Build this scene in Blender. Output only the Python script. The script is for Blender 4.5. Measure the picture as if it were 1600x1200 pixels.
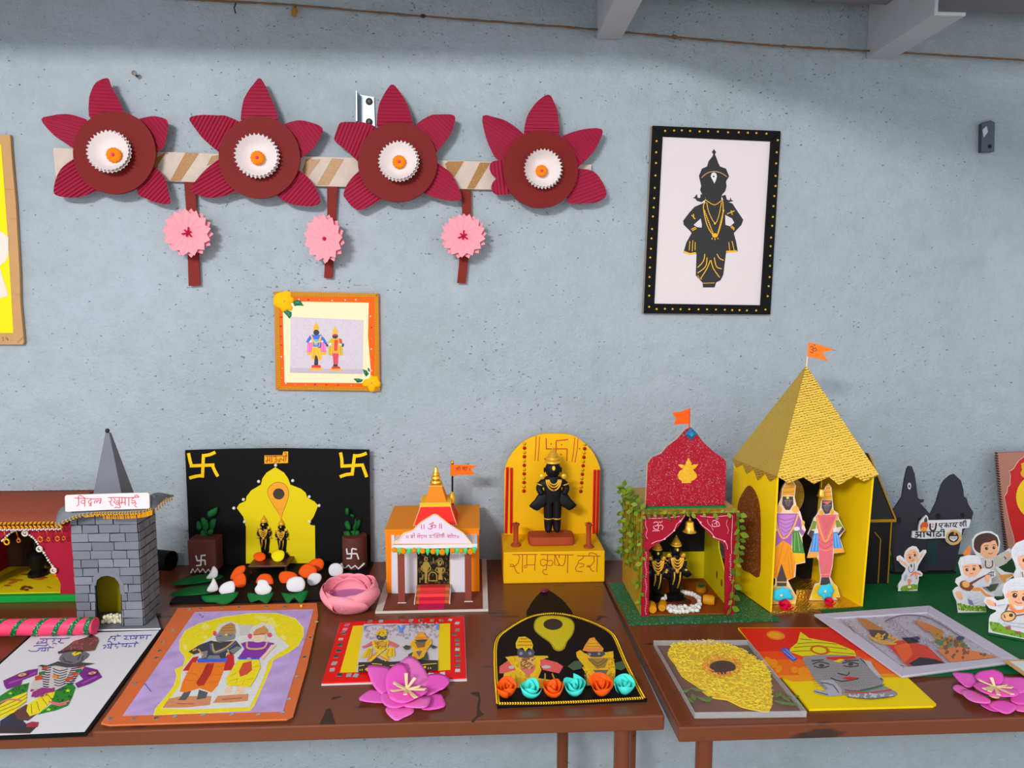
import bpy, bmesh, math, random
from mathutils import Vector as V, Matrix as Mx

random.seed(7)
for o in list(bpy.data.objects): bpy.data.objects.remove(o)
SC = bpy.context.scene
COL = SC.collection

# ------------------------------------------------------------------ camera
ZT = 0.80                      # table top
CAM = V((0.0, -1.35, ZT + 0.491))
F_PX = 1110.0
YAW, PIT = math.radians(2.8), math.radians(-6.2)
FW = V((math.sin(YAW)*math.cos(PIT), math.cos(YAW)*math.cos(PIT), math.sin(PIT)))
RT = V((math.cos(YAW), -math.sin(YAW), 0))
UP = RT.cross(FW)
cam_d = bpy.data.cameras.new('camera')
cam_d.sensor_fit = 'HORIZONTAL'; cam_d.sensor_width = 36.0
cam_d.lens = 36.0 * F_PX / 1600.0
cam_d.clip_start = 0.05
cam = bpy.data.objects.new('camera', cam_d); COL.objects.link(cam)
cam.location = CAM
cam.rotation_euler = Mx((RT, UP, -FW)).transposed().to_euler()
SC.camera = cam
ZC = CAM.z

# ------------------------------------------------------------------ world, lights, exposure
W = bpy.data.worlds.new('world'); SC.world = W; W.use_nodes = True
W.node_tree.nodes['Background'].inputs[0].default_value = (0.93, 0.965, 1.0, 1)
W.node_tree.nodes['Background'].inputs[1].default_value = 1.24

def area(name, loc, target, sx, sy, power, col):
    d = bpy.data.lights.new(name, 'AREA'); d.shape = 'RECTANGLE'; d.size = sx; d.size_y = sy
    d.energy = power; d.color = col
    o = bpy.data.objects.new(name, d); COL.objects.link(o); o.location = loc
    o.rotation_euler = (V(target) - V(loc)).to_track_quat('-Z', 'Y').to_euler()
    return o
# daylight coming through the open side of the room behind and left of the camera
area('window_daylight', (-0.95, -2.6, ZC + 0.85), (0.1, 0.0, ZC - 0.15), 0.60, 0.14, 50.0, (1.0, 0.985, 0.965))

SC.view_settings.view_transform = 'Standard'
SC.view_settings.look = 'None'
SC.view_settings.gamma = 1.0
SC.view_settings.use_curve_mapping = False
SC.view_settings.exposure = 0.0

# ------------------------------------------------------------------ pixels to places
def ray(x, y):
    return FW * F_PX + RT * (x - 800.0) + UP * (600.0 - y)
class Pl:
    """a plane; p(px, py) gives the point of it seen at that pixel of the photograph"""
    def __init__(s, o, n):
        s.o = V(o); s.n = V(n).normalized()
        if s.n.dot(CAM - s.o) < 0: s.n = -s.n
    def p(s, x, y, off=0.0):
        d = ray(x, y); t = (s.o + s.n*off - CAM).dot(s.n) / d.dot(s.n)
        return CAM + d * t
def Vert(Y): return Pl((0, Y, 0), (0, -1, 0))
def Horiz(z): return Pl((0, 0, z), (0, 0, 1))
def Pl3(a, b, c): return Pl(a, (V(b)-V(a)).cross(V(c)-V(a)))
WALL = Vert(0.0)
TP = Horiz(ZT)
def tab(x, y, z=0.0): return Horiz(ZT + z).p(x, y)
def zz(z, pts): return [(z[0] + x*z[2], z[1] + y*z[2]) for x, y in pts]

def smooth(pts, closed=True, n=4):
    out = []; L = len(pts)
    rng = range(L) if closed else range(L-1)
    for i in rng:
        if closed: a, b, c, d = pts[(i-1) % L], pts[i], pts[(i+1) % L], pts[(i+2) % L]
        else: a, b, c, d = pts[max(i-1, 0)], pts[i], pts[i+1], pts[min(i+2, L-1)]
        for k in range(n):
            t = k / n
            out.append(tuple(0.5*((2*b[j]) + (-a[j]+c[j])*t + (2*a[j]-5*b[j]+4*c[j]-d[j])*t*t + (-a[j]+3*b[j]-3*c[j]+d[j])*t**3) for j in range(len(b))))
    if not closed: out.append(tuple(pts[-1]))
    return out

# ------------------------------------------------------------------ materials
def lin(c):
    c = c / 255.0
    return c/12.92 if c <= 0.04045 else ((c+0.055)/1.055)**2.4
def rgb(r, g, b): return (lin(r), lin(g), lin(b), 1.0)
def tone(r, g, b):
    """a colour read off the photograph, as the colour of the thing itself"""
    c = [lin(r), lin(g), lin(b)]; y = 0.2126*c[0]+0.7152*c[1]+0.0722*c[2]
    c = [max(0.002, y+(v-y)*1.10) for v in c]; k = min(1.16, 0.88/max(c))*(0.84 if min(c) > 0.6*max(c) and max(c) > 0.3 else 1.0)
    return tuple(v*k for v in c) + (1.0,)
MATS = {}
def mat(name, col=(128, 128, 128), rough=0.6, metal=0.0, bump=0.0, bscale=200.0, var=0.0, vscale=30.0, sheen=0.0, spec=0.2, alpha=None, trans=0.0, glitter=0.0, coat=0.0):
    if name in MATS: return MATS[name]
    m = bpy.data.materials.new(name); m.use_nodes = True; MATS[name] = m
    nt = m.node_tree; b = nt.nodes['Principled BSDF']
    b.inputs['Base Color'].default_value = tone(*col)
    b.inputs['Roughness'].default_value = rough
    b.inputs['Metallic'].default_value = metal
    b.inputs['Specular IOR Level'].default_value = spec
    if coat: b.inputs['Coat Weight'].default_value = coat
    if trans: b.inputs['Transmission Weight'].default_value = trans
    if alpha is not None: b.inputs['Alpha'].default_value = alpha
    tc = nt.nodes.new('ShaderNodeTexCoord')
    if var:
        n = nt.nodes.new('ShaderNodeTexNoise'); n.inputs['Scale'].default_value = vscale; n.inputs['Detail'].default_value = 5
        nt.links.new(tc.outputs['Object'], n.inputs['Vector'])
        mx = nt.nodes.new('ShaderNodeMixRGB'); mx.blend_type = 'MIX'
        k = 1.0 - var
        mx.inputs[1].default_value = tuple(v*k for v in tone(*col)[:3]) + (1,)
        mx.inputs[2].default_value = tuple(min(0.92, v*(1+var*0.6)) for v in tone(*col)[:3]) + (1,)
        nt.links.new(n.outputs['Fac'], mx.inputs[0]); nt.links.new(mx.outputs[0], b.inputs['Base Color'])
    if bump:
        n2 = nt.nodes.new('ShaderNodeTexNoise'); n2.inputs['Scale'].default_value = bscale; n2.inputs['Detail'].default_value = 4
        nt.links.new(tc.outputs['Object'], n2.inputs['Vector'])
        bp = nt.nodes.new('ShaderNodeBump'); bp.inputs['Strength'].default_value = bump; bp.inputs['Distance'].default_value = 0.001
        nt.links.new(n2.outputs['Fac'], bp.inputs['Height']); nt.links.new(bp.outputs[0], b.inputs['Normal'])
    if glitter:
        vo = nt.nodes.new('ShaderNodeTexVoronoi'); vo.inputs['Scale'].default_value = 900.0
        nt.links.new(tc.outputs['Object'], vo.inputs['Vector'])
        sp = nt.nodes.new('ShaderNodeSeparateColor'); nt.links.new(vo.outputs['Color'], sp.inputs[0])
        rp = nt.nodes.new('ShaderNodeMapRange'); rp.inputs['From Min'].default_value = 0.86; rp.inputs['From Max'].default_value = 1.0
        rp.inputs['To Max'].default_value = glitter
        nt.links.new(sp.outputs[0], rp.inputs['Value'])
        src = b.inputs['Base Color'].links[0].from_socket if b.inputs['Base Color'].links else None
        mx = nt.nodes.new('ShaderNodeMixRGB'); mx.inputs[2].default_value = (0.9, 0.88, 0.8, 1)
        if src: nt.links.new(src, mx.inputs[1])
        else: mx.inputs[1].default_value = tone(*col)
        nt.links.new(rp.outputs[0], mx.inputs[0]); nt.links.new(mx.outputs[0], b.inputs['Base Color'])
        b.inputs['Roughness'].default_value = 0.35
    return m

def ink_mat(name, rough, bump=0.0):
    if name in MATS: return MATS[name]
    m = bpy.data.materials.new(name); m.use_nodes = True; MATS[name] = m
    nt = m.node_tree; b = nt.nodes['Principled BSDF']; b.inputs['Roughness'].default_value = rough
    a = nt.nodes.new('ShaderNodeVertexColor'); a.layer_name = 'ink'
    n = nt.nodes.new('ShaderNodeTexNoise'); n.inputs['Scale'].default_value = 260; n.inputs['Detail'].default_value = 3
    tc = nt.nodes.new('ShaderNodeTexCoord'); nt.links.new(tc.outputs['Object'], n.inputs['Vector'])
    mr = nt.nodes.new('ShaderNodeMapRange'); mr.inputs['To Min'].default_value = 0.82; mr.inputs['To Max'].default_value = 1.14
    nt.links.new(n.outputs['Fac'], mr.inputs['Value'])
    mx = nt.nodes.new('ShaderNodeVectorMath'); mx.operation = 'SCALE'
    nt.links.new(a.outputs['Color'], mx.inputs[0]); nt.links.new(mr.outputs[0], mx.inputs['Scale'])
    nt.links.new(mx.outputs[0], b.inputs['Base Color'])
    return m
INK = ink_mat('printed_ink', 0.55)
PEN = ink_mat('marker_pen', 0.6)

# ------------------------------------------------------------------ objects
ORG = {}
def _link(o, parent, org):
    COL.objects.link(o)
    if parent is not None:
        o.parent = parent; ORG[o.name] = ORG[parent.name]
    else:
        o.location = org; ORG[o.name] = V(org)
    return o
def tag(o, label=None, cat=None, group=None, kind=None):
    if label: o['label'] = label
    if cat: o['category'] = cat
    if group: o['group'] = group
    if kind: o['kind'] = kind
    return o
def thing(name, label, cat, loc, group=None, kind=None):
    o = bpy.data.objects.new(name, None); o.empty_display_size = 0.02
    _link(o, None, V(loc)); return tag(o, label, cat, group, kind)

class MB:
    def __init__(s): s.v = []; s.f = []; s.c = []; s.cur = None
    def col(s, r, g, b): s.cur = tone(r, g, b); return s
    def add(s, vs, fs):
        n = len(s.v); s.v += [V(a) for a in vs]
        for f in fs: s.f.append([i+n for i in f]); s.c.append(s.cur)
        return s
    def box(s, a, b):
        x0, y0, z0 = a; x1, y1, z1 = b
        return s.hexa([(x0,y0,z0),(x1,y0,z0),(x1,y1,z0),(x0,y1,z0)], [(x0,y0,z1),(x1,y0,z1),(x1,y1,z1),(x0,y1,z1)])
    def hexa(s, bot, top):
        n = len(bot)
        fs = [list(range(n))[::-1], [n+i for i in range(n)]] + [[i, (i+1) % n, n+(i+1) % n, n+i] for i in range(n)]
        return s.add(list(bot)+list(top), fs)
    def prism(s, front, thick):
        """outline of 3-D points pushed along a vector"""
        f = [V(p) for p in front]; t = V(thick); n = len(f)
        return s.add(f + [p+t for p in f], [list(range(n)), [2*n-1-i for i in range(n)]] + [[(i+1) % n, i, n+i, n+(i+1) % n] for i in range(n)])
    def tube(s, path, r, seg=8, cap=True):
        P = [V(p) for p in path]; n = len(P); R = r if isinstance(r, (list, tuple)) else [r]*n
        t0 = (P[1]-P[0]).normalized(); ref = V((0,0,1)) if abs(t0.z) < 0.9 else V((1,0,0))
        u = t0.cross(ref).normalized(); vs = []
        for i in range(n):
            t = (P[min(i+1, n-1)]-P[max(i-1, 0)]).normalized()
            u = (u - t*u.dot(t))
            u = u.normalized() if u.length > 1e-9 else t.orthogonal().normalized()
            w = t.cross(u)
            for k in range(seg):
                a = 2*math.pi*k/seg; vs.append(P[i] + (u*math.cos(a) + w*math.sin(a))*R[i])
        fs = [[i*seg+k, i*seg+(k+1) % seg, (i+1)*seg+(k+1) % seg, (i+1)*seg+k] for i in range(n-1) for k in range(seg)]
        if cap: fs += [list(range(seg))[::-1], [(n-1)*seg+k for k in range(seg)]]
        return s.add(vs, fs)
    def lathe(s, prof, c, seg=20, axis=(0,0,1), sx=1.0, sy=1.0, ripple=0, amp=0.0):
        c = V(c); q = V((0,0,1)).rotation_difference(V(axis)); vs = []; n = len(prof)
        for r, h in prof:
            for k in range(seg):
                a = 2*math.pi*k/seg; rr = r*(1+amp*math.cos(ripple*a)) if ripple else r
                vs.append(c + q @ V((rr*math.cos(a)*sx, rr*math.sin(a)*sy, h)))
        fs = [[i*seg+k, i*seg+(k+1) % seg, (i+1)*seg+(k+1) % seg, (i+1)*seg+k] for i in range(n-1) for k in range(seg)]
        if prof[0][0] > 1e-6: fs.append(list(range(seg))[::-1])
        if prof[-1][0] > 1e-6: fs.append([(n-1)*seg+k for k in range(seg)])
        return s.add(vs, fs)
    def ball(s, c, r, seg=10, ring=6, sc=(1,1,1)):
        c = V(c); vs = [c+V((0,0,-r*sc[2]))]
        for i in range(1, ring):
            th = math.pi*i/ring
            for k in range(seg):
                a = 2*math.pi*k/seg
                vs.append(c+V((r*math.sin(th)*math.cos(a)*sc[0], r*math.sin(th)*math.sin(a)*sc[1], -r*math.cos(th)*sc[2])))
        vs.append(c+V((0,0,r*sc[2]))); e = len(vs)-1
        fs = [[0, 1+(k+1) % seg, 1+k] for k in range(seg)]
        fs += [[1+(i*seg)+k, 1+i*seg+(k+1) % seg, 1+(i+1)*seg+(k+1) % seg, 1+(i+1)*seg+k] for i in range(ring-2) for k in range(seg)]
        b = 1+(ring-2)*seg
        fs += [[b+k, b+(k+1) % seg, e] for k in range(seg)]
        return s.add(vs, fs)
    def dome(s, outline, n, h, th=0.0008, rings=4, cup=False):
        """a sheet cut to an outline, bulging by h along n (or cupped, rim raised)"""
        O = [V(p) for p in outline]; n = V(n).normalized(); L = len(O)
        c = sum(O, V())/L; vs = []
        def lay(off):
            b = len(vs)
            for i in range(rings):
                k = 1 - i/rings; e = (k*k) if cup else (1-k*k)
                for p in O: vs.append(c + (p-c)*k + n*(h*e+off))
            vs.append(c + n*((0 if cup else h)+off))
            return b
        a = lay(0); b = lay(-th); fs = []
        for base, flip in ((a, 0), (b, 1)):
            q = []
            for i in range(rings-1):
                for k in range(L): q.append([base+i*L+k, base+i*L+(k+1) % L, base+(i+1)*L+(k+1) % L, base+(i+1)*L+k])
            for k in range(L): q.append([base+(rings-1)*L+k, base+(rings-1)*L+(k+1) % L, base+rings*L])
            fs += [x[::-1] for x in q] if flip else q
        for k in range(L): fs.append([a+(k+1) % L, a+k, b+k, b+(k+1) % L])
        return s.add(vs, fs)
    def build(s, name, m, parent=None, label=None, cat=None, group=None, kind=None, sm=False, bevel=0.0, fixn=True):
        me = bpy.data.meshes.new(name)
        if parent is not None: org = ORG[parent.name]
        else:
            xs = [p.x for p in s.v]; ys = [p.y for p in s.v]; zs = [p.z for p in s.v]
            org = V(((min(xs)+max(xs))/2, (min(ys)+max(ys))/2, min(zs)))
        me.from_pydata([tuple(p-org) for p in s.v], [], s.f)
        if any(c is not None for c in s.c):
            at = me.color_attributes.new('ink', 'FLOAT_COLOR', 'CORNER'); buf = []
            for f, c in zip(s.f, s.c): buf += list(c or (1,1,1,1))*len(f)
            at.data.foreach_set('color', buf)
        if fixn:
            bm = bmesh.new(); bm.from_mesh(me); bmesh.ops.recalc_face_normals(bm, faces=bm.faces); bm.to_mesh(me); bm.free()
        me.materials.append(m)
        if sm:
            for p in me.polygons: p.use_smooth = True
            if sm == 'auto': me.set_sharp_from_angle(angle=math.radians(40))
        o = bpy.data.objects.new(name, me); _link(o, parent, org); tag(o, label, cat, group, kind)
        if bevel:
            md = o.modifiers.new('bevel', 'BEVEL'); md.width = bevel; md.segments = 2; md.limit_method = 'ANGLE'
        return o

def data_mesh(name, mb, m, sm=False):
    me = bpy.data.meshes.new(name); me.from_pydata([tuple(p) for p in mb.v], [], mb.f)
    bm = bmesh.new(); bm.from_mesh(me); bmesh.ops.recalc_face_normals(bm, faces=bm.faces); bm.to_mesh(me); bm.free()
    me.materials.append(m)
    if sm:
        for p in me.polygons: p.use_smooth = True
    return me
def inst(name, me, M, parent, label=None):
    """another object sharing mesh data, placed by a world matrix"""
    o = bpy.data.objects.new(name, me); COL.objects.link(o); o.parent = parent
    o.matrix_basis = Mx.Translation(-ORG[parent.name]) @ M
    if label: o['label'] = label
    return o
def TRS(loc, rot=(0,0,0), s=1.0):
    from mathutils import Euler
    sc = (s, s, s) if not isinstance(s, (tuple, list)) else s
    return Mx.Translation(V(loc)) @ Euler(rot).to_matrix().to_4x4() @ Mx.Diagonal((sc[0], sc[1], sc[2], 1))
def frameM(loc, n, upv=(0,0,1), s=1.0):
    """local z along n"""
    n = V(n).normalized(); u = V(upv); x = u.cross(n)
    x = x.normalized() if x.length > 1e-6 else V((1,0,0)); y = n.cross(x)
    M = Mx((x, y, n)).transposed().to_4x4()
    sc = (s, s, s) if not isinstance(s, (tuple, list)) else s
    return Mx.Translation(V(loc)) @ M @ Mx.Diagonal((sc[0], sc[1], sc[2], 1))

class Art:
    """flat print or drawing on a plane: polygons and pen strokes, each colour a hair above the last"""
    def __init__(s, pl, z=(0,0,1), off=0.0002):
        s.pl = pl; s.z = z; s.h = off; s.mb = MB()
    def c(s, r, g, b): s.mb.col(r, g, b); s.h += 0.000015; return s
    def P(s, p):
        return s.pl.p(s.z[0]+p[0]*s.z[2], s.z[1]+p[1]*s.z[2], s.h)
    def poly(s, pts, sm=0):
        s.h += 0.000006
        if sm: pts = smooth(pts, True, sm)
        s.mb.add([s.P(p) for p in pts], [list(range(len(pts)))]); return s
    def ell(s, cx, cy, rx, ry=None, rot=0, n=18):
        ry = rx if ry is None else ry; a = math.radians(rot)
        return s.poly([(cx+rx*math.cos(t)*math.cos(a)-ry*math.sin(t)*math.sin(a), cy+rx*math.cos(t)*math.sin(a)+ry*math.sin(t)*math.cos(a)) for t in [2*math.pi*i/n for i in range(n)]])
    def st(s, pts, w, sm=0):
        if sm: pts = smooth(pts, False, sm)
        s.h += 0.000006
        L = len(pts); lf = []; rg = []
        for i in range(L):
            a = pts[max(i-1, 0)]; b = pts[min(i+1, L-1)]; dx, dy = b[0]-a[0], b[1]-a[1]; d = math.hypot(dx, dy) or 1
            nx, ny = -dy/d*w/2, dx/d*w/2
            lf.append((pts[i][0]+nx, pts[i][1]+ny)); rg.append((pts[i][0]-nx, pts[i][1]-ny))
        vs = [s.P(p) for p in lf+rg]
        s.mb.add(vs, [[i, i+1, L+i+1, L+i] for i in range(L-1)])
        return s
    def sts(s, lst, w, sm=0):
        for l in lst: s.st(l, w, sm)
        return s
    def speck(s, pts, n, r0, r1, seed=1):
        """small dabs scattered inside a polygon"""
        rnd = random.Random(seed); xs = [p[0] for p in pts]; ys = [p[1] for p in pts]; k = 0
        while k < n:
            x, y = rnd.uniform(min(xs), max(xs)), rnd.uniform(min(ys), max(ys)); ins = False; j = len(pts)-1
            for i in range(len(pts)):
                (xi, yi), (xj, yj) = pts[i], pts[j]
                if (yi > y) != (yj > y) and x < (xj-xi)*(y-yi)/(yj-yi)+xi: ins = not ins
                j = i
            k += 1
            if ins: s.ell(x, y, rnd.uniform(r0, r1), rnd.uniform(r0, r1), rnd.uniform(0, 180), 6)
        return s
    def build(s, name, parent, m=None, label=None):
        mb = s.mb; n = s.pl.n
        for i, f in enumerate(mb.f):       # every face looks out of the sheet
            a = V()
            for j in range(len(f)): a += mb.v[f[j]].cross(mb.v[f[(j+1) % len(f)]])
            if a.dot(n) < 0: mb.f[i] = f[::-1]
        return mb.build(name, m or INK, parent, label, fixn=False)

def sheet(pl, pts, th, off=0.0):
    """a card cut to an outline of pixels, its face at off above the plane, th thick behind"""
    return MB().prism([pl.p(x, y, off) for x, y in pts], pl.n * -th)

def corrugated(poly, ang, pitch, pl, amp, off, th=0.0012):
    """ridged card cut to a convex outline; ridges run at ang degrees in the picture"""
    a = math.radians(ang); ux, uy = math.cos(a), math.sin(a); nx, ny = -uy, ux
    q = [(p[0]*nx+p[1]*ny, p[0]*ux+p[1]*uy) for p in poly]
    t0 = min(t for t, _ in q); t1 = max(t for t, _ in q); n = max(8, int((t1-t0)/pitch*6)); vs = []
    for i in range(n+1):
        t = t0 + (t1-t0)*(0.004+0.992*i/n); xs = []
        for j in range(len(q)):
            (ta, sa), (tb, sb) = q[j], q[(j+1) % len(q)]
            if (ta <= t) != (tb <= t): xs.append(sa+(sb-sa)*(t-ta)/(tb-ta))
        s0, s1 = min(xs), max(xs); h = amp*math.sin(2*math.pi*(t-t0)/pitch)
        for s_, hh in ((s0, h), (s1, h), (s1, h-th), (s0, h-th)):
            vs.append(pl.p(t*nx+s_*ux, t*ny+s_*uy, off+hh))
    fs = [[i*4+k, i*4+(k+1) % 4, i*4+4+(k+1) % 4, i*4+4+k] for i in range(n) for k in range(4)] + [[0,1,2,3], [n*4+3, n*4+2, n*4+1, n*4]]
    return MB().add(vs, fs)

def braid(path, w, n_per, nrm, mb=None):
    """twisted trim: two rows of slanted grains along a path of 3-D points"""
    mb = mb or MB(); P = [V(p) for p in path]; nrm = V(nrm).normalized(); d = 0.0; step = w*0.55
    for a, b in zip(P[:-1], P[1:]):
        L = (b-a).length; t = (b-a).normalized(); s_ = nrm.cross(t)
        k = max(1, int(L/step))
        for i in range(k):
            c = a + t*(L*(i+0.5)/k)
            for sg in (-1, 1):
                q = c + s_*(sg*w*0.25); e = (t*0.75 + s_*sg*0.6).normalized(); g = nrm.cross(e)
                l, ww = w*0.36, w*0.17
                mb.add([q-e*l, q+g*ww, q+e*l, q-g*ww, q+nrm*w*0.22], [[0,1,4],[1,2,4],[2,3,4],[3,0,4]])
    return mb

def dist(a, b): return (V(a)-V(b)).length
# ================================================================== the room
def wall_material():
    m = bpy.data.materials.new('painted_plaster'); m.use_nodes = True; nt = m.node_tree; b = nt.nodes['Principled BSDF']
    N = nt.nodes.new; Lk = nt.links.new
    tc = N('ShaderNodeTexCoord')
    n1 = N('ShaderNodeTexNoise'); n1.inputs['Scale'].default_value = 2.2; n1.inputs['Detail'].default_value = 6; n1.inputs['Roughness'].default_value = 0.6
    n2 = N('ShaderNodeTexNoise'); n2.inputs['Scale'].default_value = 26; n2.inputs['Detail'].default_value = 8; n2.inputs['Roughness'].default_value = 0.7
    Lk(tc.outputs['Object'], n1.inputs[0]); Lk(tc.outputs['Object'], n2.inputs[0])
    r1 = N('ShaderNodeValToRGB'); e = r1.color_ramp.elements
    e[0].position = 0.32; e[0].color = rgb(155, 168, 173); e[1].position = 0.66; e[1].color = rgb(173, 182, 193)
    Lk(n1.outputs['Fac'], r1.inputs[0])
    mx = N('ShaderNodeMixRGB'); mx.blend_type = 'MULTIPLY'; mx.inputs[0].default_value = 0.30
    r2 = N('ShaderNodeValToRGB'); r2.color_ramp.elements[0].position = 0.30; r2.color_ramp.elements[0].color = (0.60, 0.62, 0.60, 1)
    r2.color_ramp.elements[1].position = 0.60; r2.color_ramp.elements[1].color = (1, 1, 1, 1)
    Lk(n2.outputs['Fac'], r2.inputs[0]); Lk(r1.outputs[0], mx.inputs[1]); Lk(r2.outputs[0], mx.inputs[2])
    # pits in the plaster: small dark holes, thicker in some patches
    vo = N('ShaderNodeTexNoise'); vo.inputs['Scale'].default_value = 150; vo.inputs['Detail'].default_value = 2
    st = N('ShaderNodeMapping'); st.inputs['Scale'].default_value = (1.0, 1.0, 1.5); Lk(tc.outputs['Object'], st.inputs[0]); Lk(st.outputs[0], vo.inputs[0])
    n3 = N('ShaderNodeTexNoise'); n3.inputs['Scale'].default_value = 3.2; Lk(tc.outputs['Object'], n3.inputs[0])
    ad = N('ShaderNodeMath'); ad.operation = 'MULTIPLY_ADD'; ad.inputs[1].default_value = 0.22; Lk(n3.outputs['Fac'], ad.inputs[0]); Lk(vo.outputs['Fac'], ad.inputs[2])
    pit = N('ShaderNodeMapRange'); pit.inputs['From Min'].default_value = 0.815; pit.inputs['From Max'].default_value = 0.90
    Lk(ad.outputs[0], pit.inputs['Value'])
    m2 = N('ShaderNodeMixRGB'); m2.inputs[2].default_value = rgb(95, 102, 106)
    pf = N('ShaderNodeMath'); pf.operation = 'MULTIPLY'; pf.inputs[1].default_value = 0.55; Lk(pit.outputs[0], pf.inputs[0])
    Lk(pf.outputs[0], m2.inputs[0]); Lk(mx.outputs[0], m2.inputs[1]); Lk(m2.outputs[0], b.inputs['Base Color'])
    b.inputs['Roughness'].default_value = 0.42
    # relief
    n4 = N('ShaderNodeTexNoise'); n4.inputs['Scale'].default_value = 95; n4.inputs['Detail'].default_value = 8; n4.inputs['Roughness'].default_value = 0.70
    Lk(tc.outputs['Object'], n4.inputs[0])
    sb = N('ShaderNodeMath'); sb.operation = 'SUBTRACT'; Lk(n4.outputs['Fac'], sb.inputs[0]); Lk(pit.outputs[0], sb.inputs[1])
    bp = N('ShaderNodeBump'); bp.inputs['Strength'].default_value = 0.8; bp.inputs['Distance'].default_value = 0.0045
    Lk(sb.outputs[0], bp.inputs['Height']); Lk(bp.outputs[0], b.inputs['Normal'])
    return m
WALLM = wall_material()
mb = MB().box((-2.6, 0.0, 0.0), (2.8, 0.15, ZC+0.70)); mb.build('wall_back', WALLM, kind='structure')
mb = MB().box((-2.6, -3.6, -0.05), (2.8, 0.15, 0.0))
mb.build('floor', mat('cement_floor', (176, 172, 164), 0.7, var=0.2, vscale=6, bump=0.4, bscale=60), kind='structure')
# sloping corrugated roof sheet
def roof_sheet():
    mb = MB(); n = 220; vs = []; fs = []
    for i in range(n+1):
        x = -2.6 + 5.4*i/n; h = 0.02*math.sin(2*math.pi*x/0.13)
        for y, z in ((0.15, ZC+0.70), (-3.6, ZC+2.0)):
            vs += [(x, y, z+h), (x, y, z+h+0.006)]
    for i in range(n):
        a = i*4; b = a+4
        fs += [[a, a+2, b+2, b], [a+1, b+1, b+3, a+3], [a, b, b+1, a+1], [a+2, a+3, b+3, b+2]]
    return mb.add(vs, fs)
roof_sheet().build('ceiling', mat('roof_sheet', (206, 208, 210), 0.6), kind='structure', sm=True)
beam_m = mat('painted_steel', (186, 188, 194), 0.45, var=0.12, vscale=14, bump=0.3, bscale=90)
# rafter standing out of the wall, above the flower hanging
a = WALL.p(932, 62); b = WALL.p(971, 62.5)
MB().box((a.x, -3.2, a.z), (b.x, 0.0, a.z+0.10)).build('trim_1', beam_m, kind='structure', bevel=0.003)
# short angle-iron bracket
a = WALL.p(1353, 92); e = Horiz(a.z).p(1469, 24)
x0, x1 = a.x, a.x+0.052; t = 0.006; zh = a.z+0.10
prof = [(x0, a.z), (x1, a.z), (x1, a.z+t), (x0+t, a.z+t), (x0+t, zh), (x0, zh)]
MB().prism([(x, e.y, z) for x, z in prof], (0, -e.y, 0)).build('trim_2', beam_m, kind='structure', bevel=0.0015)
# purlins along the wall: one in view over the bracket, one farther in that shades the top of the wall
pp = Vert(e.y*0.55+0.05); a2 = pp.p(1270, 1); b2 = pp.p(1600, 21)
d = (b2-a2); a2 = a2 - d*2.0; b2 = b2 + d*1.2; yy = e.y*0.55
MB().hexa([(a2.x, yy, a2.z), (b2.x, yy, b2.z), (b2.x, yy+0.05, b2.z), (a2.x, yy+0.05, a2.z)],
          [(a2.x, yy, a2.z+0.07), (b2.x, yy, b2.z+0.07), (b2.x, yy+0.05, b2.z+0.07), (a2.x, yy+0.05, a2.z+0.07)]).build('trim_3', mat('dark_purlin', (120, 118, 124), 0.6), kind='structure')
MB().box((-2.6, -0.58, ZC+0.534), (2.8, -0.52, ZC+0.86)).build('trim_4', beam_m, kind='structure')

# ================================================================== tables
def wood_paint():
    m = mat('brown_gloss_paint', (100, 54, 35), 0.26, var=0.16, vscale=9, bump=0.12, bscale=26, spec=0.35)
    nt = m.node_tree; b = nt.nodes['Principled BSDF']; N = nt.nodes.new; Lk = nt.links.new
    src = b.inputs['Base Color'].links[0].from_socket
    tc = N('ShaderNodeTexCoord'); mp = N('ShaderNodeMapping'); mp.inputs['Scale'].default_value = (0.35, 1.6, 1.6); Lk(tc.outputs['Object'], mp.inputs[0])
    n = N('ShaderNodeTexNoise'); n.inputs['Scale'].default_value = 22; n.inputs['Detail'].default_value = 8; Lk(mp.outputs[0], n.inputs[0])
    r = N('ShaderNodeMapRange'); r.inputs['From Min'].default_value = 0.66; r.inputs['From Max'].default_value = 0.70; Lk(n.outputs['Fac'], r.inputs['Value'])
    mx = N('ShaderNodeMixRGB'); mx.inputs[2].default_value = rgb(58, 38, 32); Lk(r.outputs[0], mx.inputs[0]); Lk(src, mx.inputs[1]); Lk(mx.outputs[0], b.inputs['Base Color'])
    return m
WOOD = wood_paint()
chip_m = mat('bare_wood_chip', (60, 42, 36), 0.6)
def table(name, label, x0, x1, y0, y1, legs, xb=None):
    t = thing(name, label, 'table', ((x0+x1)/2, (y0+y1)/2, 0))
    q = [(x0, y0), (x1, y0), (x1, y1), (xb or x0, y1)]
    MB().hexa([(x, y, ZT-0.020) for x, y in q], [(x, y, ZT) for x, y in q]).build('table_top', WOOD, t, bevel=0.0025)
    for (lx, ly) in legs:
        MB().lathe([(0.0105, 0), (0.0105, ZT-0.0205)], (lx, ly, 0), 18).build('leg', WOOD, t, sm='auto')
    # steel rails joining the legs under the top
    MB().tube([(legs[0][0], legs[0][1], 0.18), (legs[1][0], legs[1][1], 0.18)], 0.008, 8).build('rail', WOOD, t, sm='auto')
    return t
fl = Vert(-0.515).p(972, 1160); bl = Vert(-0.13).p(879, 1165); rl = Vert(-0.535).p(1100, 1170)
T1 = table('long_table', 'brown painted table carrying the black stage and the orange temple model', -1.35, 0.2245, -0.549, -0.006, [(fl.x, -0.515), (bl.x, -0.13), (-1.2, -0.515), (-1.2, -0.13)])
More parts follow.
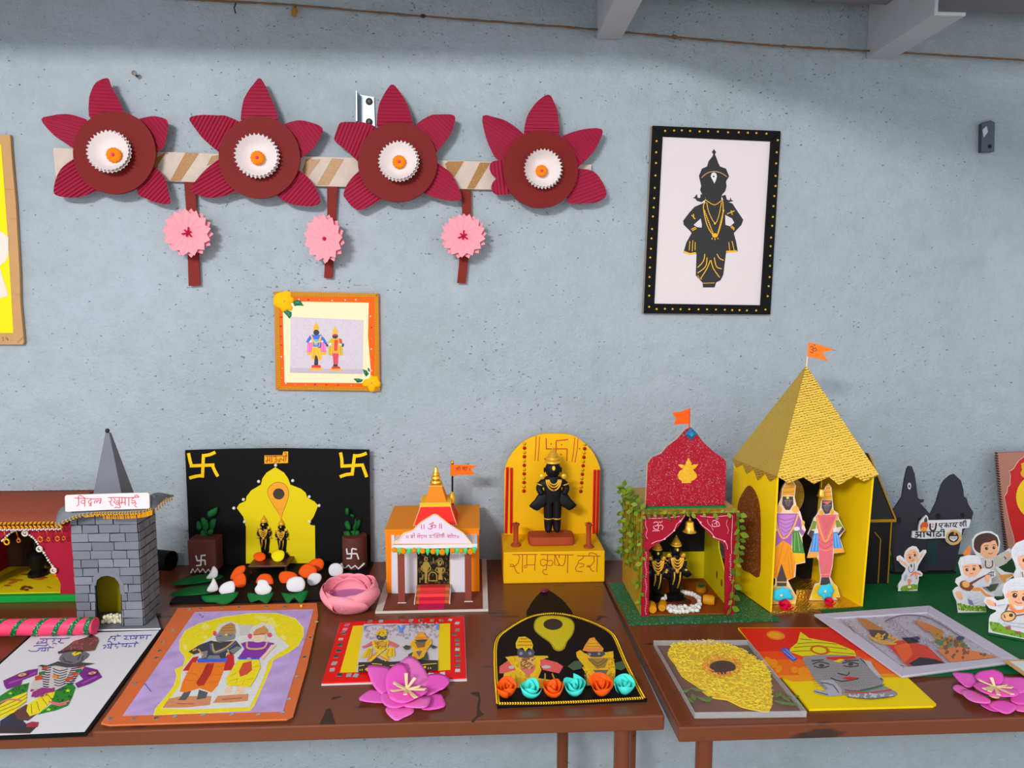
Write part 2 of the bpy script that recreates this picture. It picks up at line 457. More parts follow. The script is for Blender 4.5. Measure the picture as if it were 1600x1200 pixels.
T2 = table('long_table', 'brown painted table carrying the gold-roofed tower and the green cloth', 0.2345, 1.75, -0.574, -0.020, [(rl.x, -0.535), (rl.x, -0.13), (1.6, -0.535), (1.6, -0.13)], 0.2258)
def chip(t, z, pts):
    sheet(TP, zz(z, pts), 0.0003, 0.0003).build('paint_chip', chip_m, t)
zA = (470, 870, 0.2333)
chip(T1, zA, [(125,1120),(150,1070),(170,1020),(200,1016),(214,1060),(232,1120)])
chip(T1, zA, [(205,950),(225,935),(275,934),(250,945),(210,956)])
chip(T1, zA, [(1135,910),(1195,903),(1205,960),(1195,1020),(1225,1055),(1180,1078),(1155,1108),(1140,1106),(1180,1060),(1180,1000),(1192,940),(1150,920)])
zB = (760, 900, 0.1833)
chip(T1, zB, [(930,378),(960,335),(1040,350),(985,352),(965,375)])
chip(T1, (220,820,0.1167), [(215,640),(300,655),(330,662),(230,658)])

# ================================================================== small fixings on the wall
g = thing('angle_bracket', 'grey metal angle bracket screwed to the wall behind the flower hanging', 'bracket', WALL.p(572, 180))
z2 = (500, 100, 0.3125)
sheet(WALL, zz(z2, [(190,152),(270,165),(275,312),(195,300)]), 0.003, 0.004).build('plate', mat('zinc', (150, 160, 170), 0.4, 0.6), g)
q = zz(z2, [(190,152),(190,300)])
MB().prism([WALL.p(q[0][0], q[0][1], 0.004), WALL.p(q[0][0]+1.6, q[0][1], 0.004), WALL.p(q[1][0]+2, q[1][1], 0.004), WALL.p(q[1][0], q[1][1], 0.004)], (0, -0.022, 0)).build('flange', MATS['zinc'], g)
for p in ((246,188),(246,290)):
    x, y = zz(z2, [p])[0]; c = WALL.p(x, y, 0.004)
    MB().lathe([(0.0065, 0), (0.006, 0.0025), (0.003, 0.004), (0.0, 0.004)], c, 10, (0, -1, 0)).build('screw', mat('rusty_screw', (70, 62, 60), 0.5, 0.5), g)
z = (850, 0, 0.46875)
g = thing('wall_clip', 'dark grey metal clip fixed alone on the bare wall', 'clip', WALL.p(1543, 236))
sheet(WALL, zz(z, [(1460,412),(1490,400),(1504,408),(1502,505),(1458,507)]), 0.009, 0.010).build('clip_plate', mat('dark_zinc', (78, 84, 92), 0.45, 0.5, var=0.2, vscale=120), g, bevel=0.001)
sheet(WALL, zz(z, [(1462,432),(1476,420),(1480,440),(1466,458)]), 0.0006, 0.0106).build('paint_splash', mat('white_splash', (190, 196, 200), 0.6), g)
c = WALL.p(*zz(z, [(1486,488)])[0], 0.010); MB().lathe([(0.004, 0), (0.0, 0.001)], c, 10, (0,-1,0)).build('hole', mat('black_hole', (22, 22, 24), 0.8), g)
c = WALL.p(214, 119); mb = MB().tube([c, c+V((0.002, -0.014, 0.001))], 0.0022, 8)
mb.lathe([(0.0045, 0), (0.0045, 0.0015), (0, 0.0018)], c+V((0.002,-0.014,0.001)), 10, (0,-1,0))
mb.build('nail', mat('old_nail', (96, 92, 84), 0.5, 0.6), None, 'old nail head sticking out of the wall above the flowers', 'nail')
# twine strung across the top of the wall
tw = thing('twine', 'thin brown jute twine strung across the top of the wall', 'string', WALL.p(800, 40))
pts = [(270,-3),(330,1),(460,8),(620,22),(800,36),(930,46),(1055,58),(1225,72),(1400,82),(1600,94),(1760,102)]
P3 = [Vert(-0.012).p(x, y) for x, y in smooth(pts, False, 6)]
P3 = [Vert(-0.012).p(120,-14)] + P3
dense = []
for a, b in zip(P3[:-1], P3[1:]):
    for k in range(3): dense.append(a.lerp(b, k/3) + V((random.uniform(-1,1), random.uniform(-1,1), random.uniform(-1,1)))*0.0004)
MB().tube(dense, [0.0016+random.uniform(-0.0003,0.0004) for _ in dense], 6).build('strand', mat('jute', (112, 84, 62), 0.9, bump=0.6, bscale=600), tw, sm=True)
for (x, y, r) in ((1055,58,0.0035),(1225,72,0.0028),(1052,57,0.0025),(661,25,0.0033)):
    c = Vert(-0.012).p(x, y); MB().ball(c, r, 8, 6, (1.6,1,1)).build('knot', MATS['jute'] if x > 700 else mat('dark_knot', (52,48,46), 0.8), tw, sm=True)
zt_ = (0, 0, 0.53125); pl = Vert(-0.012)
c = pl.p(*zz(zt_, [(868,14)])[0])
for k in range(4):
    e = pl.p(*zz(zt_, [(856+k*6, 58-abs(k-2)*5)])[0]) + V((0,-0.002*k,0))
    w = (e-c).cross(V((0,1,0))).normalized()*0.004; m_ = (c+e)/2
    MB().dome([c, m_+w, e, m_-w], (0,-1,0), 0.002, 0.0006, 2).build('dry_petal', mat('dry_marigold', (150, 108, 52), 0.8), tw, sm=True)
MB().tube([pl.p(369,3), pl.p(366,12), pl.p(368,21)], 0.0012, 6).build('wire_hook', MATS['dark_knot'], tw)
# ================================================================== paper flower hanging on the wall
Z1 = (40, 100, 0.3125); Z2 = (500, 100, 0.3125)
hang = thing('flower_hanging', 'cardboard band with four maroon flowers and three pink rosettes hung on the wall', 'wall hanging', WALL.p(500, 290))
card_w = mat('white_washed_card', (206, 190, 178), 0.8, var=0.18, vscale=70)
band = [(83,231),(240,237),(500,245),(769,253),(924,257),(924,299),(759,296),(500,291),(259,283),(87,275)]
bo = sheet(WALL, band, 0.008, 0.010).build('band', card_w, hang)
tape_m = mat('glitter_tape', (150,108,62), 0.45, var=0.25, vscale=300, glitter=0.15)
for dx, qs in ((0, ([(650,470),(700,442),(662,505),(648,560)], [(722,585),(775,585),(868,446),(800,442)], [(905,510),(930,460),(962,455),(962,480)],
          [(1385,530),(1402,475),(1475,478),(1400,580)], [(1455,606),(1515,606),(1592,476),(1532,472)])),
         (1472, ([(640,540),(625,500),(640,487),(720,487),(672,565)], [(735,622),(772,624),(852,494),(800,492)]))):
    for q in qs: sheet(WALL, zz(Z1, [(x+dx, y) for x, y in q]), 0.0002, 0.0104).build('tape_stripe', tape_m, bo)
maroon_r = mat('maroon_corrugated', (146, 40, 64), 0.62, var=0.10, vscale=60)
maroon_d = mat('maroon_disc_card', (104, 23, 21), 0.62, var=0.10, vscale=40)
liner_m = mat('cupcake_liner', (232, 222, 222), 0.75)
orange_q = mat('orange_yarn', (232, 130, 22), 0.8, bump=0.8, bscale=900)
FL = [
 (Z1, (443,443,207,208), (433,450,99), (447,458,35), [
  ([(318,262),(316,190),(330,130),(355,90),(410,70),(430,115),(470,190),(510,235),(518,280)], 3),
  ([(78,277),(130,258),(190,250),(250,258),(300,275),(250,425),(190,390),(130,345)], 14),
  ([(245,465),(190,510),(155,565),(140,625),(150,655),(210,667),(290,660),(385,630),(330,520)], -33),
  ([(640,505),(655,505),(690,560),(712,630),(722,697),(660,695),(600,672),(560,645),(580,560)], -46),
  ([(545,275),(620,262),(680,268),(712,290),(705,360),(690,415),(655,460),(600,400)], 52)]),
 (Z1, (1168,467,204,206), (1164,467,102), (1163,472,33), [
  ([(1077,280),(1085,200),(1110,140),(1140,100),(1170,70),(1200,110),(1230,180),(1255,240),(1268,300)], 1),
  ([(818,270),(880,255),(960,257),(1010,262),(1070,290),(970,440),(900,385),(850,325)], -62),
  ([(970,465),(920,510),(870,560),(830,610),(828,635),(880,662),(960,667),(1075,640),(1040,540)], -30),
  ([(1360,520),(1372,525),(1410,565),(1450,620),(1475,685),(1440,710),(1370,708),(1300,690),(1260,665),(1300,580)], -48),
  ([(1280,298),(1350,283),(1420,290),(1485,320),(1470,370),(1430,430),(1375,480),(1310,400)], 52)]),
 (Z2, (388,490,199,200), (400,497,97), (397,492,32), [
  ([(284,310),(290,230),(310,170),(340,120),(365,102),(400,140),(435,200),(455,260),(464,310)], 1),
  ([(103,293),(170,290),(240,297),(275,318),(195,495),(130,430),(72,382),(85,330)], -68),
  ([(195,530),(150,580),(118,645),(125,670),(170,722),(220,725),(315,685),(280,600)], -35),
  ([(590,485),(600,490),(640,530),(680,590),(707,675),(620,680),(520,658),(540,580)], 32),
  ([(470,300),(540,262),(600,252),(672,258),(668,310),(640,370),(580,458),(510,390)], 45)]),
 (Z2, (1103,526,188,194), (1112,529,92), (1107,537,29), [
  ([(1019,360),(1030,280),(1060,220),(1100,175),(1145,153),(1170,190),(1190,260),(1198,355)], 1),
  ([(813,260),(880,268),(950,295),(1020,352),(940,450),(890,480),(850,420),(825,350)], 32),
  ([(930,480),(870,485),(848,510),(855,545),(885,572),(930,570)], 84),
  ([(930,572),(885,572),(858,605),(860,635),(890,655),(950,657)], 84),
  ([(1285,530),(1350,530),(1400,570),(1433,650),(1390,690),(1310,698),(1240,690),(1260,600)], -20),
  ([(1210,350),(1300,330),(1409,325),(1395,390),(1350,460),(1290,525),(1240,430)], 52)]),
]
for (z, (cx, cy, rx, ry), (lx, ly, lr), (ox, oy, orr), pets) in FL:
    disc = sheet(WALL, zz(z, [(cx+rx*math.cos(t), cy+ry*math.sin(t)) for t in [2*math.pi*i/48 for i in range(48)]]), 0.006, 0.036).build('flower_disc', maroon_d, hang)
    for pts, ang in pets:
        pts = [(cx+(x-cx)*0.86, cy+(y-cy)*0.86) if math.hypot((x-cx)/rx, (y-cy)/ry) < 1.10 else (x, y) for x, y in pts]
        pp_ = smooth(zz(z, pts), True, 3)
        corrugated(pp_, ang, 5.6, WALL, 0.0016, 0.0275).build('petal', maroon_r, disc, sm='auto')
    MB().lathe([(0.012, 0), (0.012, 0.0210)], WALL.p(*zz(z, [(cx, cy)])[0], 0.009), 12, (0,-1,0)).build('spacer', card_w, disc)
    # fluted paper cups, one in the other
    c = WALL.p(*zz(z, [(lx, ly)])[0], 0.0385); R = lr*z[2]/F_PX*1.35*0.965
    tilt = V((random.uniform(-0.12,0.12), -1, random.uniform(-0.06,0.14)))
    for k, (s_, h) in enumerate(((1.0, 0.011), (0.93, 0.0155))):
        prof = [(R*s_*0.42, 0.0008+k*0.001), (R*s_*0.60, 0.002+k*0.001), (R*s_*0.8, h*0.55), (R*s_, h)]
        prof += [(R*s_*0.985, h-0.0004), (R*s_*0.785, h*0.55-0.0006), (R*s_*0.58, 0.0014+k*0.001)]
        mb = MB(); seg = 96; vs = []
        for i, (r, h_) in enumerate(prof):
            for kk in range(seg):
                a = 2*math.pi*kk/seg; am = 0.06*max(0.0, (r/(R*s_)-0.42)/0.58)
                vs.append((r*(1+am*math.cos(32*a)), h_ + am*R*0.8*math.cos(32*a), a))
        q = V((0,0,1)).rotation_difference(tilt.normalized())
        pts3 = [c + q @ V((r*math.cos(a), r*math.sin(a), h_)) for r, h_, a in vs]
        n = len(prof); fs = [[i*seg+kk, i*seg+(kk+1) % seg, (i+1)*seg+(kk+1) % seg, (i+1)*seg+kk] for i in range(n-1) for kk in range(seg)] + [list(range(seg))]
        mb.add(pts3, fs).build('paper_cup', liner_m, disc, sm='auto')
    c2 = WALL.p(*zz(z, [(ox, oy)])[0], 0.0415); r2 = orr*z[2]/F_PX*1.31
    MB().lathe([(r2*0.9, 0), (r2, 0.004), (r2*0.9, 0.0075), (r2*0.45, 0.0085), (r2*0.2, 0.0075), (0, 0.0075)], c2, 40, (0,-1,0), ripple=14, amp=0.06).build('pompom', orange_q, disc, sm=True)
    MB().ball(c2+V((0,-0.0085,0)), r2*0.24, 8, 6).build('bead', mat('pink_bead', (206, 62, 120), 0.3), disc, sm=True)
strip_m = mat('maroon_strip', (112, 34, 28), 0.65, var=0.1, vscale=60)
pink_m = mat('pink_paper', (242, 158, 170), 0.7)
def rosette(z, cx, cy, rx, ry, style, tilt):
    base = WALL.p(*zz(z, [(cx, cy)])[0], 0.020); px = z[2]/F_PX*1.325
    q = V((0,0,1)).rotation_difference(V(tilt).normalized()); first = None
    for layer in range(2):
        n = 13; vs = []; off = layer*0.007; ph = layer*0.2
        c0 = base + q @ V((0,0,0.004+off))
        for i in range(2*n):
            a = math.pi*i/n + ph; k = 1.0 if i % 2 == 0 else 0.80
            vs.append(base + q @ V((rx*px*k*math.cos(a)*(1-0.03*layer), ry*px*k*math.sin(a)*(1-0.03*layer), off + 0.010 + (0.0009 if i % 2 == 0 else -0.0009))))
        for i in range(2*n):
            a = math.pi*i/n + ph
            vs.append(base + q @ V((rx*px*0.45*math.cos(a), ry*px*0.45*math.sin(a), off + 0.006 + (0.0009 if i % 2 == 0 else -0.0009))))
        fs = [[i, (i+1) % (2*n), 2*n+(i+1) % (2*n), 2*n+i] for i in range(2*n)] + [[2*n+i, 2*n+(i+1) % (2*n), 4*n] for i in range(2*n)]
        mb = MB().add(vs+[c0], fs)
        o = mb.build('rosette' if layer == 0 else 'upper_layer', pink_m, hang if layer == 0 else first)
        o.modifiers.new('s', 'SOLIDIFY').thickness = 0.0007
        if layer == 0: first = o
    red = mat('red_stamen', (160, 24, 52), 0.5); c = base + q @ V((0,0,0.0128))
    if style == 'dot': MB().ball(c, 0.0036, 10, 6, (1,0.5,1)).build('centre', red, first, sm=True)
    else:
        mb = MB()
        for i in range(6):
            a = 2*math.pi*i/6 + 0.3; L = 0.010 if i % 2 else 0.007
            mb.tube([c, c + q @ V((L*math.cos(a), L*math.sin(a), 0.004))], [0.0016, 0.0013], 6)
        mb.build('centre', red, first)
def strip(z, pts): return sheet(WALL, zz(z, pts), 0.003, 0.0095).build('hanging_strip', strip_m, hang)
strip(Z1, [(792,582),(848,586),(856,740),(872,1108),(815,1110),(803,740)])
strip(Z2, [(35,612),(88,614),(80,760),(62,1071),(20,1070),(36,760)])
strip(Z2, [(705,628),(756,630),(757,770),(742,975),(728,1097),(685,1095),(697,975),(712,770)])
rosette(Z1, 825, 850, 118, 118, 'star', (0.03,-1,0.05))
rosette(Z2, 40, 878, 108, 122, 'dot', (-0.35,-1,0.05))
rosette(Z2, 722, 868, 115, 112, 'star', (-0.12,-1,0.12))

# ================================================================== cardboard poster cut by the picture's edge
z = (0, 180, 0.3164)
pb = thing('cardboard_poster', 'yellow paper poster on brown corrugated cardboard at the end of the wall', 'poster', WALL.p(-80, 540))
cardb = mat('brown_cardboard', (176, 138, 100), 0.85, var=0.08, vscale=50)
sheet(WALL, zz(z, [(-560,80),(50,97),(55,180),(78,440),(97,790),(100,920),(118,1120),(112,1133),(-560,1133)]), 0.006, 0.008).build('board', cardb, pb)
sheet(WALL, zz(z, [(-500,130),(5,146),(22,370),(40,620),(66,1075),(-500,1080)]), 0.0004, 0.0085).build('yellow_sheet', mat('yellow_sheet', (246, 222, 8), 0.6), pb)
cream_pc = mat('cream_piece', (236,224,212), 0.7)
for q in ([(-120,600),(0,572),(22,585),(42,605),(41,690),(30,718),(2,742),(-120,760)], [(-120,770),(3,762),(12,800),(30,850),(39,892),(0,905),(-120,930)]):
    sheet(WALL, zz(z, q), 0.0003, 0.0089).build('cream_piece', cream_pc, pb)
A = Art(WALL, z, 0.009)
A.c(170,130,92).st([(24,365),(62,367)], 3).st([(45,510),(80,512)], 2).st([(55,882),(98,886)], 3).st([(85,1122),(116,1092)], 3)
A.build('card_creases', pb)
A = Art(WALL, z, 0.0082)
A.c(40,36,34).sts([[(8,1098),(18,1096),(12,1103),(20,1108),(10,1114)], [(30,1094),(28,1106),(42,1106)], [(37,1098),(38,1114)], [(54,1112),(57,1114)]], 2.4)
A.build('pencil_marks', pb)

# ================================================================== small orange-bordered picture
z = (400, 440, 0.15839)
fr = thing('orange_picture', 'small picture with orange border, gold braid and yellow felt flowers on the wall', 'picture', WALL.p(512, 610))
sheet(WALL, zz(z, [(180,98),(1208,118),(1222,1080),(195,1068)]), 0.006, 0.008).build('board', mat('orange_card', (226, 96, 28), 0.65), fr)
sheet(WALL, zz(z, [(262,195),(1112,208),(1105,540),(1132,870),(1128,1002),(282,996)]), 0.0005, 0.0087).build('cream_sheet', mat('cream_sheet', (246, 228, 192), 0.7), fr)
A = Art(WALL, z, 0.0089)
A.c(202,192,202).poly([(342,347),(1060,380),(1052,912),(335,900)])
A.c(186,176,188).poly([(336,850),(1053,868),(1052,912),(335,900)])
q = (460, 480, 0.1); A.z = q
def idol_pair(A):
    A.c(226,160,70).poly([(245,945),(440,945),(440,990),(245,985)]).poly([(555,955),(740,955),(740,1000),(555,998)])
    A.c(196,44,44).poly([(272,905),(408,905),(415,948),(268,945)]).poly([(585,925),(710,925),(715,962),(580,962)])
    A.c(30,26,30).poly([(318,750),(370,750),(372,908),(308,908)]).poly([(612,880),(672,880),(680,928),(605,928)])
    A.c(214,92,150).poly([(205,555),(285,548),(280,715),(195,712)]).poly([(408,550),(480,548),(500,710),(400,715)])
    A.c(232,150,190).sts([[(225,570),(215,700)],[(255,565),(250,700)],[(435,560),(430,690)],[(465,565),(475,695)]], 10)
    A.c(214,160,30).poly([(195,700),(282,706),(275,745),(200,745)]).poly([(402,705),(500,700),(495,748),(405,742)])
    A.c(226,176,30).poly([(280,612),(400,612),(432,815),(380,842),(352,760),(330,745),(300,832),(258,800)])
    A.c(190,130,20).sts([[(330,640),(300,800)],[(350,640),(400,820)],[(310,640),(280,790)]], 8)
    A.c(50,90,190).poly([(262,430),(420,430),(420,620),(285,615)]).poly([(240,440),(275,480),(215,560),(180,545)]).poly([(420,440),(470,490),(515,570),(480,585),(420,500)])
    A.c(70,50,150).poly([(400,500),(425,505),(410,635),(370,640)])
    A.c(90,160,220).poly([(300,500),(375,500),(360,600),(310,600)])
    A.c(222,168,64).st([(265,440),(290,520),(330,560),(380,540),(415,450)], 26).st([(270,450),(290,600)], 12).st([(420,450),(385,620)], 12)
    A.c(26,22,28).ell(342,395,46,44).poly([(490,560),(530,590),(520,625),(495,605)])
    A.c(226,170,34).poly([(295,370),(300,300),(325,260),(338,225),(352,262),(378,300),(382,365),(340,345)])
    A.c(180,110,20).sts([[(300,320),(378,318)],[(315,280),(365,280)]], 6)
    A.c(196,166,30).poly([(530,605),(600,600),(590,755),(530,752)]).poly([(690,600),(748,600),(760,755),(690,755)])
    A.c(150,120,20).sts([[(555,615),(555,745)],[(720,615),(730,745)]], 8)
    A.c(202,62,90).poly([(592,710),(692,710),(680,890),(612,890)])
    A.c(170,40,50).sts([[(640,730),(630,880)],[(620,730),(618,880)],[(665,730),(662,870)]], 7)
    A.c(214,150,30).poly([(575,480),(700,480),(692,720),(600,720)])
    A.c(196,50,40).poly([(625,510),(680,510),(670,680),(620,680)]).poly([(700,490),(740,500),(745,560),(708,570)])
    A.c(176,168,40).poly([(590,480),(520,550),(530,575),(590,550)])
    A.c(26,22,28).poly([(740,560),(775,575),(770,610),(740,625),(745,590)]).ell(636,455,44,36)
    A.c(170,50,30).poly([(595,425),(675,425),(670,445),(600,445)])
    A.c(226,166,34).poly([(592,415),(602,350),(625,322),(632,298),(645,325),(668,355),(678,418)])
    A.c(240,240,240).ell(255,535,22,16,-30).ell(432,535,20,16).ell(560,575,20,16).ell(712,582,16,12)
idol_pair(A)
A.build('photo_print', fr)
gold_br = mat('gold_braid', (214, 160, 66), 0.4, 0.1)
for q in ([(180,98),(1208,118),(1180,155),(232,150)], [(1208,118),(1222,1080),(1172,1045),(1170,150)], [(1222,1080),(195,1068),(240,1032),(1180,1045)], [(195,1068),(180,98),(232,150),(240,1035)]):
    sheet(WALL, zz(z, q), 0.0004, 0.0086).build('braid_band', mat('braid_band', (170, 112, 40), 0.5), fr)
path = [WALL.p(*p, 0.0087) for p in zz(z, [(205,250),(215,600),(232,1050),(700,1050),(1180,1065),(1195,600),(1185,140),(800,132),(360,125)])]
braid(path, 0.0072, 0, (0,-1,0)).build('braid_trim', gold_br, fr, kind='stuff')
mb = MB()
for (x, y, c) in ((425,176,(245,240,230)),(516,178,(90,60,60)),(628,180,(236,150,120)),(752,187,(250,240,225)),(880,182,(250,240,225)),(985,180,(250,240,225)),
    (1135,235,(240,120,80)),(1130,343,(250,230,230)),(1137,452,(120,60,40)),(1140,565,(160,130,170)),(1138,665,(245,240,230)),(1140,775,(200,110,110)),(1143,878,(245,225,220)),
    (940,1024,(230,150,140)),(808,1020,(140,60,70)),(692,1018,(120,60,40)),(580,1014,(80,60,110)),(490,1018,(200,140,160)),(390,1018,(170,140,130)),(295,1005,(230,200,180)),
    (258,952,(215,130,120)),(260,855,(240,170,140)),(251,742,(245,240,230)),(250,625,(120,70,120)),(248,540,(130,80,130)),(245,440,(90,50,50)),(247,350,(110,60,30))):
    mb.col(*c).lathe([(0.0016,0),(0.0013,0.0008),(0,0.001)], WALL.p(*zz(z, [(x,y)])[0], 0.0087), 8, (0,-1,0))
mb.build('sequins', INK, fr, kind='stuff')
felt_y = mat('yellow_felt', (240, 184, 14), 0.85, bump=0.5, bscale=400); felt_g = mat('green_glitter_leaf', (8, 96, 62), 0.6, glitter=0.25)
def felt_flower(pts, c, parent, pl=WALL, off=0.0095):
    o = MB().dome([pl.p(x, y, off) for x, y in smooth(zz(z, pts), True, 3)], pl.n, 0.003, 0.0015).build('felt_flower', felt_y, parent, sm=True)
    MB().ball(pl.p(*zz(z, [c])[0], off+0.0035), 0.002, 8, 6).build('bead', mat('peach_bead', (238,176,130), 0.3), o, sm=True)
felt_flower([(175,150),(215,110),(270,100),(300,88),(345,105),(350,150),(375,165),(368,205),(340,215),(358,250),(350,285),(310,280),(265,300),(235,265),(180,235),(172,190)], (272,190), fr)
felt_flower([(1050,1000),(1075,965),(1110,960),(1135,925),(1165,935),(1200,935),(1212,975),(1228,1000),(1220,1040),(1180,1045),(1165,1085),(1120,1085),(1105,1045),(1060,1035)], (1135,997), fr)
for q in ([(362,200),(400,178),(440,190),(470,240),(420,235),(378,240)], [(270,300),(310,280),(350,300),(350,335),(330,368),(300,330)],
          [(960,958),(1010,955),(1055,968),(1040,990),(1000,998)], [(1052,865),(1090,875),(1112,910),(1085,938),(1065,905)], [(1100,845),(1118,860),(1125,890),(1105,880)]):
    MB().dome([WALL.p(x, y, 0.0095) for x, y in zz(z, q)], (0,-1,0), 0.0015, 0.0006, 2).build('leaf', felt_g, fr)

# ================================================================== black framed silhouette picture
z = (980, 170, 0.28340)
bf = thing('silhouette_picture', 'black silhouette figure on white paper in a black dotted frame on the wall', 'picture', WALL.p(1105, 490))
blackp = mat('black_card', (13, 12, 14), 0.6, spec=0.12)
sheet(WALL, zz(z, [(132,95),(846,124),(790,1134),(84,1128)]), 0.005, 0.006).build('board', mat('grey_board', (150,140,132), 0.8), bf)
sheet(WALL, zz(z, [(190,148),(796,172),(740,1088),(146,1080)]), 0.0004, 0.0066).build('white_sheet', mat('white_sheet_wall', (222, 212, 214), 0.7, var=0.04, vscale=20), bf)
for q in ([(140,92),(848,122),(790,178),(195,152)], [(848,122),(790,1134),(735,1085),(792,176)], [(790,1134),(92,1128),(150,1074),(737,1083)], [(92,1128),(140,92),(196,152),(150,1076)]):
    sheet(WALL, zz(z, q), 0.004, 0.0105).build('frame_strip', blackp, bf, bevel=0.001)
mb = MB(); gd = mat('gold_dot', (206, 160, 70), 0.4, 0.3)
def dots(pts):
    for x, y in pts: mb.lathe([(0.0021,0),(0.0017,0.0009),(0,0.0012)], WALL.p(*zz(z, [(x,y)])[0], 0.0105), 8, (0,-1,0))
dots([(209,122),(259,120),(301,119),(347,122),(399,125),(446,124),(500,126),(556,130),(615,130),(665,132),(712,134),(768,137)])
dots([(162,178),(160,240),(159,299),(156,368),(152,436),(149,493),(146,544),(142,594),(137,663),(134,715),(131,772),(127,820),(125,875),(123,928),(122,977),(121,1030),(121,1092)])
dots([(830,173),(824,240),(821,301),(818,370),(818,426),(811,481),(806,537),(803,596),(799,645),(793,710),(791,758),(788,810),(787,866),(785,928),(780,978),(774,1033),(762,1107)])
dots([(162,1104),(208,1103),(250,1104),(294,1105),(342,1105),(393,1106),(440,1106),(489,1107),(538,1108),(579,1110),(619,1110),(660,1112),(711,1112)])
mb.build('gold_dots', gd, bf, kind='stuff')
A = Art(WALL, z, 0.0069)
A.c(24,22,25)
A.poly([(478,222),(490,238),(484,252),(490,265),(503,300),(512,318),(545,330),(562,372),(552,388),(545,400),(548,430),(540,455),(522,475),(518,500),(580,522),(605,560),(640,612),(630,640),(588,685),(600,730),(610,785),(545,795),(538,850),(530,915),(515,945),(490,958),(482,985),(418,985),(415,958),(392,935),(378,918),(382,800),(310,795),(325,740),(355,685),(345,672),(312,640),(308,618),(340,575),(372,540),(430,515),(432,490),(412,470),(402,448),(408,425),(402,400),(395,370),(412,330),(440,318),(448,290),(470,262),(474,250),(467,238)])
A.poly([(405,470),(428,478),(432,500),(410,515),(385,508),(375,495),(362,492),(372,486),(385,470),(388,490),(402,492)], 0).poly([(520,480),(542,474),(550,500),(565,505),(570,488),(574,502),(586,508),(565,514),(535,515)])
A.c(222,212,214).poly([(366,640),(405,605),(412,640),(410,655),(385,652)]).poly([(540,585),(578,605),(590,628),(568,648),(542,640)])
g_ = (222,166,54)
A.c(*g_).st([(430,515),(420,545),(440,640),(478,700),(500,690),(525,600),(528,520),(520,505)], 5, 3)
A.st([(438,515),(450,570),(484,630),(505,590),(520,515)], 4, 3).st([(430,500),(480,530),(520,505)], 4, 3)
for i in range(14): A.ell(425+i*3.6, 560+i*9.5, 4)
for i in range(14): A.ell(532-i*2.4, 560+i*9.5, 4)
A.ell(484,698,16,12).sts([[(470,712),(466,720)],[(484,714),(484,724)],[(498,712),(502,718)]], 5).ell(484,632,6)
A.sts([[(355,585),(375,608)],[(365,580),(368,605)],[(550,580),(592,562)],[(572,560),(580,585)],[(352,665),(378,652)],[(358,672),(382,660)],[(570,650),(590,668)],[(575,645),(592,660)]], 5)
A.sts([[(312,788),(345,800),(380,795)],[(545,788),(605,785)]], 10)
A.sts([[(345,730),(342,780)],[(362,725),(358,785)],[(375,735),(374,780)],[(560,735),(565,780)],[(578,730),(590,780)]], 4)
A.sts([[(428,800),(420,840),(388,875)],[(440,820),(432,870),(388,905)],[(458,835),(440,880),(405,935)],[(462,835),(475,880),(510,930)],[(480,820),(492,870),(520,882)],[(495,800),(510,825),(532,835)]], 5, 3)
A.c(190,150,90).sts([[(410,380),(440,355),(480,345),(520,355),(550,375)]], 4, 3).st([(388,918),(400,940),(412,938)], 4).st([(418,962),(482,960)], 4)
A.c(240,236,236).poly([(460,372),(466,355),(478,350),(490,356),(495,372),(490,392),(480,412),(472,395)])
A.c(20,20,20).ell(477,373,5)
A.build('drawing', bf)
# ================================================================== shared makers
def skin_mesh(name, verts, edges, radii, m, sub=1):
    me = bpy.data.meshes.new(name+'_skel'); me.from_pydata(verts, edges, [])
    ob = bpy.data.objects.new(name+'_skel', me); COL.objects.link(ob)
    md = ob.modifiers.new('skin', 'SKIN'); sv = me.skin_vertices[0].data
    for i, r in enumerate(radii): sv[i].radius = (r, r) if not isinstance(r, tuple) else r
    sv[0].use_root = True
    sb = ob.modifiers.new('sub', 'SUBSURF'); sb.levels = sub; sb.render_levels = sub
    dg = bpy.context.evaluated_depsgraph_get()
    out = bpy.data.meshes.new_from_object(ob.evaluated_get(dg)); out.name = name
    bpy.data.objects.remove(ob); bpy.data.meshes.remove(me)
    out.materials.clear(); out.materials.append(m)
    for p in out.polygons: p.use_smooth = True
    return out
clay = mat('black_clay', (17, 16, 18), 0.55, bump=0.25, bscale=60)
resin = mat('black_resin', (14, 13, 14), 0.35)
gold_p = mat('gold_paint', (206, 162, 72), 0.38, 0.35)
gold_m = mat('gold_metal', (224, 176, 84), 0.25, 0.85)
white_p = mat('white_paper', (232, 230, 234), 0.7)
SK_V = [(0,0,0.45),(0,0,0.54),(0,0,0.61),(0,0,0.66),(0,0,0.70),
        (0.046,0,0.41),(0.047,-0.004,0.24),(0.047,0,0.07),(0.05,-0.045,0.025),
        (-0.046,0,0.41),(-0.047,-0.004,0.24),(-0.047,0,0.07),(-0.05,-0.045,0.025),
        (0.112,0,0.612),(0.165,0.005,0.53),(0.112,-0.05,0.46),(-0.112,0,0.612),(-0.165,0.005,0.53),(-0.112,-0.05,0.46)]
SK_E = [(0,1),(1,2),(2,3),(3,4),(0,5),(5,6),(6,7),(7,8),(0,9),(9,10),(10,11),(11,12),(2,13),(13,14),(14,15),(2,16),(16,17),(17,18)]
SK_R = [0.105,0.095,0.100,0.055,0.05, 0.066,0.058,0.05,0.034, 0.066,0.058,0.05,0.034, 0.054,0.046,0.036,0.054,0.046,0.036]
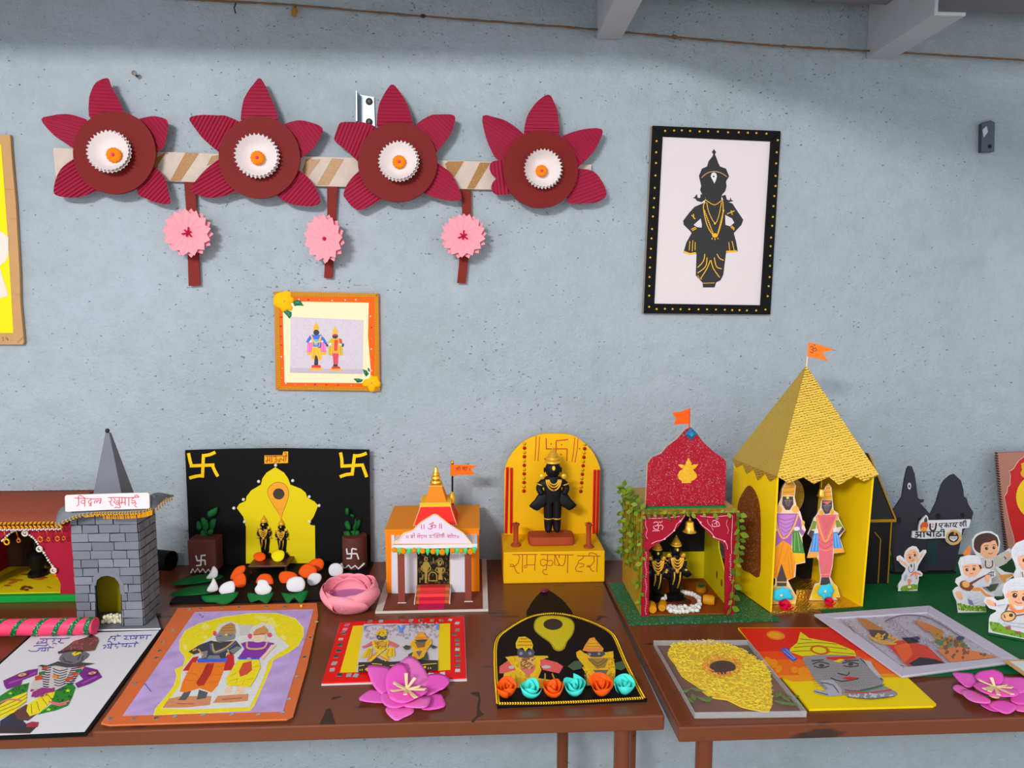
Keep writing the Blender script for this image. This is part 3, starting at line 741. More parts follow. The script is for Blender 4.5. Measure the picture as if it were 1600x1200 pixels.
def add_to(me, mb):
    bm = bmesh.new(); bm.from_mesh(me); vs = [bm.verts.new(v) for v in mb.v]
    for f in mb.f:
        nf = bm.faces.new([vs[i] for i in f]); nf.smooth = True
    bmesh.ops.recalc_face_normals(bm, faces=bm.faces); bm.to_mesh(me); bm.free(); return me
HEAD = lambda: MB().ball((0,-0.006,0.745), 0.09, 16, 10, (0.98,0.92,1.08)).ball((0,-0.09,0.735), 0.016, 8, 6, (0.8,0.7,1.6))
ROBE = lambda: MB().lathe([(0.085,0.02),(0.10,0.05),(0.105,0.16),(0.125,0.30),(0.13,0.42),(0.11,0.50)], (0,0,0), 18, sy=0.62)
BODY = {('clay', False): add_to(skin_mesh('clay_idol_body', SK_V, SK_E, SK_R, clay), HEAD()),
        ('resin', True): add_to(add_to(skin_mesh('resin_idol_body', SK_V, SK_E, SK_R, resin), HEAD()), ROBE())}
def idol(name, label, base, H, body, ornate=True, group=None, plinth=True, wings=True, veil=None):
    t = thing(name, label, 'statue', base, group)
    base = V(base); ph = 0.10*H if plinth else 0.0; B = base + V((0,0,ph)); G = gold_p
    L = lambda x, y, z: B + V((x*H, y*H, z*H))
    inst('body', BODY[('resin', True) if ornate else ('clay', False)], TRS(B, (0,0,0), H), t)
    if plinth:
        MB().lathe([(0.19*H,0),(0.19*H,0.035*H),(0.15*H,0.05*H),(0.15*H,0.085*H),(0.12*H,0.102*H)], base, 16, sy=0.75).build('plinth', body, t, sm='auto')
    cr = [(0.080,0.0),(0.094,0.010),(0.090,0.030),(0.070,0.036),(0.080,0.050),(0.070,0.070),(0.052,0.076),(0.060,0.090),(0.048,0.108),(0.034,0.114),(0.038,0.126),(0.022,0.142),(0.012,0.150),(0.016,0.165),(0.0,0.185)]
    MB().lathe([(r*H, h*H) for r, h in cr], L(0, 0, 0.812), 18).build('crown', G, t, sm='auto')
    for sx in (-1, 1):
        MB().ball(L(sx*0.094,0,0.735), 0.02*H, 8, 6, (0.5,1,1.7)).build('ear', body, t, sm=True)
        MB().lathe([(0.03*H,0),(0.03*H,0.012*H),(0.012*H,0.018*H),(0,0.018*H)], L(sx*0.122,-0.03,0.668), 10, (0,-1,0)).build('earring', G, t)
        MB().tube([L(sx*(0.138+0.044*math.cos(a)), 0.044*math.sin(a), 0.575+0.012*math.cos(a)) for a in [2*math.pi*i/14 for i in range(15)]], 0.008*H, 6).build('armlet', G, t, sm=True)
        if not ornate:
            MB().tube([L(sx*0.048+0.05*math.cos(a), 0.05*math.sin(a), 0.185) for a in [2*math.pi*i/14 for i in range(15)]], 0.008*H, 6).build('anklet', G, t, sm=True)
        if wings:
            q = [L(sx*x, y, z_) for x, y, z_ in ((0.05,-0.03,0.50),(0.14,-0.03,0.49),(0.20,-0.045,0.41),(0.262,-0.05,0.345),(0.235,-0.055,0.315),(0.18,-0.055,0.285),(0.13,-0.05,0.315),(0.07,-0.05,0.36))]
            MB().dome([tuple(p) for p in smooth(q, True, 2)], (sx*-0.2,-1,0.2), 0.016*H, 0.02*H, 3).build('cloth_wing', body, t, sm=True)
    for k, (w, dz) in enumerate(((0.066,0.085),(0.082,0.12),(0.052,0.055)) if not ornate else ((0.07,0.10),(0.09,0.15),(0.10,0.20),(0.05,0.05))):
        pts = [L(w*math.cos(a), -0.098-0.012*math.sin(a), 0.650-dz*math.sin(a)) for a in [math.pi*i/12 for i in range(13)]]
        MB().tube(pts, (0.010 if not ornate else 0.015)*H, 6).build('necklace', G, t, sm=True)
    if ornate:
        MB().ball(L(0,-0.105,0.42), 0.034*H, 8, 6, (1,0.5,1.2)).build('pendant', G, t, sm=True)
        for a, b in (((0.06,-0.088,0.40),(0.02,-0.075,0.12)), ((-0.04,-0.088,0.40),(-0.06,-0.07,0.18))):
            MB().tube([L(*a), L((a[0]+b[0])/2+0.01,-0.092,(a[2]+b[2])/2), L(*b)], 0.013*H, 6).build('sash', G, t, sm=True)
        for sx in (-1, 1):
            MB().ball(L(sx*0.115,-0.01,0.645), 0.045*H, 8, 6, (1.2,0.9,0.55)).build('shoulder_ornament', G, t, sm=True)
            MB().ball(L(sx*0.16,-0.06,0.42), 0.026*H, 8, 6, (1.1,0.8,0.8)).build('hand_ornament', G, t, sm=True)
    else:
        MB().ball(L(0,-0.115,0.53), 0.012*H, 8, 6).build('red_bead', mat('red_clay_bead', (180,60,24), 0.5), t, sm=True)
    c = L(0,-0.09,0.775)
    MB().lathe([(0.018*H,0),(0.016*H,0.010*H),(0,0.012*H)], c, 10, (0,-1,0.1), 1, 1.5).build('tilak', mat('yellow_tilak', (236, 206, 30), 0.5), t)
    return t

def paper_rose(name, label, c, r, h, m, group=None, parent=None, axis=(0,-0.25,1), seed=0):
    rnd = random.Random(seed); mb = MB(); q = V((0,0,1)).rotation_difference(V(axis).normalized()); c = V(c)
    turns = 2.6; n = 64; vs = []; 
    for i in range(n+1):
        u = i/n; a = u*turns*2*math.pi + seed; rr = r*(0.16+0.84*u)*(1+0.05*math.sin(3.1*a+seed)); top = h*(0.86+0.14*math.sin(2.3*a+seed))
        vs += [c + q @ V((rr*math.cos(a), rr*math.sin(a), top)), c + q @ V((rr*0.8*math.cos(a), rr*0.8*math.sin(a), h*0.4)), c + q @ V((rr*0.45*math.cos(a), rr*0.45*math.sin(a), 0))]
    fs = [[i*3+k, i*3+3+k, i*3+4+k, i*3+1+k] for i in range(n) for k in range(2)]
    mb.add(vs, fs)
    o = mb.build(name, m, parent, label, 'paper rose' if parent is None else None, group, sm=True, fixn=False)
    o.modifiers.new('s', 'SOLIDIFY').thickness = 0.0005
    return o

glit_g = mat('green_glitter_tape', (18, 96, 52), 0.4, glitter=0.8, var=0.3, vscale=400)
green_paper = mat('green_paper', (6, 92, 44), 0.65)
orange_paper = mat('orange_paper', (232, 92, 18), 0.65)
red_velvet = mat('maroon_paper', (150, 30, 50), 0.7)
gold_trim = mat('gold_trim', (226, 180, 52), 0.4, 0.2, bump=0.6, bscale=500)
pearl_m = mat('pearl', (236, 230, 222), 0.22)
pearl_me = data_mesh('pearl_bead', MB().ball((0,0,0), 1.0, 10, 7), pearl_m, True)

# ================================================================== red pavilion model
Y0 = tab(60, 941).y
pv = thing('pavilion_model', 'red arched pavilion model with brown corrugated roof and gold bead trim', 'model building', (tab(25, 941).x, Y0+0.06, ZT))
FP = Vert(Y0+0.008); z = (0, 770, 0.1917)
xl = FP.p(-70, 900).x; xr = FP.p(118, 900).x
zb1 = FP.p(60, 928).z
MB().box((xl-0.01, Y0, ZT), (xr+0.004, Y0+0.15, zb1)).build('base', mat('green_base', (40, 140, 62), 0.6), pv, bevel=0.001)
arch = [(490,838),(494,740),(470,690),(440,630),(420,590),(395,550),(365,500),(330,450),(300,400),(265,365),(210,325),(150,305),(105,305),(45,340),(0,385),(-40,430),(-70,490),(-105,545),(-140,600),(-170,680),(-190,740),(-190,838)]
q = [(-350,838),(-350,250),(606,250),(612,838)] + arch
FP.o.y = Y0+0.008
sheet(FP, zz(z, q), 0.003, 0.003).build('front_panel', red_velvet, pv)
for xx in (xl, xr-0.003): MB().box((xx, Y0+0.0105, zb1), (xx+0.003, Y0+0.14, FP.p(60,822).z)).build('side_panel', red_velvet, pv)
MB().box((xl+0.003, Y0+0.137, zb1), (xr-0.003, Y0+0.14, FP.p(60,822).z)).build('back_panel', mat('dark_brown_card', (62, 44, 32), 0.8), pv)
MB().box((xl+0.003, Y0+0.011, zb1), (xr-0.003, Y0+0.136, zb1+0.0015)).build('carpet', mat('yellow_carpet', (214, 190, 30), 0.75, var=0.2, vscale=80), pv)
CP = Horiz(zb1+0.0015)
A = Art(CP, z, 0.0003).c(112,52,20)
for (x, y) in ((180,785),(205,765),(235,768),(215,790),(250,775),(190,770)): A.ell(x, y, 20, 9)
A.c(190,112,18).ell(100,730,40,10,-15).ell(300,700,60,9,5).ell(400,770,22,6,20).ell(130,710,60,10)
A.c(150,72,16).ell(340,690,50,8).ell(60,755,30,6).ell(240,665,70,8)
A.build('carpet_print', pv)
# dark resin figures standing far inside
for k, xx in enumerate((-0.03,)):
    MB().lathe([(0.016,0),(0.016,0.006),(0.010,0.012),(0.013,0.025),(0.015,0.04),(0.006,0.048),(0.008,0.056),(0.006,0.064),(0.0,0.074)], (xl*0.42+xr*0.58+xx, Y0+0.09, zb1+0.0015), 12).build('figurine', resin, None, 'plain dark figurine standing deep inside the red pavilion', 'statue', sm='auto')
# marigold heap by the post
c = CP.p(93, 900)
mb = MB()
for k in range(26): mb.ball(c + V((random.uniform(-0.006,0.006), random.uniform(-0.004,0.004), 0.003+0.020*k/26)), 0.0042, 7, 5)
mb.build('marigold_string', mat('marigold', (222, 108, 14), 0.8), pv, kind='stuff')
# roof sheet
ev = Vert(Y0-0.012); ze = ev.p(60, 818).z
rb = Vert(Y0+0.085); zr_ = rb.p(60, 769).z
mb = MB(); vs = []; n = 60; x0, x1 = xl-0.012, FP.p(105, 800).x
rows = [(Y0-0.012, ze), (Y0+0.01, ze+(zr_-ze)*0.42), (Y0+0.045, ze+(zr_-ze)*0.8), (Y0+0.085, zr_), (Y0+0.15, ze+(zr_-ze)*0.5)]
for (yy, zz_) in rows:
    for i in range(n+1): vs.append((x0+(x1-x0)*i/n, yy, zz_+0.0006*math.sin(i*2.1)))
fs = [[r*(n+1)+i, r*(n+1)+i+1, (r+1)*(n+1)+i+1, (r+1)*(n+1)+i] for r in range(len(rows)-1) for i in range(n)]
ro = mb.add(vs, fs).build('roof', mat('brown_corrugated', (128, 66, 52), 0.75, var=0.1, vscale=40), pv, sm=True); ro.modifiers.new('s','SOLIDIFY').thickness = 0.003
braid([(x0, Y0-0.0135, ze-0.002), (x1+0.004, Y0-0.0135, ze-0.002)], 0.012, 0, (0,-1,0)).build('gold_braid', gold_trim, pv, kind='stuff')
mb = MB()
for i in range(60): mb.ball((x0+(x1-x0)*i/59, Y0-0.0135, ze-0.010+0.0012*(i%2)), 0.0017, 6, 5)
mb.build('pearl_row', pearl_m, pv, kind='stuff')
ring_m = mat('copper_ring', (206, 120, 62), 0.3, 0.5); ring_y = mat('brass_ring', (214, 170, 44), 0.3, 0.5)
for k, (x, y, r, m_) in enumerate(((55,400,20,ring_y),(152,390,13,ring_m),(330,380,18,ring_m),(395,380,12,ring_m),(470,375,16,ring_m),(520,372,12,ring_m),(-40,400,16,ring_m),(-120,395,14,ring_y))):
    pl = Vert(Y0-0.006); c = pl.p(*zz(z, [(x,y)])[0]); rr = r*z[2]/F_PX*1.17
    mb = MB().tube([c+V((rr*math.cos(a), 0, rr*1.15*math.sin(a))) for a in [2*math.pi*i/14 for i in range(15)]], rr*0.36, 6)
    mb.tube([c+V((0,0,rr*1.2)), V((c.x, Y0-0.011, ze-0.010))], 0.0007, 5).ball(c+V((0,0,rr*1.6)), 0.0015, 6, 5)
    mb.build('ring_pendant', m_, pv, sm=True)
pl = Vert(Y0+0.003); ap = smooth(zz(z, [(20,390),(60,350),(110,312),(150,300),(205,325),(260,358),(300,400),(328,452),(360,490),(395,550),(430,600),(445,632)]), False, 3)
for i, p in enumerate(ap):
    c = pl.p(*p)
    inst('pearl', pearl_me, TRS(c, s=0.0017 if i % 3 else 0.0022), pv)
for (x, y) in ((328,455),(443,630),(210,327)):
    c = pl.p(*zz(z, [(x,y)])[0]) + V((0,-0.002,0))
    MB().tube([c+V((0.0042*math.cos(a), 0, 0.0042*math.sin(a))) for a in [2*math.pi*i/14 for i in range(15)]], 0.0016, 6).build('pearl_ring', pearl_m, pv, sm=True)

# ================================================================== grey brick temple model
z = (0, 640, 0.3)
Yf = tab(170, 982).y; SP = Vert(Yf)
XL, XR = SP.p(118.5, 940).x, SP.p(222.5, 940).x
Yb = tab(247, 956).y; zTop = SP.p(170, 804).z
tw_ = thing('brick_temple_model', 'grey brick temple model with pyramid spire and white lettered sign', 'model building', ((XL+XR)/2, (Yf+Yb)/2, ZT))
grey = mat('grey_card', (108, 110, 118), 0.7, var=0.08, vscale=60); joint = mat('black_joint', (30, 30, 34), 0.8)
b0 = tab(88, 989); b1 = tab(250, 987); b2 = tab(266, 935)
MB().hexa([(b0.x, Yf-0.012, ZT), (b1.x, Yf-0.012, ZT), (b2.x, Yb-0.004, ZT), (b0.x+0.01, Yb-0.004, ZT)], [(b0.x, Yf-0.012, ZT+0.003), (b1.x, Yf-0.012, ZT+0.003), (b2.x, Yb-0.004, ZT+0.003), (b0.x+0.01, Yb-0.004, ZT+0.003)]).build('base_card', grey, tw_)
MB().box((b0.x, Yf-0.0124, ZT+0.0002), (b1.x, Yf-0.0118, ZT+0.0042)).build('base_edge', white_p, tw_)
zB0 = ZT+0.003; t = 0.003
door = [(632,1140),(630,960),(624,905),(600,875),(565,863),(530,868),(508,885),(500,915),(505,1140)]
dd = [SP.p(*p) for p in zz(z, door)]
for p in dd: p.z = max(p.z, zB0)
dd[0].z = dd[-1].z = zB0
front = [(XL, zB0), (XL, zTop), (XR, zTop), (XR, zB0)]
MB().prism([V((x, Yf, h)) for x, h in front] + [V((p.x, Yf, p.z)) for p in dd], (0, t, 0)).build('front_wall', joint, tw_)
MB().box((XR-t, Yf+t, zB0), (XR, Yb, zTop)).build('side_wall', joint, tw_)
MB().box((XL, Yf+t, zB0), (XL+t, Yb, zTop)).build('side_wall', joint, tw_)
MB().box((XL+t, Yb-t, zB0), (XR-t, Yb, zTop)).build('back_wall', mat('olive_card', (176, 156, 54), 0.8), tw_)
MB().box((XL-0.002, Yf-0.002, zTop), (XR+0.002, Yb, zTop+0.002)).build('roof_card', grey, tw_)
rnd = random.Random(3); brick_m = [mat('grey_brick_%d' % k, (100+8*k, 102+8*k, 110+8*k), 0.7, var=0.1, vscale=90) for k in range(3)]
def brick(p, u, v, a, b, c, d, n_, m_):
    """a quad a..b along u, c..d up, on plane point p"""
    j = lambda: rnd.uniform(-0.0005, 0.0005)
    pts = [p+u*(a+j())+v*(c+j()), p+u*(b+j())+v*(c+j()), p+u*(b+j())+v*(d+j()), p+u*(a+j())+v*(d+j())]
    mb = MB().hexa(pts, [q_+n_*0.0009 for q_ in pts]); mb.build('brick', m_, tw_)
rows = 13; hh = (zTop-0.002-zB0)/rows; Wd = XR-XL
dl, dr, dtop = min(p.x for p in dd)-XL-0.0008, max(p.x for p in dd)-XL+0.0008, max(p.z for p in dd)-zB0
for r in range(rows):
    lo, hi = r*hh+0.0006, (r+1)*hh-0.0006; xs = [0.0]; x = rnd.uniform(0.010, 0.030)
    while x < Wd-0.008: xs.append(x); x += rnd.uniform(0.022, 0.034)
    xs.append(Wd)
    segs = []
    for a, b in zip(xs[:-1], xs[1:]):
        if lo < dtop:
            zm = zB0+(lo+hi)/2; cr_ = [p0.x+(p1.x-p0.x)*(zm-p0.z)/(p1.z-p0.z)-XL for p0, p1 in zip(dd[:-1], dd[1:]) if (p0.z <= zm) != (p1.z <= zm)]
            l_, r_ = (min(cr_)-0.001, max(cr_)+0.001) if len(cr_) > 1 else (9.0, -9.0)
            if b <= l_ or a >= r_ or l_ > r_: segs.append((a, b))
            else:
                if a < l_-0.003: segs.append((a, l_))
                if b > r_+0.003: segs.append((r_, b))
        else: segs.append((a, b))
    for a, b in segs: brick(V((XL, Yf, zB0)), V((1,0,0)), V((0,0,1)), a+0.0006, b-0.0006, lo, hi, V((0,-1,0)), brick_m[rnd.randrange(3)])
    Dp = Yb-Yf; xs = [0.0]; x = rnd.uniform(0.010, 0.024)
    while x < Dp-0.008: xs.append(x); x += rnd.uniform(0.018, 0.028)
    xs.append(Dp)
    for a, b in zip(xs[:-1], xs[1:]): brick(V((XR, Yf, zB0)), V((0,1,0)), V((0,0,1)), a+0.0007, b-0.0007, lo+0.0002, hi-0.0002, V((1,0,0)), brick_m[rnd.randrange(2)])
ci = sum((p for p in dd), V())/len(dd); up = [p for p in dd if p.z > zB0+0.045]
oo_ = [V((p.x+(0.006 if p.x > ci.x else -0.006)*(1 if p.z < dtop+zB0-0.010 else 0.7), Yf, p.z+(0.006 if p.z > zB0+dtop*0.86 else 0.0))) for p in up]
MB().prism([V((p.x, Yf, p.z)) for p in up] + oo_[::-1], (0,-0.0013,0)).build('door_arch', brick_m[1], tw_)
# spire
spm = mat('slate_grey_card', (104, 106, 114), 0.6, var=0.06, vscale=50)
ym = Yf + (Yb-Yf)*0.50; apx = Vert(ym).p(169, 676)
sy0, sy1 = Yf+0.012, Yb-0.003; sx0, sx1 = Vert(sy0).p(139, 778).x, Vert(sy0).p(194, 778).x; tt = 0.003
MB().hexa([(sx0, sy0, zTop+0.002), (sx1, sy0, zTop+0.002), (sx1, sy1, zTop+0.002), (sx0, sy1, zTop+0.002)],
          [(apx.x-tt, ym-tt, apx.z), (apx.x+tt, ym-tt, apx.z), (apx.x+tt, ym+tt, apx.z), (apx.x-tt, ym+tt, apx.z)]).build('spire', spm, tw_, bevel=0.0008)
MB().ball((apx.x-0.001, ym, apx.z+0.003), 0.0035, 8, 6).build('spire_knob', mat('dark_knob', (40,42,46), 0.5), tw_, sm=True)
# awning card wrapped round the top
U = [(88,805),(97,792),(115,788),(150,786),(190,784),(225,778),(237,772)]
Lw = [(87,823),(108,813),(128,806),(155,803),(190,803),(222,801),(238,797)]
up_pl, lo_pl = Vert(Yf-0.004), Vert(Yf-0.022)
UU = [up_pl.p(*p) for p in smooth(U, False, 4)]; LL = [lo_pl.p(*p) for p in smooth(Lw, False, 4)]
UU += [Vert(Yf+0.012).p(241, 770.5), Vert(Yf+0.03).p(246, 769.5), Vert(Yb).p(252, 770)]
r1 = Vert(Yf+0.010).p(250, 787); r2 = Vert(Yf+0.03).p(262, 778); r3 = Vert(Yb).p(272, 774)
LL += [r1, r2, r3]; n = len(UU)
o = MB().add(UU+LL, [[i, i+1, n+i+1, n+i] for i in range(n-1)]).build('awning', grey, tw_, sm=True); o.modifiers.new('s','SOLIDIFY').thickness = 0.0016
braid([p+V((0,-0.0015,0.001)) for p in LL], 0.006, 0, (0,-1,0.1)).build('gold_edge', gold_trim, tw_, kind='stuff')
mb = MB()
for i in range(9, len(LL)-1):
    for k in range(3):
        p = LL[i].lerp(LL[i+1], k/3) + V((0,-0.001,0)); ln = 0.007 if i > 12 else 0.003
        mb.tube([p, p+V((rnd.uniform(-0.001,0.001), rnd.uniform(-0.001,0.001), -ln))], [0.0006, 0.0011], 5)
mb.build('gold_fringe', mat('gold_fringe', (200,142,44), 0.5, 0.2), tw_, kind='stuff')
# sign board with red handwriting
z = (100, 760, 0.1125); SG = Vert(Yf-0.0235)
so = sheet(SG, zz(z, [(30,122),(700,100),(1165,88),(1182,110),(1188,300),(1170,310),(600,325),(40,352),(18,345),(12,140)]), 0.0025, 0.0025).build('sign_board', mat('sign_white', (238,226,228), 0.6), tw_)
A = Art(SG, z, 0.0028).c(196,44,74)
A.sts([[(145,160),(300,168),(400,175),(520,170)], [(610,158),(760,152),(900,158),(1045,148)],
  [(195,172),(200,135),(225,125),(260,140),(290,165)], [(200,170),(205,220),(200,260),(175,275)], [(290,160),(288,280)], [(285,200),(255,190),(235,215),(255,240),(288,232)],
  [(370,178),(375,190)], [(375,190),(345,200),(335,222),(350,238),(375,232),(385,210)], [(370,235),(378,262),(365,275),(352,262),(372,245)],
  [(425,238),(420,210),(440,195),(455,212),(455,232)], [(455,212),(480,192),(508,198),(500,240)], [(515,170),(512,200),(490,235)],
  [(650,160),(665,185),(640,215),(620,205)], [(640,215),(650,255),(680,270)],
  [(690,165),(712,190),(690,215)], [(690,215),(730,250),(760,255)], [(765,160),(768,262)], [(765,205),(735,200),(725,218),(745,235),(765,225)], [(768,262),(785,285),(765,300),(730,290),(700,297)],
  [(805,160),(803,225)], [(800,222),(785,225),(790,240),(808,225),(845,222)], [(848,158),(848,262)], [(898,160),(900,270)],
  [(968,158),(940,175),(940,195),(985,198),(990,215),(960,235)], [(960,235),(940,232),(945,215)], [(985,215),(1000,240),(975,268),(1010,288)], [(985,150),(985,125),(1010,118),(1040,150)]], 10)
A.build('sign_text', so, PEN)
# inside the door: bead string and a dark figure with a yellow scarf
fg = MB().lathe([(0.014,0),(0.012,0.01),(0.010,0.025),(0.013,0.036),(0.010,0.044),(0.005,0.048),(0.008,0.055),(0.006,0.062),(0,0.070)], (XL+0.072, Yf+0.045, zB0), 12)
fo = thing('figurine', 'dark figurine with a yellow scarf inside the brick temple', 'statue', (XL+0.072, Yf+0.045, zB0)); fg.build('body', resin, fo, sm='auto')
c0 = V((XL+0.070, Yf+0.030, zB0))
MB().tube([c0+V((0,0,0.052)), c0+V((-0.004,-0.002,0.042)), c0+V((0.002,-0.003,0.034)), c0+V((0.006,-0.002,0.030))], [0.001,0.0022,0.0026,0.001], 6).build('scarf', mat('yellow_scarf', (222,190,30), 0.6), fo, sm=True)
bg = thing('bead_garland', 'cream bead garland heaped inside the grey brick temple door', 'garland', (XL+0.052, Yf+0.022, zB0))
bead_me = data_mesh('cream_bead', MB().ball((0,0,0), 1, 10, 7), mat('cream_bead', (228, 222, 196), 0.4), True)
for i in range(19):
    k = i % 10; x = dd[-1].x + 0.004 + (dd[0].x-dd[-1].x-0.008)*(k/9); lv = i//10
    inst('bead', bead_me, TRS((x+0.0015*lv, Yf+0.010+0.006*((k*7) % 3)/2+0.004*lv, zB0+0.0034+lv*0.0058), s=0.0034), bg)

# ================================================================== pink roll with green glitter bands
rr = 0.0125; yc = Yf-0.0245; xe = Vert(yc-0.009).p(143, 968).x
pr = thing('pink_roll', 'pink paper roll with green glitter stripes lying by the brick temple', 'paper roll', (xe-0.16, yc, ZT+0.0035))
zc_ = ZT+0.0036+rr
MB().lathe([(rr*0.96,0),(rr,0.001),(rr,0.32),(rr*0.96,0.321)], (xe-0.321, yc, zc_), 24, (1,0,0)).build('roll', mat('pink_roll_paper', (226, 74, 108), 0.45), pr, sm='auto')
for px_ in (112, 130, 88, 57, 23, -10, -42):
    xs = Vert(yc-rr).p(px_-7 if px_ != 130 else px_-1, 968).x; vs = []; n = 20; wd = 0.0078; sk = 0.020 if px_ != 130 else 0.006
    for i in range(n+1):
        a = math.radians(-100+i*200/n); k = i/n
        for dx, r_ in ((0, rr+0.0006), (wd, rr+0.0006), (wd, rr+0.00005), (0, rr+0.00005)):
            vs.append((xs + sk*(k-0.5) + dx, yc - r_*math.cos(a), zc_ + r_*math.sin(a)))
    MB().add(vs, [[i*4+k, i*4+(k+1) % 4, i*4+4+(k+1) % 4, i*4+4+k] for i in range(n) for k in range(4)] + [[0,1,2,3],[n*4+3,n*4+2,n*4+1,n*4]]).build('glitter_band', glit_g, pr, sm='auto')

# black paper tube lying behind the tower
c1 = tab(268, 893); rt_ = 0.0185
ct = thing('black_tube', 'black paper tube lying on the table behind the brick temple', 'paper tube', (c1.x-0.03, c1.y+0.01, ZT))
dv = V((0.95, -0.28, 0)).normalized(); e1 = V((c1.x-0.002, c1.y+0.006, ZT+rt_)); e0 = e1-dv*0.085
mb = MB(); seg = 24; vs = []
for P_, R_ in ((e0, rt_), (e1, rt_), (e1, rt_-0.0015), (e0, rt_-0.0015)):
    w = V((0,0,1)); u = dv.cross(w)
    for k in range(seg): a = 2*math.pi*k/seg; vs.append(P_+(u*math.cos(a)+w*math.sin(a))*R_)
mb.add(vs, [[i*seg+k, i*seg+(k+1) % seg, ((i+1) % 4)*seg+(k+1) % seg, ((i+1) % 4)*seg+k] for i in range(4) for k in range(seg)]).build('tube', blackp, ct, sm='auto')
# ================================================================== black stage with yellow arch
z = (260, 680, 0.25)
BY = -0.020; BP = Vert(BY)
st_ = thing('black_stage', 'black paper backdrop with yellow arch cutout and two yellow swastikas', 'display board', (tab(430, 940).x, -0.12, ZT))
blk = mat('black_sheet', (15, 14, 16), 0.6, spec=0.1, var=0.06, vscale=12)
pb_ = zz(z, [(116,95),(400,86),(700,82),(1000,86),(1268,92),(1275,800),(1278,850),(150,860)])
P = [BP.p(x, y) for x, y in pb_]
for p in P[-3:]: p.z = ZT+0.004
P[-3] = V((P[-3].x, BY, P[-4].z-0.0))
P = P[:5] + [V((BP.p(*zz(z,[(1276,800)])[0]).x, BY, ZT+0.004)), V((BP.p(*zz(z,[(150,860)])[0]).x, BY, ZT+0.004))]
MB().prism(P, (0, 0.004, 0)).build('backboard', blk, st_)
f0 = tab(265, 945); f1 = tab(500, 943); xr_ = P[-2].x
MB().box((f0.x, f0.y, ZT), (xr_+0.004, BY+0.004, ZT+0.0038)).build('baseboard', blk, st_)
ya = [(497,802),(497,575),(488,540),(480,510),(440,455),(455,430),(497,410),(500,385),(530,345),(590,310),(600,270),(625,235),(680,200),(735,235),(760,270),(775,310),(840,335),(870,360),(880,390),(925,415),(948,440),(920,510),(895,545),(900,562),(928,565),(931,800)]
yo = sheet(BP, zz(z, ya), 0.0015, 0.002).build('yellow_arch', mat('yellow_card', (208, 188, 6), 0.6), st_)
A = Art(BP, z, 0.0023)
td = [(633,365),(640,330),(668,303),(700,295),(735,305),(758,335),(764,375),(748,430),(726,485),(716,540),(708,500),(690,470),(662,425)]
A.c(60,36,16).poly([(p[0]+(p[0]-700)*0.03, p[1]+(p[1]-380)*0.03) for p in td], 3)
A.c(246,168,14).poly(td, 3).c(48,34,28).ell(702,367,36,35)
A.build('tilak_mark', yo)
ysw = mat('yellow_felt_strip', (232, 192, 28), 0.7)
def swast(parent, name, z, strokes, w, pl, off, m, th=0.0012):
    A = Art(pl, z, off); A.c(255,255,255)
    for s_ in strokes: A.h += 0.00004; A.st(s_, w, 2 if len(s_) > 2 else 0)
    return A.build(name, parent, m)
swast(st_, 'swastika', z, [[(232,118),(225,265)], [(146,192),(300,186)], [(232,128),(270,122),(306,106)], [(286,184),(302,222),(322,258)], [(228,252),(188,256),(143,268)], [(158,196),(148,160),(138,112)]], 20, BP, 0.0012, ysw)
swast(st_, 'swastika', z, [[(1177,118),(1160,252)], [(1088,194),(1234,186)], [(1174,130),(1215,126),(1252,112)], [(1224,184),(1238,222),(1252,262)], [(1164,242),(1125,246),(1084,260)], [(1098,196),(1096,150),(1088,108)]], 20, BP, 0.0012, ysw)
for (x, y) in ((683,188),(577,289),(790,284),(482,402),(893,385),(422,456),(955,440),(489,541),(895,541)):
    inst('pearl', pearl_me, TRS(BP.p(*zz(z, [(x,y)])[0], 0.002), s=0.0031), st_)
zt2 = (400, 700, 0.0375)
co = sheet(BP, zz(zt2, [(350,305),(1105,300),(1135,155),(1335,145),(1335,625),(350,655)]), 0.0008, 0.0012).build('title_card', mat('orange_title', (250,180,40), 0.6), st_)
A = Art(BP, zt2, 0.0014).c(140,62,8)
A.sts([[(370,335),(1320,330)], [(470,345),(490,480)], [(490,490),(420,520),(415,580),(470,590),(490,520),(580,490)], [(575,345),(578,600)], [(652,345),(655,600)],
  [(735,400),(770,355),(840,370),(845,440),(790,480)], [(790,485),(860,520),(850,575),(740,600)], [(860,510),(900,480),(950,520),(945,590),(915,595)],
  [(1010,580),(985,510),(1000,440),(1050,430),(1070,500)], [(1070,500),(1160,490)], [(1165,345),(1160,570)], [(1245,320),(1240,540)], [(1245,320),(1265,250),(1230,185),(1180,220)]], 34)
A.build('title_text', co, PEN)

# ---- little wooden stool with two figures
zs = (380, 790, 0.1084)
yS = tab(420, 899).y; hS = 0.0155; TS = Horiz(ZT+0.0038+hS)
sx0 = TS.p(*zz(zs, [(62,872)])[0]); sx1 = TS.p(*zz(zs, [(628,872)])[0]); yb_ = TS.p(*zz(zs, [(150,700)])[0]).y
stool = thing('mini_stool', 'tiny dark wooden stool in front of the yellow arch', 'stool', ((sx0.x+sx1.x)/2, sx0.y+0.03, ZT+0.0038))
dwood = mat('dark_polished_wood', (72, 34, 26), 0.3)
yB_ = min(yb_, sx0.y+0.075)
MB().box((sx0.x, sx0.y, ZT+0.0038+hS-0.004), (sx1.x, yB_, ZT+0.0038+hS)).build('top', dwood, stool, bevel=0.001)
for lx in (sx0.x+0.004, sx1.x-0.004):
    for ly in (sx0.y+0.005, yB_-0.005):
        MB().lathe([(0.0032,0),(0.0022,0.005),(0.003,hS-0.0041)], (lx, ly, ZT+0.0038), 8).build('leg', dwood, stool, sm='auto')
zS = ZT+0.0038+hS
pi = Vert(sx0.y+0.048)
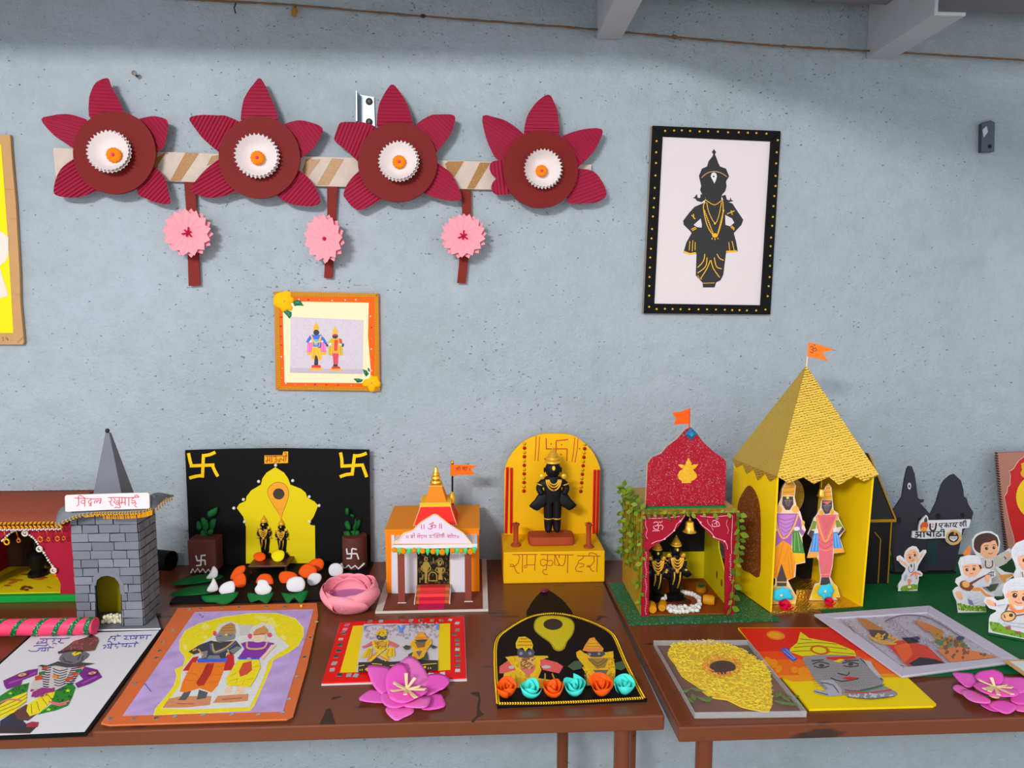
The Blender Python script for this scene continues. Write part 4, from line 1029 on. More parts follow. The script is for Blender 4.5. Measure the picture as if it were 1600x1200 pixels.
def hgt(pl, x, y0, y1): return pl.p(x, y1).z - pl.p(x, y0).z
a_ = pi.p(414.5, 868); top_ = pi.p(415, 804.5).z
idol('figurine', 'taller black and gold figurine on the tiny wooden stool', (a_.x, a_.y, zS), (top_-zS)/1.1, resin, True, None, True, False)
a_ = pi.p(441.5, 866); top_ = pi.p(441, 809.5).z
idol('figurine', 'shorter black and gold figurine on the tiny wooden stool', (a_.x, a_.y, zS), (top_-zS)/1.1, resin, True, None, True, False)
def petal(name, pts, z, pl, off, m, parent=None, label=None, cat=None, h=0.004, n=None, group=None, cup=False, sm=3):
    P_ = [pl.p(x, y, off) for x, y in smooth(zz(z, pts), True, sm)]
    return MB().dome(P_, n or pl.n, h, 0.0006, 4, cup).build(name, m, parent, label, cat, group, sm=True)
def Lean(base, lean=0.5):
    """a plane through a table point, leaning back"""
    return Pl(base, (0, -1, lean))
def lift(pts_mb): pass
yel_paper = mat('yellow_paper', (240, 220, 10), 0.6)
def card_petal(label, pts, z, m, baseplane_z, lean=0.55, h=0.0015, name='paper_petal', group='loose paper petals', parent=None, back=0.0):
    """a cut paper petal whose lowest point touches the surface under it"""
    q = smooth(zz(z, pts), True, 3); low = max(q, key=lambda p: p[1])
    b = Horiz(baseplane_z).p(*low) + V((0, back, 0.0006)); pl = Lean(b, lean)
    P_ = [pl.p(x, y) for x, y in q]
    return MB().dome(P_, pl.n, h, 0.0006, 4).build(name, m, parent, label if parent is None else None, 'paper petal' if parent is None else None, group if parent is None else None, sm=True)
card_petal('orange paper petal lying on the tiny wooden stool', [(145,740),(160,700),(210,675),(275,675),(320,715),(315,765),(260,798),(190,790)], zs, orange_paper, zS, 1.2, group=None)
card_petal('yellow paper petal lying on the tiny wooden stool', [(405,730),(430,670),(500,642),(570,648),(595,690),(580,760),(530,802),(450,800)], zs, yel_paper, zS, 0.9, group=None)

# ---- brown planters with white swastikas
def planter(label, x0, x1, ytop, ybot, square, swz, sw, leaves, zig):
    b = tab((x0+x1)/2, ybot, 0.0038); b.y = min(b.y, BY-0.039); pl = Vert(b.y); cx = pl.p((x0+x1)/2, ybot).x
    r = (pl.p(x1, ybot).x - pl.p(x0, ybot).x)/2; zt_ = pl.p((x0+x1)/2, ytop+6).z; z0 = ZT+0.0039
    t = thing('planter', label, 'planter', (cx, b.y+r, z0))
    brown = mat('brown_clay_paper', (84, 46, 40), 0.75, bump=0.4, bscale=90)
    if square:
        MB().hexa([(cx-r, b.y, z0), (cx+r, b.y, z0), (cx+r, b.y+1.6*r, z0), (cx-r, b.y+1.6*r, z0)], [(cx-r*1.02, b.y, zt_), (cx+r*1.02, b.y, zt_), (cx+r*1.02, b.y+1.6*r, zt_), (cx-r*1.02, b.y+1.6*r, zt_)]).build('pot', brown, t, bevel=0.003)
        fp = Vert(b.y)
    else:
        MB().lathe([(r,0),(r,zt_-z0-0.003),(r*0.97,zt_-z0),(r*0.7,zt_-z0)], (cx, b.y+r, z0), 24).build('pot', brown, t, sm='auto')
        fp = Vert(b.y-0.0002)
    A = Art(fp, swz, 0.0006).c(226,224,226); A.sts(sw, 9)
    A.build('swastika', t)
    A = Art(fp, swz, 0.0006).c(220,220,222); A.sts(zig, 10)
    A.build('zigzag_border', t)
    for q in leaves:
        qq = smooth(zz(swz, q), True, 2); pl2 = Pl((cx, b.y+r+random.uniform(-0.006,0.006), zt_), (random.uniform(-0.4,0.4), -1, random.uniform(0.0,0.5)))
        MB().dome([pl2.p(*p) for p in qq], pl2.n, 0.0025, 0.0006, 3).build('leaf', mat('dark_green_leaf', (14, 84, 38), 0.55), t, sm=True)
    MB().tube([(cx, b.y+r, zt_-0.002), (cx+0.001, b.y+r, zt_+0.014), (cx+0.003, b.y+r+0.001, zt_+0.03)], 0.0012, 6).build('stem', MATS['dark_green_leaf'], t)
    return t
planter('square brown planter with green leaves and white zigzag base', 295, 338, 838, 896, True, (260,680,0.25),
  [[(218,750),(215,815)],[(190,785),(242,780)],[(218,752),(246,750)],[(240,780),(244,812)],[(216,813),(186,815)],[(192,785),(184,752)]],
  [[(215,520),(235,515),(258,545),(262,580),(240,600),(222,570)], [(258,480),(300,455),(320,450),(315,490),(280,512),(258,510)], [(268,540),(300,520),(312,530),(300,580),(270,600)], [(215,600),(240,590),(250,630),(232,658),(215,640)], [(188,545),(205,535),(220,570),(205,595),(188,580)], [(255,600),(290,580),(290,610),(262,625)]],
  [[(152,862),(165,835),(178,858),(195,832),(210,856),(228,835),(245,860),(262,838),(280,862),(300,820),(318,850)]])
planter('round brown planter with green leaves and white zigzag base', 532, 571, 836, 886, False, (260,680,0.25),
  [[(1160,708),(1155,772)],[(1128,742),(1190,740)],[(1160,708),(1190,714)],[(1190,740),(1202,776)],[(1155,770),(1125,770)],[(1130,742),(1126,708)]],
  [[(1118,460),(1135,455),(1140,480),(1135,500),(1120,495)], [(1112,545),(1135,532),(1150,560),(1150,590),(1125,585)], [(1165,580),(1190,535),(1215,530),(1210,565),(1185,598)], [(1105,605),(1140,600),(1150,630),(1130,645)], [(1150,600),(1200,595),(1205,620),(1180,648)], [(1150,490),(1175,500),(1170,515),(1150,505)]],
  [[(1092,800),(1108,830),(1125,825),(1138,812),(1155,832),(1180,815),(1200,835),(1222,815),(1238,800)]])

# ---- paper lotuses on the black base
zB_ = ZT+0.0040
def flat_leaf(pts, parent, k=0.0008):
    hp = Horiz(zB_+k); return MB().dome([hp.p(x, y) for x, y in smooth(zz(z, pts), True, 2)], (0,0,1), 0.0015, 0.0006, 3).build('green_leaf', green_paper, parent, sm=True)
def lotus(label, leafs, whites, oranges, group=None):
    c = Horiz(zB_).p(*zz(z, [leafs[0][0] if leafs else whites[0][0]])[0]); t = thing('paper_lotus', label, 'paper flower', c, group)
    for q in leafs:
        qq = smooth(zz(z, q), True, 2); low = max(qq, key=lambda p: p[1]); pl = Pl(Horiz(zB_).p(*low)+V((0,0,0.0006)), (0,-1,0.9))
        MB().dome([pl.p(*p) for p in qq], pl.n, 0.0015, 0.0006, 3).build('green_leaf', green_paper, t, sm=True)
    for k, q in enumerate(oranges): card_petal('', q, z, orange_paper, zB_, 0.7, 0.0016, 'orange_petal', None, t, 0.006)
    for k, q in enumerate(whites): card_petal('', q, z, white_p, zB_+0.005, 0.6, 0.0016, 'white_petal', None, t, -0.002)
    return t
lotus('paper lotus with one round white petal on curled leaf beside pointed leaves', [[(218,1005),(260,1000),(330,995),(400,985),(447,978),(440,1005),(400,1045),(350,1058),(300,1045),(240,1042)]],
      [[(328,975),(340,940),(375,918),(415,912),(428,945),(422,980),(395,1005),(355,1000)]], [])
lotus('paper lotus with white petal before an orange petal, between its two neighbours', [[(508,985),(550,990),(600,998),(650,985),(670,980),(655,1015),(625,1055),(580,1030),(530,1045),(512,1020)]],
      [[(552,960),(568,935),(575,905),(625,908),(640,935),(658,955),(645,985),(610,1002),(565,990)]], [[(562,905),(590,870),(640,868),(665,900),(660,935),(570,930)]])
lotus('paper lotus with wide white petal and orange petal beside the pink paper bowl', [[(720,985),(760,990),(820,985),(880,968),(878,1000),(840,1055),(800,1015),(760,1055),(735,1020)]],
      [[(750,945),(760,905),(800,885),(845,888),(866,920),(860,960),(830,978),(770,975)]], [[(702,880),(725,852),(790,855),(820,880),(800,905),(750,930),(715,920)]])
o = thing('paper_leaf_spray', 'two long pointed green leaves with white bud tips at the stage edge', 'paper leaf', tab(290, 925, 0.004))
flat_leaf([(35,930),(100,895),(200,870),(300,865),(358,882),(300,905),(200,925),(100,935)], o)
flat_leaf([(20,1000),(80,965),(180,940),(280,935),(330,955),(280,985),(180,998),(80,1004)], o)
for q in ([(248,895),(275,855),(292,820),(318,840),(318,880),(290,895)], [(252,970),(280,920),(295,890),(322,945),(318,970),(285,980)]):
    card_petal('', q, z, white_p, zB_+0.0035, 0.5, 0.003, 'white_bud', None, o)
card_petal('orange petal leaning to the side near the pointed green leaves', [(398,895),(420,845),(450,820),(490,815),(488,850),(450,880),(425,900)], z, orange_paper, zB_, 0.6, group=None)
card_petal('orange petal with a pearl beside the curled white lotus', [(415,905),(440,870),(475,860),(495,885),(495,935),(470,952),(430,945)], z, orange_paper, zB_, 0.6, group=None)
card_petal('orange petal with pearl dot next to the pink paper bowl', [(825,860),(845,820),(890,802),(935,830),(935,870),(890,893),(845,885)], z, orange_paper, zB_, 0.6, group=None)
card_petal('orange petal behind its pearl-dotted neighbour near the round planter', [(890,800),(920,775),(965,772),(985,800),(970,840),(930,852),(915,825)], z, orange_paper, zB_, 0.6, group=None)
card_petal('round white paper petal standing by the round brown planter', [(1013,840),(1030,808),(1070,800),(1102,825),(1098,870),(1060,882),(1025,875)], z, white_p, zB_, 0.4, group=None)
card_petal('white paper petal tucked behind the pink paper bowl', [(880,905),(905,865),(955,865),(970,890),(950,925),(900,940)], z, white_p, zB_, 0.5, group=None)

# ================================================================== pink paper lotus bowl
c = tab(541, 966); R = 0.0475; H_ = 0.046; cy = c.y+0.036
pbw = thing('paper_lotus_bowl', 'large pink paper lotus shaped like an open bowl', 'paper flower', (c.x, cy, ZT))
pinkb = mat('pink_craft_paper', (240, 152, 166), 0.65)
def shell(a0, span, r0, r1, h0, h1, name='petal', curl=0.006, m=pinkb):
    nu, nv = 18, 8; vs = []
    for j in range(nv+1):
        v = j/nv
        for i in range(nu+1):
            u = i/nu; a = math.radians(a0 + span*(u-0.5)); e = 0.5+0.5*max(0.0, math.sin(math.pi*u))**0.7
            hh_ = h0+(h1*e-h0*0.2)*v; rr_ = (r0+(r1-r0)*math.sin(v*math.pi*0.55))*(0.93+0.05*math.sin(math.pi*u)+0.10*(u-0.5)) - curl*max(0, v-0.7)/0.3*e
            vs.append((c.x+rr_*math.cos(a), cy+rr_*math.sin(a)*0.9, ZT+0.0006+hh_))
    o = MB().add(vs, [[j*(nu+1)+i, j*(nu+1)+i+1, (j+1)*(nu+1)+i+1, (j+1)*(nu+1)+i] for j in range(nv) for i in range(nu)]).build(name, m, pbw, sm=True, fixn=False)
    o.modifiers.new('s','SOLIDIFY').thickness = 0.0006; return o
for k in range(5): shell(-108+72*k, 128, R*0.62, R*(1.06+0.02*(k % 2)), 0.0, H_*(0.78 if k == 0 else 0.98 if k in (2,3) else 0.9))
for k in range(5): shell(-70+72*k, 105, R*0.62, R*0.97, 0.004, H_*(0.72 if k in (0,4) else 0.92), curl=0.005)
for k in range(4): shell(-80+90*k, 120, R*0.60, R*0.84, 0.006, H_*(0.60 if k in (0,3) else 0.78), curl=0.006)
MB().lathe([(R*0.62,0.0),(R*0.74,0.020),(0.0,0.0205)], (c.x, cy, ZT+0.0012), 28, sy=0.9).build('inner_disc', mat('lavender_paper', (172, 112, 162), 0.65), pbw, sm='auto')
# ================================================================== orange temple model
z = (580, 700, 0.225)
Yw = tab(603, 927.5, 0.004).y            # front of the orange body
Yp = tab(625, 943, 0.004).y              # porch posts
yf_ = tab(680, 957).y; yb_ = tab(760, 876).y
BW = Vert(Yw)
ot = thing('orange_temple_model', 'orange card temple model with red and orange tower, white porch and flag', 'model building', (BW.p(676, 900).x, (yf_+yb_)/2, ZT))
bx0 = tab(587, 957).x; bx1 = tab(763, 956).x; zb = ZT+0.004
MB().box((bx0, yf_, ZT), (bx1, min(yb_, -0.012), zb)).build('base_card', mat('white_edge_card', (206, 198, 190), 0.7), ot)
MB().box((bx0+0.012, yf_+0.0005, zb), (bx1-0.009, min(yb_, -0.012)-0.004, zb+0.0008)).build('base_sheet', mat('brown_sheet', (112, 58, 44), 0.65), ot)
zb += 0.0008
x0, x1 = BW.p(603, 880).x, BW.p(749, 880).x; zt = BW.p(676, 826).z
Ybk = min(Horiz(zt).p(680, 788.5).y, -0.03)
ora = mat('orange_card_wall', (236, 134, 14), 0.6); ora2 = mat('orange_card_roof', (214, 132, 12), 0.6)
MB().box((x0, Yw, zb), (x1, Ybk, zt-0.002)).build('body', ora, ot)
MB().box((x0-0.001, Yw-0.002, zt-0.002), (x1+0.001, Ybk, zt)).build('roof', ora2, ot)
wp = mat('white_card', (232, 228, 236), 0.65)
WP = Vert(Yw-0.002)
def panel(name, pl, pts, m, th=0.0015, parent=None, zmin=None):
    P_ = [pl.p(x, y) for x, y in zz(z, pts)]
    for p in P_:
        if zmin is not None and p.z < zmin+0.003: p.z = zmin
    return MB().prism(P_, pl.n*-th).build(name, m, parent or ot)
panel('white_wall', WP, [(140,605),(160,605),(168,700),(320,700),(318,1015),(142,1015)], wp, zmin=zb)
panel('white_wall', WP, [(545,700),(735,605),(740,700),(662,720),(660,1012),(545,1005)], wp, zmin=zb)
dp = panel('door_picture', WP, [(316,700),(548,700),(546,950),(320,950)], mat('dark_print', (24, 20, 14), 0.5))
A = Art(WP, z, 0.0003); A.c(70,58,22).speck([(325,740),(540,740),(540,940),(325,940)], 90, 4, 12, 5)
A.c(150,126,58)
A.poly([(365,790),(395,790),(410,815),(392,850),(388,900),(385,938),(372,938),(372,870),(350,830)]).ell(380,770,14,18)
A.st([(352,815),(345,840),(368,860)],7).st([(405,815),(415,838),(395,860)],7).st([(360,880),(350,915)],6).st([(398,880),(402,915)],6)
A.poly([(455,830),(500,830),(490,870),(495,915),(465,915),(470,870)]).ell(477,798,16,20).st([(455,830),(445,850),(470,868)],7).st([(502,830),(512,850),(492,868)],7)
A.st([(400,918),(400,885),(415,865),(440,865),(455,885),(455,918)],7,3).st([(395,922),(460,922)],7)
A.st([(455,790),(465,772),(482,768),(498,785),(500,810)],5,3).st([(430,760),(432,800)],5).st([(340,900),(338,935)],6).st([(510,900),(520,920)],6)
A.c(26,22,14).ell(480,795,7,9).ell(382,772,6,8)
A.build('door_print', dp)
mb = MB()
for k in range(20):
    for xx in (317, 547): mb.ball(WP.p(*zz(z, [(xx, 745+k*10)])[0], 0.0006), 0.0011, 6, 4)
for o_, q in (('pearl_edging', None),): mb.build(o_, mat('cream_pearl', (232,204,150), 0.3), ot, kind='stuff')
PP = Vert(Yp)
brn = mat('brown_pillar', (122, 62, 50), 0.65)
for (a, b) in ((185,231),(650,697)):
    pa, pb2 = PP.p(*zz(z, [(a,900)])[0]).x, PP.p(*zz(z, [(b,900)])[0]).x; zt_ = PP.p(*zz(z, [(a,700)])[0]).z
    MB().box((pa, Yp, zb), (pb2, Yp+0.006, zt_)).build('pillar', brn, ot)
    MB().box((pa-0.001, Yp-0.001, zb), (pb2+0.002, Yp-0.0002, zb+0.0012)).build('pillar_foot', wp, ot)
# porch top, pediment with writing
PD = Vert(Yp-0.006)
ped = [(150,668),(162,652),(190,640),(215,605),(240,588),(290,570),(340,520),(400,482),(445,462),(490,490),(530,522),(590,560),(640,592),(680,642),(700,668)]
po = sheet(PD, zz(z, ped), 0.0015, 0.0015).build('pediment', mat('lilac_card', (222, 210, 226), 0.65), ot)
q0, q1 = PD.p(*zz(z, [(148,672)])[0]), PD.p(*zz(z, [(736,690)])[0])
MB().box((q0.x, Yp-0.008, q1.z), (q1.x, Yw, q0.z)).build('porch_slab', wp, ot)
mb = MB()
for i, p in enumerate(smooth(zz(z, ped), False, 5)): 
    mb.ball(PD.p(*p, 0.0018), 0.0013, 6, 4)
for i in range(56): mb.ball(PD.p(*zz(z, [(160+i*9.6, 664)])[0], 0.0018), 0.0011, 6, 4)
mb.build('pearl_trim', MATS['cream_pearl'], po, kind='stuff')
zp = (615, 800, 0.075)
A = Art(PD, zp, 0.0018).c(176,34,66)
A.sts([[(580,255),(582,360)],[(632,255),(634,355)],[(955,240),(960,350)],[(990,240),(1002,350)]], 12)
A.sts([[(740,265),(770,245),(800,265),(785,295),(760,300)], [(770,300),(805,320),(790,350),(750,352),(710,335)], [(800,300),(840,270),(878,285),(870,320),(835,325)], [(790,225),(815,240),(840,222)]], 14, 3)
A.ell(818,215,8)
A.sts([[(268,485),(270,545)],[(302,485),(304,545)],[(1325,490),(1328,540)],[(1355,490),(1357,540)]], 10)
A.sts([[(345,485),(440,482)],[(490,485),(690,488)],[(730,486),(1060,470)],[(1110,480),(1310,490)]], 9)
A.sts([[(355,500),(385,510),(360,535)],[(395,490),(395,545)],[(430,440),(432,540)],[(400,445),(430,440)],[(365,545),(385,520)],
  [(500,490),(502,540)],[(535,490),(537,545)],[(515,500),(535,515)],[(500,460),(530,445),(550,470)],[(575,490),(570,520),(600,530),(580,560)],[(620,500),(640,530),(660,500)],[(680,490),(682,540)],
  [(760,490),(775,515),(750,530),(800,525)],[(830,470),(870,445),(940,440),(960,465)],[(850,490),(852,540)],[(875,490),(905,520),(880,535)],[(915,480),(918,540)],[(950,480),(950,535)],[(985,480),(988,530)],[(1015,450),(1018,535)],[(1045,440),(1050,530)],[(1020,450),(1045,440)],
  [(1125,490),(1120,520),(1160,520)],[(1150,485),(1155,540)],[(1190,490),(1192,540)],[(1185,455),(1215,450),(1220,480)],[(1240,495),(1220,520),(1250,535)],[(1275,490),(1290,515),(1265,535)],[(1140,455),(1150,458)]], 9)
A.build('pediment_text', po, PEN)
# marigold and leaf garland under the slab
GL = Vert(Yp-0.0095); mar = mat('marigold_paper', (240, 160, 24), 0.8, bump=0.8, bscale=500); mint = mat('mint_leaf', (78, 186, 118), 0.6)
mar_me = data_mesh('marigold_head', MB().lathe([(0.3,-0.5),(0.85,-0.45),(1.0,0),(0.85,0.45),(0.4,0.62),(0,0.5)], (0,0,0), 14, (0,-1,0), ripple=7, amp=0.08), mar, True)
for (x, y, r) in ((160,708,20),(178,712,14),(222,716,24),(297,710,19),(358,716,21),(430,718,22),(494,722,25),(565,712,20),(625,712,19),(690,718,25)):
    inst('marigold', mar_me, TRS(GL.p(*zz(z, [(x,y)])[0]), s=r*z[2]/F_PX*1.12), ot)
for (x, y) in ((196,712),(262,715),(330,712),(392,718),(460,720),(527,716),(597,712),(655,712),(716,706)):
    q = [(x-13,y-18),(x+13,y-18),(x+14,y+2),(x+4,y+26),(x-4,y+26),(x-13,y+4)]
    MB().dome([GL.p(*p, 0.001) for p in zz(z, q)], (0,-1,0), 0.0012, 0.0005, 2).build('garland_leaf', mint, ot)
# steps with red runner
s0, s1 = PD.p(*zz(z, [(302,900)])[0]).x, PD.p(*zz(z, [(540,900)])[0]).x
ys = tab(*zz(z, [(420,1080)])[0], 0.005).y; n = 3; dz = (WP.p(*zz(z, [(420,945)])[0]).z - zb)/n; dy = (Yw-0.004-ys)/n
r0, r1 = s0+(s1-s0)*0.11, s0+(s1-s0)*0.86
rc = [mat('runner_crimson', (196, 48, 62), 0.65), mat('runner_coral', (216, 70, 72), 0.65), mat('runner_red', (186, 58, 56), 0.65)]
for k in range(n):
    so = MB().box((s0, ys+k*dy, zb+k*dz), (s1, Yw-0.0036, zb+(k+1)*dz)).build('step', mat('terracotta_card', (176, 96, 62), 0.65), ot)
    MB().box((r0, ys+k*dy-0.0006, zb+k*dz), (r1, ys+k*dy+dy, zb+(k+1)*dz+0.0006)).build('runner', rc[k], so)
for xx in (s0-0.0016, s1): MB().hexa([(xx, ys-0.003, zb), (xx+0.0016, ys-0.003, zb), (xx+0.0016, Yw-0.0036, zb), (xx, Yw-0.0036, zb)], [(xx, ys-0.003, zb+dz), (xx+0.0016, ys-0.003, zb+dz), (xx+0.0016, Yw-0.0036, zb+n*dz), (xx, Yw-0.0036, zb+n*dz)]).build('step_side', MATS['white_edge_card'], ot)
MB().box((r0, yf_+0.001, zb), (r1, ys-0.001, zb+0.0006)).build('floor_runner', mat('runner_magenta', (178, 40, 84), 0.6), ot)
# tower
ym = (Yw+Ybk)/2; cx = Horiz(zt).p(*zz(z, [(452,505)])[0]).x
ym = Yw + 0.052; TW = Vert(ym)
def frus(name, hw0, hw1, za, zb_, m, dd0=None): 
    return MB().hexa([(cx-hw0, ym-hw0, za), (cx+hw0, ym-hw0, za), (cx+hw0, ym+hw0, za), (cx-hw0, ym+hw0, za)], [(cx-hw1, ym-hw1, zb_), (cx+hw1, ym-hw1, zb_), (cx+hw1, ym+hw1, zb_), (cx-hw1, ym+hw1, zb_)]).build(name, m, ot)
k_ = 0.225/F_PX*1.18
hw0 = 160*k_*0.96; zA1 = Vert(ym-hw0*0.7).p(*zz(z, [(450,400)])[0]).z; zA2 = Vert(ym-hw0*0.4).p(*zz(z, [(450,272)])[0]).z; zA3 = TW.p(*zz(z, [(450,120)])[0]).z
red_c = mat('red_card', (214, 48, 44), 0.6)
ro = frus('tower_base', hw0, hw0*0.70, zt, zA1-0.002, red_c)
frus('tower_band', hw0*0.72, hw0*0.72, zA1-0.002, zA1+0.005, mat('yellow_band', (236, 190, 20), 0.55))
frus('tower_top', hw0*0.50, hw0*0.28, zA1+0.005, zA2, ora)
frus('tower_cap', hw0*0.31, hw0*0.31, zA2, zA2+0.002, gold_p)
kh = zA3-zA2-0.002
MB().lathe([(0.0085,0),(0.0105,kh*0.10),(0.0095,kh*0.2),(0.006,kh*0.25),(0.0085,kh*0.32),(0.0075,kh*0.42),(0.005,kh*0.46),(0.0065,kh*0.52),(0.0055,kh*0.6),(0.0042,kh*0.66),(0.0035,kh*0.8),(0.0018,kh*0.94),(0,kh)], (cx, ym, zA2+0.002), 16).build('finial', gold_m, ot, sm='auto')
mb = MB()
for sx in (-1, 1):
    for i in range(14):
        t_ = i/13; mb.ball((cx+sx*(hw0+(hw0*0.70-hw0)*t_), ym-(hw0+(hw0*0.70-hw0)*t_)-0.0004, zt+(zA1-0.002-zt)*t_+0.001), 0.0011, 6, 4)
for i in range(26): mb.ball((cx-hw0+2*hw0*i/25, ym-hw0-0.0008, zt+0.0012), 0.0011, 6, 4)
for i in range(20): mb.ball((cx-hw0*0.72+1.44*hw0*i/19, ym-hw0*0.72-0.0006, zA1-0.001), 0.001, 6, 4); mb.ball((cx-hw0*0.72+1.44*hw0*i/19, ym-hw0*0.72-0.0006, zA1+0.005), 0.001, 6, 4)
for i in range(9): mb.ball((cx-hw0*0.31+0.62*hw0*i/8, ym-hw0*0.31, zA2+0.001), 0.0009, 6, 4)
mb.build('pearl_lines', MATS['cream_pearl'], ro, kind='stuff')
# flag
FPn = Vert(ym+0.012); f0 = FPn.p(*zz(z, [(562,330)])[0]); f1 = FPn.p(*zz(z, [(564,100)])[0])
fo = MB().tube([V((f0.x, f0.y, zt)), f1], 0.0017, 8).build('flag_pole', mat('black_pole', (20,20,24), 0.4), ot, sm='auto')
MB().ball(f1, 0.0030, 10, 7).build('pole_ball', gold_m, fo, sm=True)
zo = f0.z - zt
MB().lathe([(0.007,zo*0.7),(0.006,zo*0.9),(0.003,zo*1.15),(0,zo*1.2)], (f0.x, f0.y-0.001, zt), 12).build('pole_collar', gold_p, fo, sm='auto')
zf = (690, 715, 0.04375); FQ = Vert(ym+0.0095)
MB().lathe([(0.0028,0),(0.0028,FQ.p(700,726).z-FQ.p(700,743.5).z)], (f0.x, f0.y, FQ.p(700,743.5).z), 12).build('flag_sleeve', mat('flag_orange', (236,112,22), 0.6), fo, sm='auto')
flo = sheet(FQ, zz(zf, [(330,265),(470,262),(900,260),(1285,300),(1050,420),(1190,620),(900,612),(650,620),(470,650),(330,655)]), 0.0006).build('flag', MATS['flag_orange'], fo)
A = Art(FQ, zf, 0.0002).c(150,40,10)
A.sts([[(510,400),(560,390),(545,460)],[(590,340),(595,470)],[(650,340),(655,460)],[(610,300),(650,330)],[(500,380),(680,350)],[(735,345),(945,340)],[(750,350),(745,430)],[(790,350),(795,440)],[(830,360),(820,420),(850,470)],[(880,350),(900,410),(860,440)],[(1000,360),(1010,470)],[(485,470),(500,475)]], 26)
A.build('flag_text', flo, PEN)

# ================================================================== yellow arched shrine
z = (770, 660, 0.225)
Yf_ = tab(865, 911).y; SF = Vert(Yf_)
x0, x1 = SF.p(786.5, 890).x, SF.p(945, 890).x; zs_ = SF.p(865, 862).z
Ybd = Horiz(zs_).p(865, 834).y
sh = thing('yellow_shrine', 'yellow arched shrine with lettered plinth, red straws and sequin strings', 'shrine', ((x0+x1)/2, Yf_+0.06, ZT))
yel = mat('golden_yellow_card', (255, 198, 2), 0.6, var=0.05, vscale=30)
MB().box((x0, Yf_, ZT), (x1, Ybd+0.008, zs_)).build('plinth', yel, sh, bevel=0.002)
BK = Vert(Ybd)
arch = [(80,790),(80,340),(105,262),(160,182),(230,124),(330,84),(430,78),(530,84),(600,115),(670,175),(715,240),(745,315),(738,790)]
P_ = [BK.p(*p) for p in zz(z, [arch[0]] + smooth(arch[1:-1], False, 4) + [arch[-1]])]
for p in P_: p.z = max(p.z, zs_)
P_[0].z = P_[-1].z = zs_
MB().prism(P_, (0, 0.006, 0)).build('backboard', yel, sh)
straw = mat('red_straw', (190, 26, 44), 0.3)
for (a, ya, b, yb2) in ((101,312,91,768),(129,316,127,768),(708,330,698,780),(733,330,722,780)):
    p, q = BK.p(*zz(z, [(a,ya)])[0], 0.003), BK.p(*zz(z, [(b,yb2)])[0], 0.003); q.z = max(q.z, zs_+0.0005)
    MB().tube([p, q], 0.0024, 10).build('straw', straw, sh, sm='auto')
seq = [mat('gold_sequin', (190, 158, 44), 0.3, 0.5), mat('red_sequin', (160, 28, 22), 0.3, 0.2)]
sq_me = [data_mesh('sequin_%d' % k, MB().lathe([(1,0),(1,0.35),(0.5,0.55),(0,0.5)], (0,0,0), 12), seq[k], True) for k in range(2)]
for i in range(12):
    for (xa, ya, xb, yb2) in ((220,148,216,476),(640,152,611,478)):
        t_ = i/11; c = BK.p(*zz(z, [(xa+(xb-xa)*t_, ya+(yb2-ya)*t_)])[0], 0.0003)
        inst('sequin', sq_me[i % 2], frameM(c, (0,-1,0), s=0.0030 if i % 2 == 0 else 0.0034), sh)
A = Art(BK, z, 0.0003).c(176,34,8)
A.sts([[(302,95),(298,180),(292,265)],[(325,97),(320,185),(314,268)],[(570,105),(562,190),(550,275)],[(592,112),(585,195),(570,280)]], 5)
A.sts([[(370,110),(372,182)],[(368,184),(518,184)],[(440,130),(438,250)],[(438,128),(480,124),(524,118)],[(516,184),(514,268)],[(360,252),(438,250)]], 7)
for p in ((404,150),(478,155),(473,222),(362,255),(398,222),(602,183)): A.ell(p[0], p[1], 5)
A.build('swastika_drawing', sh, PEN)
zt3 = (785, 850, 0.103125)
A = Art(SF, zt3, 0.0003).c(150,44,0)
A.sts([[(150,160),(530,158)],[(575,160),(1075,166)],[(1130,178),(1490,186)],
  [(235,160),(262,200),(240,290),(190,335),(150,340)],[(160,345),(115,335),(120,310),(160,310),(178,340)],[(178,345),(200,400),(228,440),(262,438)],[(305,160),(302,430)],
  [(370,160),(368,315)],[(368,320),(330,330),(338,360),(370,355),(372,318),(490,314)],[(500,162),(488,405)],
  [(685,160),(682,260),(665,388)],[(680,250),(610,228),(575,255),(580,310),(620,335),(670,310)],[(680,260),(740,245),(768,275),(745,330),(690,325)],[(665,390),(620,390),(608,425),(640,460),(685,460)],
  [(795,162),(792,318),(862,325)],[(800,162),(862,322)],[(858,165),(860,215)],[(960,168),(945,280),(920,330),(880,330),(858,300)],[(992,166),(985,440)],
  [(1228,182),(1222,215),(1150,260),(1142,290),(1200,295),(1240,310),(1235,335),(1165,355)],[(1145,300),(1105,370),(1120,410),(1215,420)],
  [(1385,190),(1390,260),(1350,320),(1300,350)],[(1320,350),(1275,345),(1290,325),(1330,335)],[(1325,345),(1345,400),(1388,415)],[(1440,185),(1430,425)],[(1310,180),(1318,140),(1360,132),(1420,155),(1445,190)]], 10.5)
A.build('plinth_text', sh, PEN)
